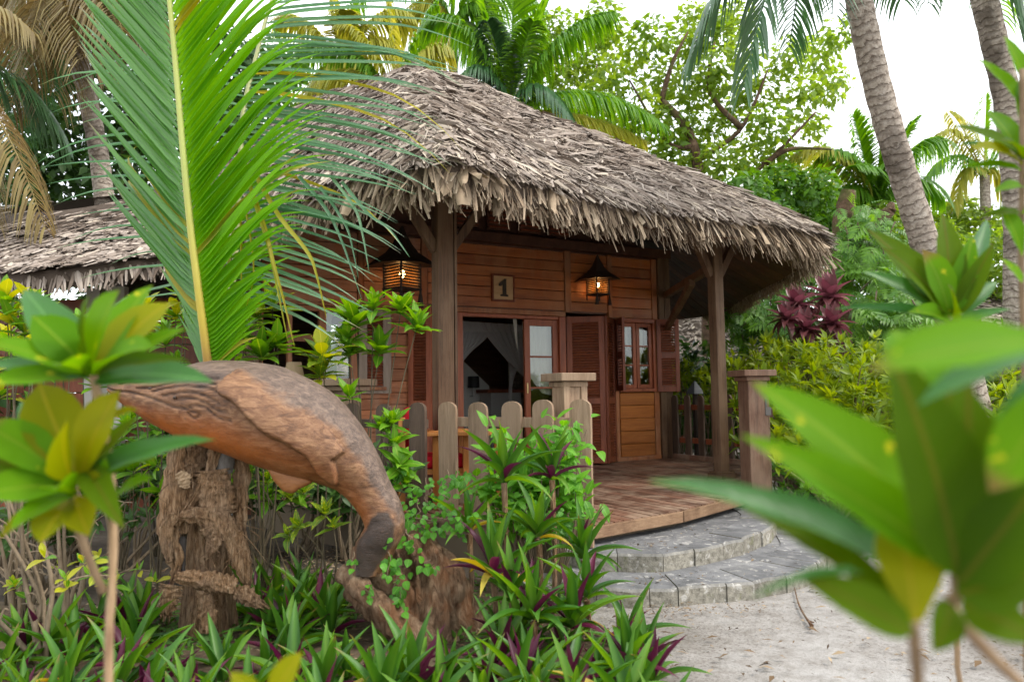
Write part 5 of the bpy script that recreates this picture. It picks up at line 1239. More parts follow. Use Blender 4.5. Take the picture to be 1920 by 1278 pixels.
for pth, w, m_ in (([(455, 300, 4.1), (478, 380, 4.05), (505, 470, 4.05), (540, 640, 4.1)], 0.012, M_LEAFDRY), ([(470, 310, 4.1), (520, 400, 4.05), (575, 470, 4.05), (592, 510, 4.05), (612, 595, 4.1)], 0.013, M_LEAFDRY),
                   ([(462, 330, 4.1), (495, 420, 4.05), (515, 500, 4.05), (535, 575, 4.1), (552, 650, 4.1)], 0.010, M_LEAFDRY), ([(450, 380, 4.1), (452, 450, 4.08), (453, 550, 4.1)], 0.008, M_LEAFDRY), ([(460, 390, 4.15), (472, 460, 4.1), (475, 520, 4.1), (462, 575, 4.1)], 0.006, M_LEAFDRY),
                   ([(560, 330, 4.5), (610, 390, 4.45), (640, 450, 4.45), (678, 560, 4.45)], 0.012, M_LEAFLET[2]), ([(600, 350, 4.5), (635, 400, 4.45), (655, 440, 4.45), (672, 520, 4.45)], 0.010, M_LEAFLET[2]),
                   ([(620, 330, 4.5), (665, 390, 4.45), (680, 440, 4.45), (692, 510, 4.45)], 0.010, M_LEAFLET[2]), ([(640, 340, 4.5), (690, 400, 4.45), (730, 430, 4.45), (768, 482, 4.45)], 0.011, M_LEAFLET[2])):
    ribbon(pth, w, m_, palm)

# ------------------------------------------------------------------ planting: materials and leaf kinds
M_OYG = leaf_mat('oyster_leaf_green', (0.016, 0.066, 0.006), (0.042, 0.135, 0.011), None, 0.25, 0.42, stripe=(0.085, 0.205, 0.025), tip=True)
M_OYG2 = leaf_mat('oyster_leaf_pale', (0.04, 0.125, 0.008), (0.08, 0.19, 0.014), None, 0.32, 0.42, stripe=(0.14, 0.27, 0.035), tip=True)
M_OYP = leaf_mat('oyster_leaf_purple', (0.045, 0.008, 0.019), (0.10, 0.014, 0.038), None, 0.25, 0.4)
M_OYY = leaf_mat('oyster_leaf_yellow', (0.34, 0.26, 0.03), (0.45, 0.36, 0.06), None, 0.3, 0.45)
def strap_set(mat, n=4):
    out = []
    for k in range(n):
        me = leaf_mesh('leaf', 1.0, 0.3, 'strap', bend=(0.25, 0.5, 0.8, 1.1)[k % 4], fold=0.38, seg=9, ar=0.2); me.materials.append(mat); out.append(me)
    return out
OY = {'g': strap_set(M_OYG), 'l': strap_set(M_OYG2), 'p': strap_set(M_OYP), 'y': strap_set(M_OYY)}
def oyster(base, size, n, label, group=None, purple=0.25, yellow=0.0, lean=(0, 0, 0), spread=1.0, name='oyster_plant', stalk=0.0, wf=0.165):
    base = Vector(base); t = thing(name, label, 'plant', base, 0, group); a0 = random.random() * 6.28; top = base + Vector((0, 0, stalk))
    if stalk > 0.05: MB().tube([base, base.lerp(top, 0.5) + Vector((0.01, 0, 0)), top], [0.016, 0.014, 0.018], 7).build('stalk', M_FIB, t)
    for k in range(n):
        u = k / max(1, n - 1); az = a0 + k * 2.39996; el = lerp(R(12), R(84), u ** 0.9) + random.gauss(0, 0.10)
        el = lerp(R(50), el, spread)
        L = size * (0.62 + 0.5 * math.sin(0.5 + u * 2.0)) * random.uniform(0.85, 1.12)
        d = sph(az, el) + Vector(lean); d.normalize(); up = Vector((0, 0, 1)) - d * d.z
        if up.length < 0.15: up = -sph(az, 0)
        facing = -d.y       # towards the camera
        kind = 'p' if (random.random() < purple and u > 0.15) else ('y' if random.random() < yellow and u < 0.5 else ('l' if random.random() < 0.3 else 'g'))
        b = (3 if u < 0.25 else 2 if u < 0.45 else 1 if u < 0.7 else 0)
        leaf_obj(t, OY[kind][b], None, top + sph(az, 0) * 0.012 + Vector((0, 0, 0.005 + 0.03 * u)), d, up, L * (0.8 if kind == 'p' else 1), L * wf * (0.85 if kind == 'p' else 1), 'leaf')
    return t
def gz(x, y): return 0.03
# the low front bed, row upon row
ZONES = [(60, 'in the far left corner'), (150, 'left of the blurred croton stem'), (240, 'at the blurred croton stem'), (330, 'left of the palm foot'), (400, 'right before the palm foot'), (470, 'right of the palm foot'), (560, 'below the whale belly'), (650, 'left of the stump roots'), (740, 'at the stump roots'), (785, 'before the stump'), (830, 'under the stump vine'), (920, 'right of the stump'), (1010, 'below the yellow rosette'), (1060, 'short of the bed corner'), (1110, 'at the bed corner'), (1170, 'beside the lower step'), (9999, 'next to the sand')]
ROWS = [(3.1, 'lowest row'), (3.5, 'middle row'), (9, 'back row')]
_used = {}
def bed_label(X, Y):
    px = 960 + X / Y * FPX; z = next(n for a, n in ZONES if px < a); r = next(n for a, n in ROWS if Y < a)
    k = _used.get((z, r), 0); _used[(z, r)] = k + 1
    return ('green and purple strap plant ', 'another strap plant ', 'third strap plant ', 'fourth strap plant ')[min(k, 3)] + z + ', ' + r
spots = []; tries = 0
while len(spots) < 82 and tries < 6000:
    tries += 1
    Y = random.uniform(2.75, 4.0); px = random.uniform(-60, 1230); p = P(px, 744, Y); X = p.x
    lim = 0.60 + 0.06 * (4.0 - Y)
    if X > lim: continue
    if 560 < px < 930 and Y > 3.45: continue                      # stump
    if 290 < px < 510 and Y > 3.6: continue
    if px < 300 and Y > 3.62: continue
    if any((X - a) ** 2 + (Y - b) ** 2 < 0.18 ** 2 for a, b in spots): continue
    spots.append((X, Y))
for X, Y in spots:
    far = (Y - 2.75) / 1.25
    oyster((X, Y, 0.02), random.choice((random.uniform(0.18, 0.26), random.uniform(0.25, 0.34))), random.randint(8, 14), bed_label(X, Y), 'strap-leaved plants in the low front bed', purple=random.uniform(0.15, 0.45), yellow=random.choice((0, 0, 0.12)), lean=(random.gauss(0, 0.15), random.gauss(-0.03, 0.1), 0.1))
# dark straps behind, between palm and stump
LB2 = 'dark green strap plant '
LBL2 = {}
for (px, Y), w_ in zip(((490, 4.35), (520, 4.6), (560, 4.45), (600, 4.3), (575, 4.75), (640, 4.5), (240, 4.1), (280, 4.25), (200, 4.0), (505, 4.05), (545, 4.12), (620, 4.05), (470, 4.6), (265, 3.95), (100, 3.75), (60, 3.7), (150, 3.7)),
    ('close behind the right side of the palm trunk', 'farther back to the right of the palm trunk', 'under the middle of the whale belly', 'under the whale belly fin', 'far back under the whale belly', 'behind the curve of the whale tail', 'left of the palm, behind the blurred stem', 'beside the left sheath of the palm', 'left of the palm in the mossy ground', 'in front of the torn sheath right of the palm', 'midway between palm trunk and stump', 'just left of the stump roots', 'hidden behind the palm trunk', 'at the left foot of the palm', 'under the bare twiggy shrub', 'at the left edge under the twigs', 'between twiggy shrub and blurred stem')): LBL2[(px, Y)] = LB2 + w_
for px, Y in ((490, 4.35), (520, 4.6), (560, 4.45), (600, 4.3), (575, 4.75), (640, 4.5), (240, 4.1), (280, 4.25), (200, 4.0), (505, 4.05), (545, 4.12), (620, 4.05), (470, 4.6), (265, 3.95), (100, 3.75), (60, 3.7), (150, 3.7)):
    oyster((P(px, 744, Y).x, Y, 0.02), random.uniform(0.28, 0.36), 11, LBL2[(px, Y)], 'strap-leaved plants behind the palm', purple=0.12, lean=(random.gauss(0, 0.1), -0.05, 0.25))
# individual taller rosettes between stump and steps
for px, py, Y, s, n, pu, ye, lab in (
    (945, 905, 4.25, 0.34, 15, 0.25, 0.0, 'tall purple-hearted rosette just before the silvery pickets'),
    (1035, 900, 4.45, 0.33, 13, 0.25, 0.30, 'purple-hearted rosette with yellow straps beside the last picket'),
    (925, 1085, 3.95, 0.34, 16, 0.15, 0.22, 'rosette with yellowing lower straps right beside the stump'),
    (1095, 1050, 4.25, 0.30, 15, 0.22, 0.05, 'strap-leaved rosette spilling over the left end of the steps'),
    (1010, 1010, 4.2, 0.30, 13, 0.15, 0.10, 'strap-leaved rosette under the bright green bush'),
    (1000, 1165, 3.7, 0.33, 15, 0.28, 0.0, 'large strap-leaved rosette between the stump and the sand'),
    (1075, 1180, 3.75, 0.32, 14, 0.35, 0.0, 'purple-backed rosette at the corner of the bed by the lower step'),
    (1180, 1265, 3.42, 0.28, 14, 0.30, 0.0, 'strap-leaved rosette leaning out over the pale sand'),
    (880, 1000, 4.2, 0.26, 11, 0.2, 0.1, 'small strap-leaved rosette on top of the old stump side'),
    (1100, 1125, 3.95, 0.28, 12, 0.2, 0.0, 'strap-leaved rosette touching the riser of the lower step'),
    (960, 1130, 3.8, 0.30, 12, 0.2, 0.05, 'strap-leaved rosette low at the foot of the stump')):
    p = P(px, py, Y); zb = 0.03; oyster((p.x, Y, zb), s, n, lab, 'rosettes between the stump and the steps', pu, ye, lean=(random.gauss(0, 0.06), -0.12, 0.05), stalk=max(0.0, p.z - zb))

# ------------------------------------------------------------------ crotons
M_CRO = leaf_mat('croton_leaf', (0.05, 0.16, 0.008), (0.13, 0.30, 0.014), (0.24, 0.34, 0.05), 0.35, 0.34, spots=None)
M_CROV = leaf_mat('croton_leaf_spotted', (0.08, 0.18, 0.015), (0.14, 0.25, 0.02), (0.40, 0.42, 0.04), 0.35, 0.34, spots=(0.50, 0.47, 0.03), spot_scale=95)
M_CROY = leaf_mat('croton_leaf_yellow', (0.20, 0.27, 0.012), (0.42, 0.40, 0.02), (0.5, 0.48, 0.06), 0.4, 0.36)
M_TWIG = wood('pale_twig', (0.19, 0.14, 0.09), (0.28, 0.215, 0.145), (0.08, 0.055, 0.033), None, (20, 20, 5), 0.8)
M_TWIGD = wood('olive_twig', (0.11, 0.085, 0.05), (0.17, 0.14, 0.085), (0.05, 0.035, 0.02), None, (20, 20, 5), 0.8)
def ov_set(mat, shape='ovate'):
    out = []
    for b in (0.15, 0.45, 0.8): me = leaf_mesh('leaf', 1.0, 0.3, shape, bend=b, fold=0.22, seg=8, wave=0.06); me.materials.append(mat); out.append(me)
    return out
CR_G, CR_V, CR_Y = ov_set(M_CRO), ov_set(M_CROV), ov_set(M_CROY, 'obovate')
def rosette(parent, p, axis, n, L, kinds, wf=0.34, low=0.2):
    axis = axis.normalized(); x = axis.cross(Vector((0.3, 1, 0.1))).normalized(); y = axis.cross(x); a0 = random.random() * 6
    for k in range(n):
        u = k / max(1, n - 1); az = a0 + k * 2.4; el = lerp(R(5), R(75), u) + random.gauss(0, 0.15)
        d = (x * math.cos(az) + y * math.sin(az)) * math.cos(el) + axis * math.sin(el); up = axis - d * axis.dot(d)
        if up.length < 0.1: up = x
        l = L * random.uniform(0.75, 1.15) * (1 - 0.25 * u)
        leaf_obj(parent, random.choice(random.choice(kinds)), None, p - axis * (low * L * (1 - u)), d, up, l, l * wf * random.uniform(0.85, 1.15), 'leaf')
def shrub(name, label, base, tips, Y, L, kinds, group=None, n=9, r=0.0065, cat='shrub', wf=0.42, mat=None):
    """Thin-stemmed shrub: one stem curve to each leaf rosette."""
    base = Vector(base); t = thing(name, label, cat, base, 0, group)
    for k, tp in enumerate(tips):
        q = P(tp[0], tp[1], tp[2] if len(tp) > 2 else Y); m = base.lerp(q, 0.5) + Vector((random.gauss(0, 0.03), random.gauss(0, 0.03), 0.06))
        c = spline([base + Vector((random.gauss(0, 0.015), 0, 0)), m, q], 12); MB().tube(c, [lerp(r, r * 0.5, i / 11) for i in range(12)], 6).build('stem', mat or M_TWIGD, t, smooth=True)
        rosette(t, q, (c[-1] - c[-3]) + Vector((0, -0.04, 0.03)), n + random.randint(-1, 2), L * (tp[3] if len(tp) > 3 else 1), kinds if not (len(tp) > 4) else tp[4], wf)
    return t
def gb(px, Y): p = P(px, 744, Y); return (p.x, Y, 0.03)
shrub('croton_shrub', 'croton whose top rosettes cover the lower part of the lantern', gb(690, 4.9), [(700, 572, 4.85, 0.9), (752, 578, 4.85, 0.9), (665, 600, 4.85, 1.2), (650, 635, 4.85), (782, 610, 4.8), (712, 655, 4.85), (655, 660, 4.8, 0.7)], 4.85, 0.225, [CR_G], n=16)
shrub('croton_shrub', 'spotted croton with one yellow leaf in front of the window glass', gb(600, 4.75), [(605, 665, 4.7, 1.15), (600, 700, 4.7, 0.9)], 4.7, 0.22, [CR_V, CR_V, CR_Y], n=16)
shrub('croton_shrub', 'spotted croton under the hanging palm leaflets', gb(510, 4.9), [(510, 570, 4.9, 1.1), (480, 590, 4.95)], 4.9, 0.22, [CR_V, CR_G], n=16)
shrub('croton_shrub', 'dark green croton directly above the whale back', gb(500, 4.6), [(490, 660, 4.6, 1.25), (520, 640, 4.65), (455, 620, 4.6), (440, 570, 4.6)], 4.6, 0.215, [CR_G], n=16)
shrub('croton_shrub', 'croton in front of the bleached shutter and dark pickets', gb(670, 4.55), [(655, 740, 4.5), (735, 790, 4.5), (740, 830, 4.45), (715, 800, 4.5, 0.8), (750, 870, 4.4), (760, 905, 4.4, 0.8)], 4.5, 0.17, [CR_G], n=11)
shrub('croton_shrub', 'small spotted croton under the whale belly', gb(620, 4.5), [(610, 960, 4.5), (625, 985, 4.45), (560, 985, 4.5), (540, 1000, 4.5)], 4.5, 0.125, [CR_V], n=9)
shrub('croton_shrub', 'leafy croton seen between palm trunk and whale belly', gb(560, 4.9), [(545, 930, 4.9), (470, 880, 4.9), (500, 900, 4.9), (570, 920, 4.85), (290, 870, 4.9), (300, 920, 4.9)], 4.9, 0.15, [CR_G, CR_V], n=9)
for k, (px, Y, tips, lab) in enumerate((
    (70, 3.9, [(20, 600), (60, 570), (10, 560), (45, 620), (80, 600)], 'yellow-green croton bush at the edge under the left thatch'),
    (30, 4.3, [(15, 640), (40, 660), (70, 650), (110, 640)], 'yellow-green croton bush behind the blurred leaves'),
    (160, 4.5, [(330, 590), (310, 640), (250, 620), (350, 560), (270, 580)], 'slender croton in front of the dark side wall'))):
    shrub('croton_shrub', lab, gb(px if k < 2 else 300, Y + 0.4), tips, Y + 0.4, 0.19, [CR_Y, CR_G], n=12)
for k, (px, Y, tips, lab) in enumerate((
    (-40, 6.2, [(-20, 560), (20, 590), (60, 610), (-30, 640), (30, 680), (90, 700), (60, 760), (0, 740)], 'tall croton bush before the low wing at the left edge'),
    (150, 6.0, [(110, 610), (150, 600), (190, 640), (130, 680), (180, 720), (220, 690), (100, 760), (200, 780)], 'croton bush before the grey door post of the wing'),
    (300, 6.2, [(270, 600), (310, 620), (350, 600), (380, 640), (330, 680), (290, 720), (360, 740), (250, 780)], 'croton bush in front of the dark wing wall'),
    (420, 5.9, [(400, 600), (440, 620), (470, 600), (420, 660), (455, 700), (430, 760), (480, 780)], 'croton bush beside the palm crown against the house'),
    (230, 5.2, [(240, 800), (270, 840), (210, 830), (300, 800), (250, 880)], 'leafy croton seen under the whale chin'),
    (480, 5.3, [(470, 860), (520, 870), (560, 880), (500, 930), (440, 900)], 'leafy croton deep in the gap under the whale'))):
    shrub('croton_shrub', lab, gb(px, Y), tips, Y, 0.19, [CR_G, CR_G, CR_Y] if k < 2 else [CR_G], n=12)
# bare twiggy bases on the left
for k, (px, Y, lab, ends) in enumerate(((100, 3.65, 'bare twiggy shrub base leaning left over the front bed', [(0, 985), (15, 930), (40, 900), (60, 935), (-30, 1010)]), (135, 4.0, 'lichened upright shrub stems left of the palm', [(120, 900), (140, 880), (180, 890), (105, 910), (160, 960)]),
                                       (50, 4.2, 'tangle of pale twigs at the edge behind the blurred leaves', [(10, 900), (35, 880), (70, 900), (95, 880), (-20, 930)]), (205, 4.3, 'thin lichened stems near the palm trunk', [(205, 880), (215, 900), (185, 900)]))):
    b = Vector(gb(px, Y)); t = thing('bare_shrub', lab, 'shrub', b)
    for e in ends:
        q = P(e[0], e[1], Y); m = b.lerp(q, 0.5) + Vector((random.gauss(0, 0.05), random.gauss(0, 0.04), random.gauss(0, 0.03)))
        c = spline([b, b.lerp(m, 0.5) + Vector((random.gauss(0, 0.02), 0, 0)), m, q], 14); MB().tube(c, [lerp(0.016, 0.007, i / 13) * random.uniform(0.9, 1.15) for i in range(14)], 7).build('stem', M_TWIG, t, smooth=True)
        for _ in range(3):
            i = random.randint(4, 12); w2 = c[i] + Vector((random.gauss(0, 0.13), random.gauss(0, 0.05), random.uniform(-0.02, 0.16))); MB().tube(spline([c[i], c[i].lerp(w2, 0.5) + Vector((0, 0, 0.03)), w2], 6), [0.006, 0.0055, 0.005, 0.004, 0.0035, 0.003], 5).build('twig', M_TWIG, t)
    for _ in range(5):
        q = P(px + random.uniform(-40, 90), random.uniform(1030, 1120), Y - 0.15); rosette(t, q, Vector((random.gauss(0, 0.4), -0.5, 1)), 4, 0.085, [CR_G, CR_Y], 0.42)

# ------------------------------------------------------------------ bright bush, vines, ground cover
M_BUSH = leaf_mat('fresh_bush_leaf', (0.07, 0.21, 0.022), (0.13, 0.33, 0.03), (0.2, 0.4, 0.06), 0.4, 0.4)
BU = ov_set(M_BUSH)
for lab, cx, sx, y0, y1 in (('fresh low green bush filling the gap between the two purple-hearted rosettes', 1000, 55, 800, 960), ('fresh green bush of small leaves in front of the silvery pickets', 965, 42, 800, 940), ('fresh green bush in front of the last silvery picket and gate post', 1040, 40, 790, 930)):
    b = Vector(gb(cx, 4.95)); bush = thing('leafy_bush', lab, 'bush', b)
    for k in range(25):
        py = random.uniform(y0, y1); px = min(cx + 60, max(cx - 65, random.gauss(cx, sx)))
        q = P(px, py, random.uniform(4.7, 5.1)); c = spline([b, b.lerp(q, 0.6) + Vector((random.gauss(0, 0.04), 0, 0.02)), q], 8)
        MB().tube(c, [0.007, 0.006, 0.005, 0.004, 0.004, 0.003, 0.003, 0.002], 5).build('stem', M_TWIG, bush)
        for _ in range(11):
            a = random.choice(c[4:]); d = Vector((random.gauss(0, 0.7), random.gauss(-0.35, 0.6), random.gauss(0.15, 0.45))).normalized()
            leaf_obj(bush, random.choice(BU), None, a + Vector((random.gauss(0, 0.045), random.gauss(0, 0.03), random.gauss(0, 0.04))), d, Vector((0, -0.5, 1)), random.uniform(0.08, 0.135), random.uniform(0.045, 0.07), 'leaf')
M_VINE = leaf_mat('vine_leaf', (0.035, 0.135, 0.014), (0.085, 0.27, 0.018), (0.13, 0.3, 0.04), 0.38, 0.4)
VN = ov_set(M_VINE)
def vine(label, clusters, n, size, Y0):
    t = thing('climbing_vine', label, 'vine', P(clusters[0][0], clusters[0][1], Y0))
    for cx, cy, rx, ry, Y in clusters:
        pts = [P(cx + random.uniform(-rx, rx) * 0.6, cy - ry + 2 * ry * i / 4, Y) for i in range(5)]; MB().tube(spline(pts, 16), 0.0028, 4).build('stem', M_TWIG, t)
    for _ in range(n):
        cx, cy, rx, ry, Y = random.choice(clusters); q = P(random.gauss(cx, rx * 0.6), random.gauss(cy, ry * 0.55), Y + random.gauss(0, 0.03))
        d = Vector((random.gauss(0, 0.6), random.gauss(-0.5, 0.3), random.gauss(-0.45, 0.4))).normalized(); l = size * random.uniform(0.6, 1.2)
        leaf_obj(t, random.choice(VN), None, q, d, Vector((random.gauss(0, 0.3), -0.8, 0.7)), l, l * 0.85, 'leaf')
vine('round-leaved vine trailing down the old stump', [(728, 1045, 22, 45, 3.84), (745, 1085, 18, 30, 3.86), (750, 1130, 12, 25, 3.88), (800, 1060, 20, 10, 3.92), (765, 1010, 14, 20, 3.90), (690, 1105, 8, 12, 3.80), (662, 1050, 8, 16, 3.82)], 90, 0.046, 3.85)
vine('low creeper mat between the whale tail and the pickets', [(790, 920, 40, 25, 4.35), (830, 950, 40, 25, 4.25), (775, 960, 25, 25, 4.2), (850, 900, 30, 20, 4.45), (800, 985, 40, 15, 4.15), (860, 980, 30, 20, 4.15), (745, 890, 18, 25, 4.4), (1000, 960, 45, 30, 4.35), (1050, 990, 40, 30, 4.3)], 250, 0.042, 4.3)
M_COVER = leaf_mat('low_cover', (0.03, 0.085, 0.012), (0.075, 0.17, 0.02), None, 0.25, 0.5, tint_attr=True)
def ground_cover(name, label, regions, n, size):
    p = np.zeros((n, 3)); 
    for i in range(n):
        x0, x1, y0, y1 = random.choice(regions); X, Y = random.uniform(x0, x1), random.uniform(y0, y1); p[i] = (X, Y, 0.02 + 0.05 * random.random())
    up = rng.normal(size=(n, 3)) * 0.5 + np.array([0, -0.2, 1]); up /= np.linalg.norm(up, axis=1, keepdims=True); y = rng.normal(size=(n, 3)); y[:, 2] = np.abs(y[:, 2]) * 0.8; y -= up * (y * up).sum(1, keepdims=True); y /= np.linalg.norm(y, axis=1, keepdims=True)
    L = size * rng.uniform(0.5, 1.4, n); return tag(cloud_obj(name, leaves_arrays(p, np.cross(y, up), y, up, L, L * 0.45, rng.random(n)), M_COVER), label, 'ground cover', kind='stuff')
ground_cover('ground_cover', 'mossy low greenery over the soil behind the front bed', [(-3.2, -1.35, 3.7, 4.6), (-3.2, -1.6, 3.6, 4.3), (-2.0, -0.9, 4.2, 4.9), (-0.6, 0.4, 3.9, 5.2), (2.6, 4.5, 5.6, 7.6), (2.5, 3.3, 7.5, 9.5)], 9000, 0.045)
M_LIT = NT('dry_litter'); M_LIT.principled(M_LIT.ramp(M_LIT.attr('tint'), [(0.1, (0.04, 0.025, 0.015)), (0.5, (0.14, 0.09, 0.05)), (0.95, (0.33, 0.25, 0.16))]), 0.9, None, 0.15); M_LIT = M_LIT.m
def litter(n, regions, size, name, label, z=0.012):
    p = np.zeros((n, 3))
    for i in range(n): x0, x1, y0, y1 = random.choice(regions); p[i] = (random.uniform(x0, x1), random.uniform(y0, y1), z)
    p[:, 2] += np.where(p[:, 0] < 0.5, 0.045, 0.012)
    up = rng.normal(size=(n, 3)) * 0.2 + np.array([0, 0, 1]); up /= np.linalg.norm(up, axis=1, keepdims=True); y = rng.normal(size=(n, 3)); y -= up * (y * up).sum(1, keepdims=True); y /= np.linalg.norm(y, axis=1, keepdims=True)
    L = size * rng.uniform(0.3, 1.5, n); o = cloud_obj(name, leaves_arrays(p, np.cross(y, up), y, up, L, L * rng.uniform(0.15, 0.45, n), rng.random(n)), M_LIT); return tag(o, label, 'leaf litter', kind='stuff')
litter(2600, [(-3, 0.6, 2.6, 5.0), (-2.6, -1.2, 4.6, 6.4)], 0.045, 'leaf_litter', 'dry leaf litter on the dark soil')
litter(1100, [(0.7, 3.0, 3.2, 4.75), (1.6, 3.0, 4.3, 5.6), (2.3, 3.2, 5.0, 7.0), (0.75, 1.5, 4.45, 4.66)], 0.022, 'sand_debris', 'scattered bits of bark and dry leaf on the sand')
litter(170, [(0.6, 1.9, 4.9, 5.15), (1.2, 2.2, 5.2, 5.9), (0.7, 1.3, 4.75, 5.0)], 0.03, 'step_debris', 'dry bits caught on the lower step tread', 0.10)
litter(110, [(0.7, 1.2, 5.25, 5.6), (1.2, 1.9, 5.7, 6.3), (0.6, 1.0, 5.3, 5.5)], 0.03, 'step_debris', 'dry bits caught on the upper step under the deck edge', 0.21)
litter(240, [(0.7, 2.6, 3.4, 4.7), (1.9, 2.9, 4.6, 5.6)], 0.05, 'fallen_leaves', 'larger dry fallen leaves and bark on the sand')
tw = thing('fallen_twig', 'thin dark twig lying on the pale sand below the steps', 'twig', P(1500, 1130, 4.3))
def gp_(px, py): 
    d = P(px, py, 1.0) - CAM; k = (CAM.z - 0.02) / -d.z; return CAM + d * k
MB().tube(spline([gp_(1490, 1102), gp_(1497, 1130), gp_(1508, 1152), gp_(1522, 1172)], 10), [0.003, 0.004, 0.004, 0.005, 0.005, 0.006, 0.006, 0.007, 0.008, 0.012], 6).build('twig_stem', M_BARK, tw)
MB().tube([gp_(1513, 1162), gp_(1526, 1166)], 0.004, 5).build('twig_end', M_BARK, tw)

# ------------------------------------------------------------------ out-of-focus plants close to the camera
M_NEARL = leaf_mat('near_leaf', (0.055, 0.165, 0.002), (0.095, 0.235, 0.003), (0.14, 0.25, 0.015), 0.42, 0.55, spots=(0.40, 0.40, 0.02), spot_scale=38, spot_at=0.68, side=0.3, spec=0.1, tip=True)
M_NEARY = leaf_mat('near_leaf_yellow', (0.14, 0.17, 0.002), (0.22, 0.23, 0.003), (0.28, 0.25, 0.015), 0.45, 0.55, side=0.3, spec=0.1)
M_NEARB = leaf_mat('near_leaf_blue', (0.022, 0.095, 0.018), (0.042, 0.14, 0.022), (0.07, 0.19, 0.04), 0.25, 0.4, side=0.3, spec=0.3)
M_NEARD = leaf_mat('near_leaf_olive', (0.035, 0.085, 0.0012), (0.065, 0.125, 0.002), (0.09, 0.10, 0.01), 0.42, 0.55, side=0.35, spec=0.08)
NEAR = {k: ov_set(m, s) for k, (m, s) in {'g': (M_NEARL, 'ovate'), 'y': (M_NEARY, 'obovate'), 'b': (M_NEARB, 'ovate'), 'd': (M_NEARD, 'ovate'), 'G': (M_NEARL, 'obovate')}.items()}
M_NSTEM = wood('near_stem', (0.30, 0.20, 0.11), (0.40, 0.28, 0.17), (0.17, 0.10, 0.055), None, (40, 40, 9), 0.7)
def near_leaf(t, b, e, wpx, kind, Yb, Ye=None, up=(0, -0.7, 0.7), bend=1):
    Ye = Yb if Ye is None else Ye; p, q = P(b[0], b[1], Yb), P(e[0], e[1], Ye); L = (q - p).length
    leaf_obj(t, NEAR[kind][bend], None, p, q - p, Vector(up), L * (1.03 if bend == 1 else 1.0), wpx / FPX * (Yb + Ye) / 2, 'leaf')
def near_stem(t, pts, r, ground=False):
    c = spline([P(*a) for a in pts], 20)
    if ground: c += [Vector((c[-1].x + 0.01 * k, c[-1].y, c[-1].z * (1 - k / 8) - 0.03 * (k == 8))) for k in range(1, 9)]
    MB().tube(c, [r * random.uniform(0.92, 1.08) for _ in c], 8).build('stem', M_NSTEM, t, smooth=True)
A = thing('croton_plant', 'out-of-focus croton with broad yellow and green leaves in front of the whale snout', 'plant', Vector((P(205, 1500, 1.25).x, 1.25, 0)))
near_stem(A, [(172, 690, 1.2), (182, 740, 1.2), (200, 830, 1.22), (212, 960, 1.25), (210, 1100, 1.25), (204, 1200, 1.25), (205, 1500, 1.25)], 0.0068, True)
near_stem(A, [(135, 940, 1.22), (150, 1000, 1.22), (172, 1060, 1.23), (195, 1110, 1.25)], 0.0066)
for b, e, w, k, Yb, Ye in (((178, 712), (366, 672), 92, 'b', 1.2, 1.12), ((175, 705), (292, 545), 92, 'y', 1.2, 1.24), ((172, 705), (262, 505), 80, 'g', 1.2, 1.28), ((172, 705), (175, 545), 100, 'G', 1.2, 1.12), ((172, 700), (120, 560), 95, 'd', 1.2, 1.1),
    ((170, 705), (28, 508), 90, 'b', 1.2, 1.24), ((170, 700), (70, 585), 85, 'G', 1.2, 1.15), ((172, 705), (-20, 610), 70, 'g', 1.2, 1.1), ((175, 708), (-30, 655), 62, 'b', 1.2, 1.15), ((172, 710), (-20, 690), 62, 'G', 1.2, 1.1), ((178, 712), (330, 590), 62, 'g', 1.2, 1.24), ((176, 706), (240, 610), 70, 'G', 1.2, 1.06), ((172, 708), (100, 640), 60, 'G', 1.2, 1.05), ((175, 705), (320, 640), 50, 'd', 1.2, 1.12),
    ((150, 905), (62, 708), 105, 'y', 1.2, 1.2), ((150, 905), (182, 735), 100, 'y', 1.2, 1.15), ((145, 905), (20, 725), 80, 'b', 1.2, 1.25), ((140, 905), (80, 790), 100, 'y', 1.2, 1.1), ((145, 905), (-30, 775), 85, 'G', 1.2, 1.15), ((145, 910), (-40, 835), 75, 'd', 1.2, 1.15), ((140, 910), (-30, 900), 95, 'G', 1.2, 1.1), ((145, 915), (-10, 985), 36, 'y', 1.2, 1.12), ((142, 920), (20, 960), 70, 'g', 1.2, 1.08),
    ((155, 905), (352, 786), 66, 'b', 1.2, 1.12), ((155, 900), (262, 838), 70, 'g', 1.2, 1.15), ((160, 890), (240, 770), 50, 'd', 1.2, 1.22), ((165, 880), (205, 945), 60, 'd', 1.2, 1.05), ((140, 930), (165, 880), 40, 'y', 1.2, 1.15), ((135, 935), (70, 990), 70, 'y', 1.2, 1.1), ((140, 930), (85, 870), 60, 'G', 1.2, 1.05), ((140, 930), (150, 975), 60, 'y', 1.2, 1.1)):
    near_leaf(A, b, e, w, k, Yb, Ye)
for b, e, w, k in (((212, 935), (265, 884), 32, 'G'), ((212, 935), (188, 868), 24, 'G'), ((185, 800), (238, 755), 26, 'y')): near_leaf(A, b, e, w, k, 1.2, 1.16)
B = thing('croton_plant', 'large out-of-focus croton leaves close by in the lower right corner', 'plant', Vector((P(1720, 1900, 0.66).x, 0.66, 0)))
near_stem(B, [(1790, 1050, 0.64), (1795, 1110, 0.65), (1785, 1140, 0.66), (1860, 1230, 0.68), (1960, 1320, 0.7)], 0.0052, True)
near_stem(B, [(1713, 1165, 0.62), (1716, 1210, 0.63), (1722, 1300, 0.65), (1740, 1700, 0.68)], 0.0048, True)
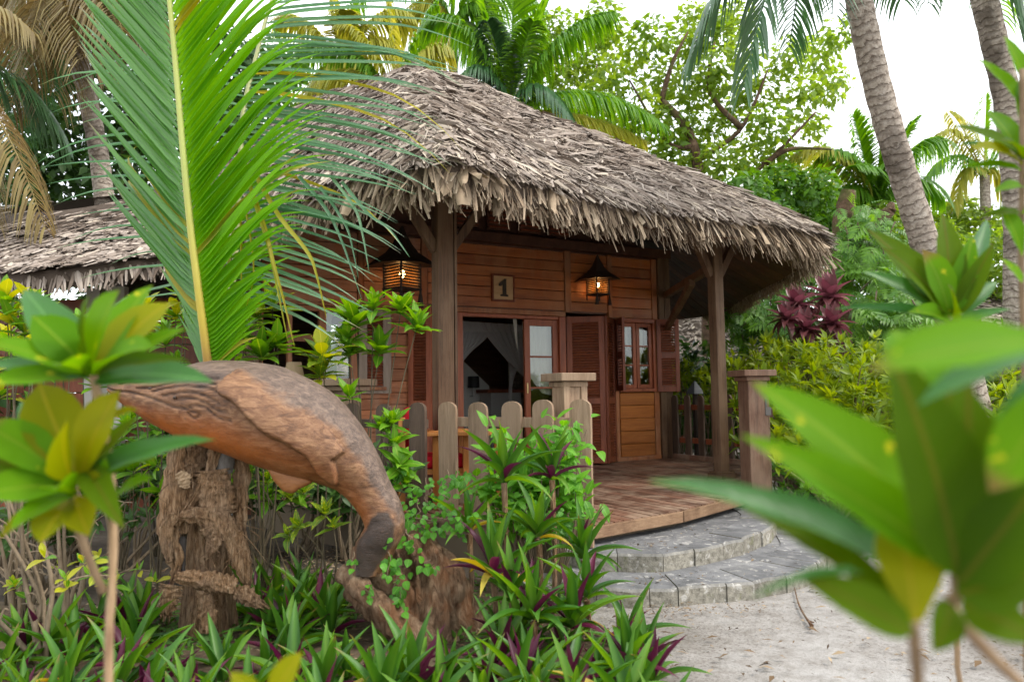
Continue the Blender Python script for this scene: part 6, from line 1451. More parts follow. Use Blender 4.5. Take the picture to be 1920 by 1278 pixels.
for b, e, w, k, Yb, Ye, u in (((1720, 1090), (1290, 826), 100, 'b', 0.66, 0.62, (0.1, -0.6, 0.8)), ((1770, 1010), (1458, 682), 165, 'g', 0.70, 0.72, (0.25, -0.9, 0.3)), ((1790, 1060), (1452, 795), 115, 'g', 0.63, 0.60, (0.2, -0.9, 0.3)), ((1712, 1165), (1432, 915), 78, 'd', 0.63, 0.66, (0.2, -0.6, 0.6)),
    ((1712, 1185), (1522, 1068), 88, 'd', 0.61, 0.60, (0.1, -0.9, 0.4)), ((1620, 1075), (1420, 1072), 26, 'b', 0.62, 0.60, (0, -0.3, 1)), ((1795, 1080), (1735, 660), 205, 'd', 0.62, 0.58, (0.15, -1, 0.1)), ((1795, 1080), (1845, 730), 190, 'd', 0.63, 0.60, (-0.2, -1, 0.1)),
    ((1718, 1175), (1700, 955), 125, 'y', 0.62, 0.63, (0, -1, 0.2)), ((1795, 1085), (1925, 745), 180, 'g', 0.64, 0.62, (-0.3, -0.9, 0.2)), ((1800, 1090), (1960, 900), 150, 'd', 0.62, 0.58, (-0.3, -0.9, 0.3)), ((1795, 1115), (1960, 1060), 120, 'd', 0.63, 0.60, (-0.2, -0.8, 0.5)), ((1785, 1130), (1768, 1215), 78, 'd', 0.65, 0.62, (0, -1, 0.1)), ((1800, 1130), (1960, 1190), 100, 'd', 0.64, 0.60, (0, -0.9, 0.5)), ((1790, 1070), (1600, 1000), 90, 'g', 0.66, 0.70, (0.1, -0.7, 0.7)), ((1740, 1080), (1620, 930), 100, 'g', 0.66, 0.7, (0.1, -0.7, 0.6))):
    near_leaf(B, b, e, w, k, Yb, Ye, u)
Dp = thing('croton_plant', 'very close blurred bright leaves reaching in from the right edge', 'plant', Vector((P(2050, 1250, 0.58).x, 0.58, 0)))
near_stem(Dp, [(1990, 640, 0.56), (2010, 760, 0.56), (2030, 1000, 0.57), (2050, 1250, 0.58)], 0.005, True)
for b, e, w, k, Yb, Ye, u in (((1985, 640), (1690, 628), 110, 'G', 0.56, 0.50, (0, -0.8, 0.6)), ((1760, 770), (1695, 602), 120, 'G', 0.66, 0.68, (0.1, -1, 0.2)), ((1990, 650), (1730, 700), 90, 'b', 0.58, 0.56, (0, -0.5, 0.9)), ((1995, 690), (1860, 800), 70, 'b', 0.6, 0.58, (0, -0.5, 0.9)), ((2000, 700), (1880, 900), 110, 'G', 0.58, 0.55, (0, -0.8, 0.6)), ((1765, 790), (1810, 660), 90, 'd', 0.68, 0.68, (0, -1, 0.2))):
    near_leaf(Dp, b, e, w, k, Yb, Ye, u)
near_stem(Dp, [(1762, 775, 0.67), (1800, 900, 0.67), (1900, 1050, 0.66), (2040, 1120, 0.6)], 0.004)
E = thing('croton_plant', 'broad-leaved croton rosette standing before the leaning palm trunk', 'plant', Vector((P(1795, 1250, 1.75).x, 1.75, 0)))
near_stem(E, [(1775, 590, 1.7), (1783, 650, 1.7), (1790, 800, 1.72), (1795, 1250, 1.75)], 0.006, True)
for b, e, w, k, Ye in (((1775, 590), (1658, 412), 80, 'd', 1.7), ((1778, 575), (1788, 384), 62, 'd', 1.72), ((1775, 585), (1700, 455), 85, 'd', 1.6), ((1772, 590), (1650, 492), 50, 'b', 1.65), ((1780, 590), (1838, 432), 52, 'g', 1.68), ((1782, 585), (1880, 372), 42, 'b', 1.8), ((1785, 590), (1878, 515), 40, 'b', 1.7), ((1785, 595), (1872, 450), 44, 'd', 1.65), ((1775, 605), (1605, 548), 26, 'b', 1.6), ((1785, 605), (1895, 568), 22, 'b', 1.65), ((1780, 600), (1762, 470), 70, 'G', 1.62), ((1780, 605), (1740, 560), 50, 'g', 1.55), ((1783, 606), (1810, 530), 48, 'd', 1.58)):
    near_leaf(E, b, e, w, k, 1.7, Ye, (0, -0.85, 0.5))
Fp = thing('croton_plant', 'tall croton stem with leaves up the right picture edge', 'plant', Vector((P(1925, 1250, 1.6).x, 1.6, 0)))
near_stem(Fp, [(1916, 130, 1.5), (1917, 300, 1.52), (1914, 480, 1.55), (1920, 700, 1.58), (1925, 1250, 1.6)], 0.006, True)
for b, e, w, k, Ye in (((1916, 200), (1856, 95), 45, 'g', 1.5), ((1916, 300), (1820, 210), 50, 'd', 1.45), ((1917, 310), (1853, 248), 38, 'y', 1.42), ((1916, 320), (1812, 292), 24, 'g', 1.48), ((1917, 300), (1870, 190), 46, 'G', 1.55), ((1915, 400), (1845, 392), 22, 'd', 1.48), ((1917, 290), (1812, 250), 22, 'b', 1.52), ((1917, 350), (1880, 340), 30, 'g', 1.45), ((1916, 480), (1895, 380), 40, 'G', 1.5), ((1917, 530), (1890, 480), 30, 'g', 1.5), ((1917, 250), (1935, 130), 46, 'G', 1.5), ((1917, 270), (1980, 220), 46, 'g', 1.5), ((1917, 330), (1985, 300), 46, 'd', 1.5), ((1917, 150), (1900, 60), 40, 'g', 1.5), ((1917, 200), (1990, 150), 40, 'G', 1.5), ((1916, 400), (1985, 370), 40, 'G', 1.5), ((1916, 300), (1905, 235), 42, 'd', 1.4)):
    near_leaf(Fp, b, e, w, k, 1.52, Ye, (0, -0.8, 0.6))
Gp = thing('croton_plant', 'single blurred yellow-green leaf tip at the bottom edge', 'plant', Vector((P(505, 1420, 1.0).x, 1.0, 0)))
near_stem(Gp, [(500, 1330, 1.0), (503, 1370, 1.0), (505, 1420, 1.0)], 0.003, True)
near_leaf(Gp, (500, 1330), (545, 1228), 52, 'y', 1.0, 0.98); near_leaf(Gp, (500, 1335), (440, 1262), 40, 'y', 1.0, 0.98)

# ------------------------------------------------------------------ neighbouring thatched roofs
def thatched_hut(name, label, ring, top, wall_ring, wz, nst, nfr, strip=(0.12, 0.3), fr=(0.15, 0.3), cat='hut', wallmat=None, t0=0.05):
    """A smaller thatched building: roof sheet, loose thatch, hanging fringe, walls."""
    ring = [Vector(p) for p in ring]; top = [Vector(p) for p in top]; n = len(ring); base = sum(ring, Vector()) / n; base.z = 0
    t = thing(name, label, cat, base); S = 12; v = []; f = []
    R_ = spline(ring + [ring[0]], 8 * n + 1); T_ = spline(top + [top[0]], 8 * n + 1)
    for a, b in zip(R_, T_):
        for j in range(S): q = b.lerp(a, j / (S - 1)); q.z -= 0.08 * math.sin(math.pi * j / (S - 1)); v.append(tuple(q))
        v.append(tuple(a + Vector((0, 0, -0.18))))
    C = S + 1
    for i in range(len(R_) - 1):
        for j in range(C - 1): f.append((i * C + j, i * C + j + 1, (i + 1) * C + j + 1, (i + 1) * C + j))
    o = add('roof', mesh_from('roof', v, f, tint=[0.05] * len(v), smooth=True), M_THATCH, t)
    V, Q, T = [], [], []; k0 = 0
    for kind in range(2):
        for _ in range(nst if kind == 0 else nfr):
            u = random.random() * (len(R_) - 1); i = int(u); a = R_[i].lerp(R_[i + 1], u - i); b = T_[i].lerp(T_[i + 1], u - i); ex = (R_[i + 1] - R_[i]); ex = ex.normalized() if ex.length > 1e-6 else Vector((1, 0, 0))
            s = math.sqrt(random.random() * 1.03) if kind == 0 else random.uniform(0.86, 1.0); p = b.lerp(a, s); p.z -= 0.08 * math.sin(math.pi * s); dn = (a - b).normalized(); nr = ex.cross(dn).normalized()
            if nr.z < 0: nr = -nr
            if kind == 0: d = Quaternion(nr, random.gauss(0, 0.6)) @ dn; L = random.uniform(*strip); w = random.uniform(0.014, 0.035); lift = nr * random.uniform(0.01, 0.05)
            else: d = (Vector((dn.x * 0.6, dn.y * 0.6, -0.9)) + ex * random.gauss(0, 0.25)).normalized(); L = random.uniform(*fr); w = random.uniform(0.008, 0.022); lift = Vector((0, 0, -0.03))
            x = d.cross(nr).normalized(); tn = min(1, max(0, random.gauss(0.5, 0.25)))
            for m in range(3):
                uu = m / 2; c = p + lift + d * L * (uu - (0.4 if kind == 0 else 0)) + nr * (0.12 * L * uu if kind == 0 else 0); ww = w * (0.8, 1, 0.4)[m]; V += [tuple(c - x * ww), tuple(c + nr * ww * 0.5), tuple(c + x * ww)]; T += [tn] * 3
                if m: Q += [(k0 + 3 * m - 3, k0 + 3 * m - 2, k0 + 3 * m + 1, k0 + 3 * m), (k0 + 3 * m - 2, k0 + 3 * m - 1, k0 + 3 * m + 2, k0 + 3 * m + 1)]
            k0 = len(V)
    if V: tag(add('loose_thatch', mesh_quads('loose_thatch', np.array(V), np.array(Q), tint=np.array(T)), M_THATCH if nfr < nst else M_THATCH, o), kind='stuff')
    w = [Vector(p) for p in wall_ring]
    for a, b in zip(w, w[1:]):
        nb = 9; d = (b - a).normalized(); nn = Vector((d.y, -d.x, 0)) * 0.03
        for k in range(nb):
            z0, z1 = wz * k / nb, wz * (k + 1) / nb - 0.012
            MB().addv([a + nn * 1.3 + Vector((0, 0, z0)), b + nn * 1.3 + Vector((0, 0, z0)), b + nn + Vector((0, 0, z1)), a + nn + Vector((0, 0, z1)), a + Vector((0, 0, z0)), b + Vector((0, 0, z0)), b + Vector((0, 0, z1)), a + Vector((0, 0, z1))], [(0, 1, 2, 3), (5, 4, 7, 6), (3, 2, 6, 7), (4, 5, 1, 0)]).build('wall_board', wallmat or M_SHUT, t)
    return t
def PE(px, py, Y): return P(px, py, Y)
lwg = thatched_hut('thatched_wing', 'low thatched wing with dark board walls behind the palm fronds', [PE(-420, 500, 9.5), PE(-60, 512, 7.7), PE(120, 505, 7.2), PE(330, 478, 7.4), PE(480, 455, 8.2), PE(520, 430, 12.0), PE(-300, 430, 14)],
    [PE(-60, 400, 10.5), PE(40, 400, 10.3), PE(180, 385, 10.2), PE(330, 345, 10.2), PE(400, 335, 10.4), PE(420, 340, 11.0), PE(100, 380, 11.3)],
    [PZ(-60, 0, 9.3), PZ(240, 0, 8.9), PZ(492, 0, 9.3)], 2.55, 6000, 2600)
M_GREYP = plain('grey_painted_frame', (0.42, 0.40, 0.36), 0.7)
for a, b, Y in ((160, 186, 8.6), (208, 232, 8.5)):
    p0, p1 = P(a, 600, Y), P(b, 600, Y); MB().box((p0.x, Y, 0.1), (p1.x, Y + 0.1, 2.62)).build('door_post', M_GREYP, lwg, bevel=0.005)
p0, p1 = P(186, 600, 8.6), P(208, 600, 8.6); MB().box((p0.x, 8.66, 0.1), (p1.x, 8.70, 2.5)).build('door_panel', M_GREYP, lwg)
MB().bar(P(437, 515, 8.2), P(476, 560, 8.6), 0.07, 0.08).build('brace', M_POST, lwg)
MB().box((P(478, 600, 8.4).x, 8.30, 0.3), (P(492, 600, 8.4).x, 8.40, 2.9)).build('wing_post', M_POST, lwg)
thatched_hut('thatched_hut', 'distant grey thatched hut seen under the eave beside the veranda post', [PE(1180, 705, 17), PE(1330, 690, 16), PE(1500, 660, 17), PE(1480, 650, 22), PE(1180, 660, 22)], [PE(1240, 575, 19.5), PE(1290, 560, 19.3), PE(1320, 580, 19.5), PE(1330, 580, 20), PE(1250, 580, 20)],
    [PZ(1190, 0, 18), PZ(1400, 0, 18)], 1.7, 3000, 600)
thatched_hut('thatched_hut', 'distant grey thatched hut behind the two right palm trunks', [PE(1600, 640, 15), PE(1780, 625, 14.5), PE(2000, 610, 15.5), PE(2000, 600, 20), PE(1620, 600, 20)], [PE(1760, 560, 17.5), PE(1830, 540, 17.3), PE(1900, 540, 17.5), PE(1920, 545, 18), PE(1800, 545, 18)],
    [PZ(1650, 0, 16), PZ(1990, 0, 16)], 1.9, 3000, 600)
gl = thing('garden_lamp', 'small slate-roofed garden lamp poking up behind the dark pickets', 'lamp', PZ(1303, 0, 11.6))
c = P(1303, 738, 11.6)
MB().tube([(c.x, 11.6, 0), (c.x, 11.6, c.z)], 0.04, 8).build('lamp_post', M_LANT, gl); MB().tube([(c.x, 11.6, c.z), (c.x, 11.6, c.z + 0.06), (c.x, 11.6, c.z + 0.20)], [0.13, 0.11, 0.012], 4).build('lamp_roof', plain('slate', (0.13, 0.135, 0.15), 0.7), gl)

# ------------------------------------------------------------------ hedge and jungle plants on the right
M_HEDGE = leaf_mat('hedge_leaf', (0.05, 0.14, 0.006), (0.25, 0.32, 0.013), None, 0.38, 0.4, tint_attr=True)
M_JUNG = leaf_mat('jungle_leaf', (0.025, 0.085, 0.014), (0.11, 0.24, 0.022), None, 0.32, 0.4, tint_attr=True)
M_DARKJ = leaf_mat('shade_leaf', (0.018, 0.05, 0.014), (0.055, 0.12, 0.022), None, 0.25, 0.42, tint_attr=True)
M_TREE = leaf_mat('almond_leaf', (0.085, 0.17, 0.022), (0.21, 0.30, 0.05), None, 0.48, 0.45, tint_attr=True)
def rosette_cloud(centers, n_each, L, axis_up=0.8, aspect=0.33):
    """Rosettes of leaves as arrays: each centre gets n_each leaves spreading round an upward axis."""
    c = np.asarray([tuple(p) for p in centers]); m = len(c); n = m * n_each; k = np.repeat(np.arange(m), n_each)
    ax = rng.normal(size=(m, 3)) * 0.35 + np.array([0, -0.25, axis_up]); ax /= np.linalg.norm(ax, axis=1, keepdims=True); ax = ax[k]
    d = rng.normal(size=(n, 3)); d -= ax * (d * ax).sum(1, keepdims=True); d /= np.linalg.norm(d, axis=1, keepdims=True)
    el = rng.uniform(-0.1, 1.25, n)[:, None]; y = d * np.cos(el) + ax * np.sin(el); up = ax * np.cos(el) - d * np.sin(el); x = np.cross(y, up)
    l = L * rng.uniform(0.65, 1.25, n); tint = np.clip(0.5 * rng.random(n) + 0.35 * rng.random(m)[k] + 0.25 * np.sin(np.clip(el[:, 0], 0, 1.3)), 0, 1)
    return leaves_arrays(c[k] - ax * 0.3 * L * (1 - el / 1.3), x, y, up, l, l * aspect, tint)
def hedge_plant(px, Y, top_z, spread, n, label, mat=M_HEDGE, L=0.15, group='hedge crotons', name='croton_shrub'):
    b = PZ(px, 0.02, Y); t = thing(name, label, 'shrub', b, 0, group); cs = []
    for k in range(n):
        h = random.uniform(0.35, 1.0) ** 0.6 * top_z; q = Vector((b.x + random.gauss(0, spread), Y + random.gauss(0, spread * 0.8), h)); cs.append(q)
        if k % 4 == 0: MB().tube(spline([b + Vector((random.gauss(0, 0.05), random.gauss(0, 0.05), 0)), b.lerp(q, 0.55) + Vector((random.gauss(0, 0.05), 0, 0)), q], 7), [0.014, 0.013, 0.011, 0.009, 0.008, 0.006, 0.005], 5).build('stem', M_TWIG, t)
    cloud_obj('foliage', rosette_cloud(cs, 11, L), mat, t); return t
ORD = ('first', 'second', 'third', 'fourth', 'fifth', 'sixth', 'seventh', 'eighth', 'ninth', 'tenth', 'eleventh', 'twelfth')
_hr = {}
def hedge_label(px, Y, tz):
    r = 'tall back' if tz > 1.6 else 'low front'; k = _hr.get(r, 0); _hr[r] = k + 1
    return ORD[k % 12] + (' croton from the house in the ' if k < 12 else ' croton past the leaning palm in the ') + r + ' row of the yellow-green hedge'
for px, Y, tz in sorted(((1275, 13.2, 1.85), (1330, 12.6, 1.75), (1385, 11.8, 1.85), (1430, 11.2, 2.0), (1480, 10.6, 2.05), (1530, 10.2, 1.95), (1470, 9.4, 1.8), (1560, 9.6, 2.0), (1500, 8.6, 1.35), (1540, 8.4, 1.65), (1600, 9.2, 1.85), (1650, 8.9, 1.8), (1590, 8.0, 1.45), (1640, 7.6, 1.35), (1700, 8.6, 1.7), (1480, 8.2, 1.1), (1555, 7.5, 1.0), (1780, 8.2, 1.65), (1850, 8.4, 1.7), (1920, 8.0, 1.65), (1720, 7.4, 1.2), (1860, 7.0, 1.3))):
    hedge_plant(px, Y, tz, 0.32, 50, hedge_label(px, Y, tz))
for px, Y, tz in ((1450, 8.9, 0.7), (1500, 7.6, 0.55), (1560, 6.9, 0.45), (1640, 6.6, 0.5), (1720, 6.4, 0.5), (1820, 6.2, 0.55), (1900, 6.0, 0.6)):
    hedge_plant(px, Y, tz, 0.22, 18, ORD[(1450, 1500, 1560, 1640, 1720, 1820, 1900).index(px)] + ' low seedling shrub from the gate post along the hedge foot', M_JUNG, 0.10, 'seedlings under the hedge', 'seedling_shrub')
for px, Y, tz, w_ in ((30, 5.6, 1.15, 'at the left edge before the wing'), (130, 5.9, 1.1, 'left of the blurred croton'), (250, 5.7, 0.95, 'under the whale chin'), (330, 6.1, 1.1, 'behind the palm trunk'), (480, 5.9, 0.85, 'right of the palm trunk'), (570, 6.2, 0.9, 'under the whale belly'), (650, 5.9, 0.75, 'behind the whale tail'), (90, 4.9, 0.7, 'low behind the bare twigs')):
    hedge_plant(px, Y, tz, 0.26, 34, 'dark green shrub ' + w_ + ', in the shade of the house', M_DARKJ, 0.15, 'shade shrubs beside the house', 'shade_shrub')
M_CORD = leaf_mat('cordyline_leaf', (0.075, 0.022, 0.025), (0.20, 0.075, 0.08), None, 0.25, 0.3)
CD = strap_set(M_CORD)
for lab, Y, heads in (('dark red cordyline with two big heads above the hedge', 10.9, [(1555, 560, 1.1), (1495, 575, 1.0)]), ('shorter dark red cordyline low against the hedge top', 10.6, [(1510, 620, 0.9), (1560, 610, 0.9), (1475, 600, 0.8)])):
    b = PZ(1530, 0.0, Y); t = thing('cordyline', lab, 'plant', b)
    for px, py, s in heads:
        q = P(px, py, Y); MB().tube(spline([b, b.lerp(q, 0.5) + Vector((0.05, 0, 0)), q], 8), 0.02, 6).build('stem', M_TWIG, t)
        for k in range(26):
            az = k * 2.4; el = lerp(R(-35), R(80), k / 25); d = sph(az, el); leaf_obj(t, CD[(3, 2, 1, 0)[min(3, k // 7)]], None, q, d, Vector((0, 0, 1)) if abs(d.z) < 0.9 else Vector((0, -1, 0)), 0.40 * s * random.uniform(0.85, 1.15), 0.135 * s, 'leaf')

# dead tree with climbing philodendron
M_DBARK = NT('mossy_dead_wood')
def _db():
    t = M_DBARK; w = t.coords(None, kind='World'); g = t.noise(w, 7, 6, 0.7); b = t.noise(w, 2.5, 4, 0.6)
    c = t.ramp(g, [(0.3, (0.035, 0.02, 0.013)), (0.55, (0.13, 0.08, 0.05)), (0.8, (0.25, 0.17, 0.11))]); c = t.mix(t.rng(b, 0.5, 0.62, 0, 0.6), c, (0.08, 0.11, 0.02)); t.principled(c, 0.9, t.bump(g, 0.9, 0.05), 0.2)
_db(); M_DBARK = M_DBARK.m
dt = thing('dead_tree', 'broken dead tree with two stub limbs wrapped in climbing leaves', 'tree', PZ(1575, 0, 12.5))
def limb(pts, r0, r1, name='limb', parent=dt, mat=M_DBARK, jit=0.3, seg=14, n=9):
    c = spline(pts, seg); MB().tube(c, [lerp(r0, r1, i / (seg - 1)) for i in range(seg)], n, jitter=jit).build(name, mat, parent, smooth=True)
limb([PZ(1575, -0.1, 12.5), PZ(1572, 1.2, 12.5), P(1575, 520, 12.5), P(1578, 450, 12.5)], 0.26, 0.20, 'trunk'); limb([P(1578, 470, 12.5), P(1582, 410, 12.4), P(1592, 356, 12.3)], 0.18, 0.12); limb([P(1585, 500, 12.5), P(1620, 450, 12.3), P(1668, 395, 12.1)], 0.17, 0.10); limb([P(1668, 395, 12.1), P(1672, 380, 12.1)], 0.10, 0.04)
def split_leaf_cloud(regions, n, L, Yj=0.25):
    """Drooping cut leaves: each is a midrib with several narrow fingers, scattered over pixel regions at their depths."""
    A_ = []
    cs, xs, ys, zs, Ls, Ws, Ts = [], [], [], [], [], [], []
    for _ in range(n):
        cx, cy, rx, ry, Y = random.choice(regions); p = P(random.gauss(cx, rx * 0.6), random.gauss(cy, ry * 0.6), Y + random.gauss(0, Yj)); d = Vector((random.gauss(0, 0.6), -0.35 + random.gauss(0, 0.3), -0.55 + random.gauss(0, 0.45))).normalized()
        up = Vector((random.gauss(0, 0.3), -0.7, 0.7)); x = d.cross(up).normalized(); up = x.cross(d); tn = random.random(); l = L * random.uniform(0.6, 1.3)
        for k in range(5):
            for s in (-1, 1):
                u = 0.1 + 0.17 * k; q = p + d * (l * u); dd = (x * s * 0.8 + d * (0.55 + 0.12 * k) - up * 0.1).normalized(); cs.append(tuple(q)); ys.append(tuple(dd)); zs.append(tuple(up)); xs.append(tuple(dd.cross(up).normalized())); Ls.append(l * (0.62 - 0.08 * k)); Ws.append(l * 0.14); Ts.append(min(1, max(0, tn * 0.8 + random.uniform(-0.1, 0.2))))
    return leaves_arrays(np.array(cs), np.array(xs), np.array(ys), np.array(zs), np.array(Ls), np.array(Ws), np.array(Ts))
M_PHIL = leaf_mat('philodendron_leaf', (0.04, 0.12, 0.02), (0.14, 0.29, 0.025), None, 0.36, 0.38, tint_attr=True)
def climber(label, regions, n, L, base):
    t = thing('climbing_philodendron', label, 'climber', base); cloud_obj('foliage', split_leaf_cloud(regions, n, L), M_PHIL, t)
    for k in range(4):
        cx, cy, rx, ry, Y = regions[k % len(regions)]; q = [P(cx + random.gauss(0, 12), cy - ry + i * ry, Y - 0.25) for i in range(3)]; MB().tube(spline(q, 10), 0.012, 5).build('aerial_root', M_TWIG, t)
climber('bright cut-leaved philodendron hanging between the dead tree and leaning palm', [(1640, 490, 50, 55, 11.8), (1690, 540, 45, 60, 11.4), (1640, 590, 60, 45, 11.3), (1710, 600, 45, 45, 11.0), (1600, 500, 30, 50, 12.0)], 420, 0.30, PZ(1660, 0, 11.5))
climber('darker cut-leaved philodendron under the right end of the eave', [(1420, 560, 40, 50, 13.0), (1390, 600, 50, 40, 13.2), (1460, 540, 35, 55, 13.2), (1510, 520, 40, 40, 13.2), (1440, 610, 50, 35, 12.8)], 380, 0.27, PZ(1430, 0, 13.1))
climber('philodendron wrapped round the dead tree limbs', [(1620, 420, 25, 30, 12.2), (1590, 440, 20, 35, 12.2), (1655, 440, 30, 25, 12.1), (1560, 470, 30, 30, 12.4), (1630, 400, 20, 20, 12.0)], 200, 0.22, PZ(1600, 0, 12.4))

# ------------------------------------------------------------------ background trees
def broad_tree(name, label, base, limbs, clusters, nleaf, size, mat, Y, bark=M_DBARK, group=None, aspect=0.55, trunk_r=0.16):
    t = thing(name, label, 'tree', base, 0, group)
    for pts in limbs:
        q = [P(*a) for a in pts]; c = spline(q, 12); MB().tube(c, [lerp(pts_r[0], pts_r[1], i / 11) for pts_r in [(trunk_r if pts is limbs[0] else trunk_r * 0.45, trunk_r * (0.5 if pts is limbs[0] else 0.12))] for i in range(12)], 8, jitter=0.2).build('trunk' if pts is limbs[0] else 'branch', bark, t, smooth=True)
    cen = [P(a[0], a[1], a[3] if len(a) > 3 else Y + random.gauss(0, 0.5)) for a in clusters]; rad = [a[2] / FPX * Y for a in clusters]
    cloud_obj('crown', leaf_cloud(cen, rad, nleaf, size, aspect), mat, t); return t
broad_tree('almond_tree', 'airy light green tree with brown limbs rising behind the roof', PZ(1330, 0, 16.5), [[(1330, 820, 16.5), (1325, 500, 16.5), (1300, 270, 16.3), (1240, 190, 16.2)], [(1300, 275, 16.3), (1250, 265, 16.2), (1180, 150, 16)], [(1310, 300, 16.4), (1390, 240, 16.2), (1440, 130, 16)], [(1320, 380, 16.4), (1420, 320, 16.2), (1530, 210, 15.8)], [(1240, 190, 16.2), (1260, 120, 16), (1290, 60, 16)], [(1390, 240, 16.2), (1330, 170, 16), (1340, 80, 16)], [(1430, 310, 16.2), (1480, 280, 16), (1560, 280, 16)]],
    [(1130, 40, 42), (1175, 100, 40), (1150, 150, 36), (1220, 70, 38), (1235, 150, 40), (1285, 90, 36), (1300, 160, 42), (1340, 60, 40), (1350, 130, 44), (1370, 200, 40), (1400, 90, 34), (1420, 160, 38), (1440, 230, 38), (1480, 110, 36), (1500, 180, 42), (1540, 100, 38), (1560, 160, 36), (1200, 210, 40), (1260, 230, 44), (1180, 250, 34), (1320, 240, 44), (1400, 280, 42), (1350, 310, 42), (1460, 290, 40), (1290, 300, 40), (1420, 340, 40), (1240, 290, 40), (1520, 235, 30), (1300, 30, 30), (1380, 30, 34), (1570, 60, 30)], 8800, 0.17, M_TREE, 16.5)
broad_tree('jungle_tree', 'mid green tree crown just above the right slope of the roof', PZ(1480, 0, 15), [[(1480, 820, 15), (1475, 550, 15), (1470, 420, 15)]], [(1400, 370, 45), (1460, 350, 45), (1500, 390, 45), (1440, 420, 45), (1530, 350, 38), (1560, 420, 40), (1490, 450, 50), (1540, 480, 45), (1440, 480, 50)], 5200, 0.16, M_JUNG, 15)
broad_tree('jungle_tree', 'green tree filling the gap behind the two palm trunks', PZ(1760, 0, 17), [[(1760, 820, 17), (1765, 550, 17), (1770, 470, 17)]], [(1650, 430, 50), (1700, 480, 50), (1760, 450, 40), (1800, 500, 45), (1850, 470, 45), (1900, 520, 50), (1830, 540, 45), (1750, 540, 50), (1680, 560, 50), (1930, 440, 40)], 5200, 0.17, M_TREE, 17)
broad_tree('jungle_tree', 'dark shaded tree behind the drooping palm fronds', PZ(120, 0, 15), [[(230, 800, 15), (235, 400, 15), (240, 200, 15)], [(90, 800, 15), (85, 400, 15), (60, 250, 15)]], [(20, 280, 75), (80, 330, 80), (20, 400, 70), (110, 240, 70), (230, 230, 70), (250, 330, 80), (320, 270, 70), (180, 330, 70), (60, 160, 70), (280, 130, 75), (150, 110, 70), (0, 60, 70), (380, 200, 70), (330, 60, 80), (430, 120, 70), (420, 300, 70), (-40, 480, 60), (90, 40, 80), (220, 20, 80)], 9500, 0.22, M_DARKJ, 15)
broad_tree('jungle_tree', 'shaded tree seen between the long palm leaflets', PZ(520, 0, 17), [[(520, 800, 17), (520, 400, 17), (530, 260, 17)]], [(480, 200, 70), (540, 260, 70), (440, 280, 70), (520, 120, 55), (600, 250, 45)], 3000, 0.2, M_JUNG, 17)
# thicket along the horizon
cs = []; rs = []
for k in range(130):
    px = random.uniform(-300, 2250); Y = random.uniform(19, 27); top = random.uniform(0.8, 3.4) if 480 < px < 2300 else random.uniform(1, 4.5); cs.append(PZ(px, top, Y)); rs.append(random.uniform(0.9, 1.7))
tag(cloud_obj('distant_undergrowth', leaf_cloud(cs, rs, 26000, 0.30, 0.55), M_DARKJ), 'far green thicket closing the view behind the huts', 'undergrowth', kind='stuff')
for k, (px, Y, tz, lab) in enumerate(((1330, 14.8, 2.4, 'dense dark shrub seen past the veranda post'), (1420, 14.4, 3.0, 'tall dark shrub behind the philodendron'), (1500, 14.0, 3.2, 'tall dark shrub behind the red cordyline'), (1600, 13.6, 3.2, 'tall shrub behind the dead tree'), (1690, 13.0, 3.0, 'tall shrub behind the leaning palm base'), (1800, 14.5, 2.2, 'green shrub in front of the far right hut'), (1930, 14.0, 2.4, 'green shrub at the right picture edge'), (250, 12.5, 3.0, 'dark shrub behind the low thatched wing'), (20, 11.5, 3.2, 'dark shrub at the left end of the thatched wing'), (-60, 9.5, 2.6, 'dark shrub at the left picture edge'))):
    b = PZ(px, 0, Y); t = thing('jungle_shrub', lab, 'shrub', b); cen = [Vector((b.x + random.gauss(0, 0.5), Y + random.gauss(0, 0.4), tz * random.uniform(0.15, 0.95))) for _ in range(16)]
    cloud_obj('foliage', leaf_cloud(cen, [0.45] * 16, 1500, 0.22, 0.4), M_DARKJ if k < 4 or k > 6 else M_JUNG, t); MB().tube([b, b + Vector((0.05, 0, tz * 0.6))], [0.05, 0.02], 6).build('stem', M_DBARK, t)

# ------------------------------------------------------------------ tall palms
M_PTRUNK = NT('ringed_palm_trunk')
def _pt():
    t = M_PTRUNK; uv = t.new('ShaderNodeUVMap'); uv.uv_map = 'UVMap'; sx = t.new('ShaderNodeSeparateXYZ'); t.link(uv.outputs['UV'], sx.inputs[0]); w = t.coords(None, kind='World'); n = t.noise(w, 6, 5, 0.65); n2 = t.noise(w, 24, 5, 0.7); n3 = t.noise(w, 2.2, 4, 0.6)
    ph = t.math('FRACT', t.math('ADD', t.math('MULTIPLY', sx.outputs['Y'], 13.0), t.math('MULTIPLY', n, 2.6))); ring = t.rng(t.math('ABSOLUTE', t.math('SUBTRACT', ph, 0.5)), 0.30, 0.5, 0, 1)
    c = t.ramp(n2, [(0.3, (0.15, 0.115, 0.09)), (0.5, (0.34, 0.285, 0.235)), (0.75, (0.52, 0.46, 0.40))]); c = t.mix(t.math('MULTIPLY', ring, 0.35), c, (0.13, 0.09, 0.065)); c = t.mix(t.rng(n3, 0.52, 0.64, 0, 0.75), c, (0.085, 0.065, 0.05))
    t.principled(c, 0.85, t.bump(t.math('SUBTRACT', t.math('MULTIPLY', n2, 0.5), t.math('MULTIPLY', ring, 0.7)), 0.8, 0.03), 0.2)
_pt(); M_PTRUNK = M_PTRUNK.m
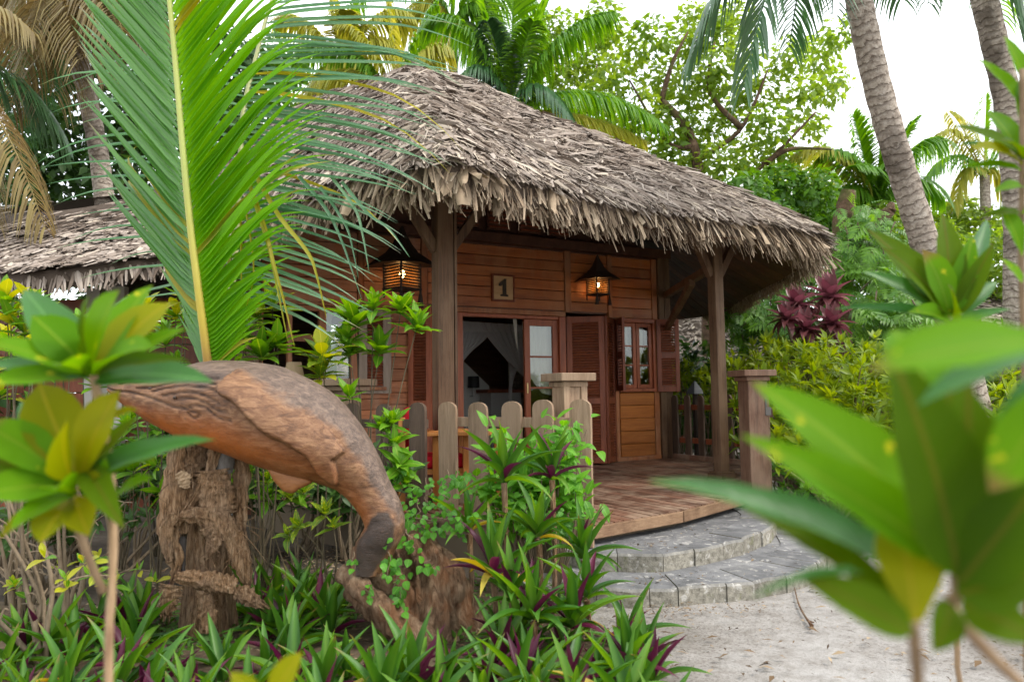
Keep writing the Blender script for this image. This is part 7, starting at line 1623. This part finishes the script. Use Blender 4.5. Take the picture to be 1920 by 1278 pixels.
M_FR = [leaf_mat('far_frond_green', (0.055, 0.155, 0.018), (0.16, 0.32, 0.035), None, 0.45, 0.4, tint_attr=True), leaf_mat('far_frond_yellow', (0.20, 0.23, 0.03), (0.42, 0.40, 0.09), None, 0.45, 0.45, tint_attr=True), leaf_mat('far_frond_dry', (0.12, 0.085, 0.035), (0.26, 0.215, 0.085), None, 0.3, 0.6, tint_attr=True), leaf_mat('far_frond_dark', (0.025, 0.075, 0.025), (0.06, 0.14, 0.05), None, 0.22, 0.3, tint_attr=True, spec=0.6)]
def tall_palm(label, trunk, r0, r1, fronds, group=None, seg=60):
    """trunk: (px, py, Y) points from the ground up; fronds: (base, tip, rise, leaflet length, droop, material, count, width)."""
    pts = [P(*a) if len(a) == 3 else Vector((P(a[0], 744, a[2]).x, a[2], a[3])) for a in trunk]
    t = thing('coconut_palm', label, 'palm', Vector((pts[0].x, pts[0].y, 0)), 0, group); c = spline(pts, seg)
    MB().tube(c, [lerp(r0, r1, (i / (seg - 1)) ** 0.7) * (1 + 0.025 * math.sin(i * 2.1)) for i in range(seg)], 18, jitter=0.05, uvs=True).build('trunk', M_PTRUNK, t, smooth=True)
    for b, e, rise, ll, droop, mi, n, w in fronds:
        cv = frond_curve(P(*b), P(*e), rise); v, q, tn, uv = frond_mesh_arrays(cv, ll, n, droop, w, 0.028, jitter=0.12, sweep=0.45); add('frond', mesh_quads('frond', v, q, tint=tn, uv=uv), M_FR[mi], t)
    return t
Yc = 15.0
tall_palm('coconut palm with fanned fronds rising directly behind the roof ridge', [(975, 0, Yc, 0.0), (965, 0, Yc, 2.5), (958, 260, Yc), (955, 195, Yc)], 0.16, 0.13,
    [((955, 205, Yc), (968, -130, Yc + 0.6), 0.05, 1.02, 0.30, 0, 90, 0.069), ((955, 205, Yc), (880, -60, Yc + 0.3), 0.25, 0.96, 0.35, 0, 75, 0.063), ((955, 205, Yc), (1060, -60, Yc + 0.2), 0.25, 0.96, 0.35, 0, 75, 0.063), ((955, 205, Yc), (800, 45, Yc), 0.75, 0.90, 0.75, 0, 75, 0.057), ((955, 205, Yc), (1150, 25, Yc - 0.2), 0.45, 0.90, 0.8, 0, 82, 0.057), ((955, 210, Yc), (1085, 250, Yc - 0.8), 0.75, 0.6, 1.0, 3, 50, 0.05),
     ((955, 210, Yc), (1245, 235, Yc), 0.55, 0.72, 0.9, 0, 82, 0.052), ((955, 215, Yc), (1210, 265, Yc + 0.2), 0.25, 0.66, 0.8, 1, 67, 0.052), ((955, 205, Yc), (845, 170, Yc - 0.5), 0.65, 0.72, 0.9, 3, 60, 0.057), ((955, 205, Yc), (1000, 40, Yc - 0.8), 0.2, 0.84, 0.6, 0, 67, 0.057), ((955, 205, Yc), (915, 40, Yc - 0.6), 0.2, 0.84, 0.6, 3, 67, 0.057)])
Yd = 18.0
tall_palm('yellowing coconut palm behind the left end of the ridge', [(740, 0, Yd, 0.0), (742, 0, Yd, 3.0), (745, 300, Yd), (745, 200, Yd)], 0.16, 0.13,
    [((745, 200, Yd), (640, 50, Yd), 0.5, 1.00, 0.7, 1, 67, 0.066), ((745, 200, Yd), (720, -40, Yd), 0.1, 1.00, 0.6, 1, 67, 0.066), ((745, 200, Yd), (840, 90, Yd), 0.5, 1.00, 0.9, 1, 67, 0.066), ((745, 200, Yd), (560, 190, Yd), 0.8, 1.00, 0.9, 1, 67, 0.066), ((745, 200, Yd), (670, 190, Yd - 0.5), 0.6, 0.88, 0.9, 1, 60, 0.066), ((745, 200, Yd), (820, 10, Yd), 0.2, 1.00, 0.6, 0, 67, 0.066), ((745, 200, Yd), (600, 90, Yd), 0.5, 1.00, 0.8, 0, 67, 0.066), ((745, 200, Yd), (800, 170, Yd - 0.6), 0.4, 0.88, 0.9, 1, 60, 0.066)])
Ye_ = 17.0
tall_palm('pale coconut palm low between the roof end and the leaning trunk', [(1650, 0, Ye_, 0.0), (1648, 0, Ye_, 2.0), (1645, 420, Ye_), (1643, 390, Ye_)], 0.16, 0.12,
    [((1643, 395, Ye_), (1600, 215, Ye_), 0.1, 0.98, 0.4, 0, 64, 0.060), ((1643, 395, Ye_), (1655, 210, Ye_), 0.05, 0.98, 0.4, 0, 64, 0.060), ((1643, 395, Ye_), (1715, 225, Ye_), 0.2, 0.98, 0.5, 0, 64, 0.060), ((1643, 395, Ye_), (1545, 290, Ye_), 0.5, 0.98, 0.7, 0, 64, 0.060), ((1643, 395, Ye_), (1490, 290, Ye_), 0.6, 0.91, 0.7, 1, 64, 0.060), ((1643, 395, Ye_), (1775, 265, Ye_), 0.6, 0.98, 0.9, 0, 64, 0.060), ((1643, 395, Ye_), (1540, 400, Ye_), 0.6, 0.84, 0.9, 0, 64, 0.060), ((1643, 395, Ye_), (1770, 370, Ye_), 0.6, 0.84, 0.9, 0, 64, 0.060), ((1643, 395, Ye_), (1690, 300, Ye_ - 0.8), 0.3, 0.84, 0.7, 0, 57, 0.060), ((1643, 395, Ye_), (1600, 310, Ye_ - 0.8), 0.3, 0.84, 0.7, 0, 57, 0.060)])
Yf = 19.0
tall_palm('faint yellowish coconut palm between the two right trunks', [(1850, 0, Yf, 0.0), (1850, 0, Yf, 2.0), (1848, 420, Yf), (1846, 330, Yf)], 0.15, 0.12,
    [((1846, 340, Yf), (1760, 250, Yf), 0.5, 0.75, 0.8, 1, 40, 0.055), ((1846, 340, Yf), (1850, 180, Yf), 0.1, 0.75, 0.5, 0, 40, 0.055), ((1846, 340, Yf), (1940, 230, Yf), 0.4, 0.75, 0.8, 0, 40, 0.055), ((1846, 340, Yf), (1790, 390, Yf), 0.7, 0.7, 0.9, 1, 40, 0.055), ((1846, 340, Yf), (1900, 400, Yf), 0.7, 0.7, 0.9, 1, 40, 0.055), ((1846, 340, Yf), (1780, 210, Yf), 0.3, 0.75, 0.8, 1, 40, 0.055), ((1846, 340, Yf), (1740, 330, Yf), 0.6, 0.7, 0.9, 0, 40, 0.055)])
tall_palm('leaning coconut palm with thick ringed trunk crossing the white sky', [(1880, 0, 7.2, -0.05), (1850, 0, 7.1, 0.5), (1808, 680, 7.0), (1768, 560, 6.9), (1726, 430, 6.75), (1688, 310, 6.6), (1650, 180, 6.45), (1622, 60, 6.3), (1604, -40, 6.2), (1588, -190, 6.0)], 0.145, 0.105,
    [((1590, -180, 6.0), (1395, 165, 5.7), 0.62, 0.55, 0.75, 3, 60, 0.032), ((1590, -180, 6.0), (1290, 120, 6.4), 0.55, 0.5, 0.85, 3, 60, 0.028), ((1590, -185, 6.0), (1480, 90, 7.4), 0.5, 0.5, 0.8, 3, 50, 0.032), ((1590, -180, 6.0), (1690, 0, 7.0), 0.4, 0.5, 0.75, 3, 44, 0.032), ((1590, -180, 6.0), (1770, -40, 6.0), 0.6, 0.5, 0.8, 3, 44, 0.032), ((1590, -180, 6.0), (1560, 30, 5.4), 0.4, 0.5, 0.7, 3, 44, 0.032), ((1590, -190, 6.0), (1600, -500, 6.4), 0.2, 0.5, 0.5, 3, 40, 0.03), ((1590, -190, 6.0), (1300, -360, 6.2), 0.4, 0.5, 0.6, 3, 40, 0.03), ((1590, -190, 6.0), (1880, -360, 6.2), 0.4, 0.5, 0.6, 3, 40, 0.03)])
tall_palm('second coconut trunk half cut by the right picture edge', [(1915, 0, 8.4, -0.05), (1912, 0, 8.4, 0.8), (1908, 600, 8.3), (1908, 450, 8.2), (1902, 320, 8.1), (1890, 200, 8.0), (1868, 95, 7.9), (1838, -30, 7.8), (1800, -180, 7.7)], 0.15, 0.125,
    [((1800, -180, 7.7), (1935, 130, 7.4), 0.55, 0.55, 0.8, 3, 50, 0.036), ((1800, -180, 7.7), (1980, 40, 8.2), 0.6, 0.55, 0.8, 3, 50, 0.036), ((1800, -180, 7.7), (1740, 10, 7.2), 0.5, 0.55, 0.8, 3, 44, 0.036), ((1800, -180, 7.7), (1880, 40, 8.8), 0.5, 0.55, 0.8, 0, 44, 0.036), ((1800, -180, 7.7), (1640, -300, 7.7), 0.4, 0.55, 0.7, 3, 40, 0.036), ((1800, -180, 7.7), (2000, -330, 7.7), 0.4, 0.55, 0.7, 3, 40, 0.036)])
Yh = 20.0
tall_palm('pale yellowish coconut palm showing between the ridge and the level leaflets', [(640, 0, Yh, 0.0), (642, 0, Yh, 3.0), (640, 260, Yh), (640, 130, Yh)], 0.16, 0.13,
    [((640, 130, Yh), e, r_, 1.15, d_, m_, 60, 0.075) for e, r_, d_, m_ in (((520, 40, Yh), 0.5, 0.7, 1), ((600, -90, Yh), 0.2, 0.6, 1), ((700, -80, Yh), 0.2, 0.6, 0), ((770, 30, Yh), 0.6, 0.8, 1), ((780, 130, Yh), 0.8, 0.9, 1), ((520, 150, Yh), 0.8, 0.9, 0), ((580, 210, Yh - 0.6), 0.6, 0.9, 1), ((720, 190, Yh - 0.6), 0.6, 0.9, 1), ((650, 20, Yh - 1), 0.3, 0.7, 1))])
tall_palm('bright coconut palm high behind the middle of the ridge', [(850, 0, Yh + 1, 0.0), (852, 0, Yh + 1, 4.0), (850, 160, Yh + 1), (850, 40, Yh + 1)], 0.16, 0.13,
    [((850, 40, Yh + 1), e, r_, 1.15, d_, m_, 60, 0.075) for e, r_, d_, m_ in (((740, -40, Yh + 1), 0.5, 0.7, 0), ((960, -60, Yh + 1), 0.4, 0.6, 0), ((730, 80, Yh + 1), 0.8, 0.9, 1), ((960, 90, Yh + 1), 0.8, 0.9, 0), ((800, 130, Yh + 0.2), 0.6, 0.9, 1), ((900, 130, Yh + 0.2), 0.6, 0.9, 0), ((860, -120, Yh + 1), 0.1, 0.6, 0), ((1020, 20, Yh + 1), 0.6, 0.8, 0))])
broad_tree('jungle_tree', 'pale green tree top behind the centre of the thatch', PZ(1060, 0, 21), [[(1060, 820, 21), (1060, 400, 21), (1060, 200, 21)], [(1060, 260, 21), (1030, 200, 21), (1000, 120, 21)], [(1060, 260, 21), (1100, 200, 21), (1120, 120, 21)]], [(1000, 100, 40), (1050, 60, 40), (1100, 120, 45), (1040, 150, 45), (1110, 200, 45), (1060, 230, 45), (1150, 250, 40), (980, 180, 36), (1130, 60, 30), (900, 190, 36), (930, 120, 34)], 5200, 0.2, M_TREE, 21)
broad_tree('jungle_tree', 'pale green tree top beyond the leaning trunk and low palm', PZ(1560, 0, 20), [[(1560, 820, 20), (1560, 500, 20), (1560, 380, 20)]], [(1500, 330, 45), (1550, 380, 45), (1600, 400, 45), (1660, 400, 40), (1700, 440, 45), (1540, 300, 30), (1760, 420, 40), (1850, 430, 45), (1800, 400, 35), (1920, 420, 40)], 5000, 0.2, M_TREE, 20)
Yg = 11.5
tall_palm('coconut palm with drooping brownish fronds in the upper left', [(215, 0, Yg, 0.0), (212, 0, Yg, 2.4), (192, 340, Yg), (172, 220, Yg), (150, 120, Yg), (135, 20, Yg)], 0.16, 0.13,
    [((135, 10, Yg), (20, 200, Yg - 1.2), 0.75, 0.95, 1.0, 2, 70, 0.04), ((135, 10, Yg), (95, 180, Yg - 1.6), 0.5, 0.95, 1.0, 2, 60, 0.04), ((135, 10, Yg), (240, 130, Yg - 1.4), 0.7, 0.95, 1.0, 2, 70, 0.04), ((135, 10, Yg), (300, 60, Yg - 0.6), 0.8, 0.95, 1.0, 2, 60, 0.04), ((135, 10, Yg), (-60, 80, Yg), 0.9, 0.95, 1.0, 2, 60, 0.04), ((135, 10, Yg), (160, 110, Yg - 2.2), 0.6, 0.9, 1.0, 2, 60, 0.04), ((135, 0, Yg), (60, 60, Yg - 2.0), 0.6, 0.9, 1.0, 2, 60, 0.04), ((135, -20, Yg), (360, -40, Yg), 0.7, 0.9, 1.0, 2, 60, 0.04), ((135, -20, Yg), (140, -300, Yg), 0.1, 0.9, 0.5, 0, 50, 0.04), ((135, -20, Yg), (-100, -200, Yg), 0.6, 0.9, 0.7, 0, 50, 0.04), ((135, -10, Yg), (330, -200, Yg), 0.6, 0.9, 0.7, 0, 50, 0.04), ((135, 10, Yg), (30, 290, Yg + 0.8), 0.8, 0.8, 0.6, 3, 50, 0.04), ((135, 0, Yg), (230, 60, Yg - 2.0), 0.5, 0.9, 1.0, 2, 60, 0.04)])
tall_palm('coconut palm beyond the left edge with one grey frond hanging in', [(-160, 0, 9.2, 0.0), (-165, 0, 9.2, 1.5), (-170, 300, 9.2), (-165, 160, 9.2)], 0.16, 0.13,
    [((-160, 160, 9.2), (85, 430, 8.6), 0.75, 0.75, 1.0, 2, 70, 0.034), ((-160, 160, 9.2), (-20, 400, 8.8), 0.6, 0.75, 1.0, 2, 60, 0.034), ((-160, 160, 9.2), (60, 60, 9.4), 0.6, 0.75, 0.9, 2, 50, 0.034), ((-160, 160, 9.2), (120, 260, 10.2), 0.6, 0.8, 0.8, 3, 60, 0.034), ((-160, 160, 9.2), (-160, -150, 9.4), 0.2, 0.75, 0.6, 0, 40, 0.034), ((-160, 160, 9.2), (-400, 60, 9.4), 0.6, 0.75, 0.8, 0, 40, 0.034)])
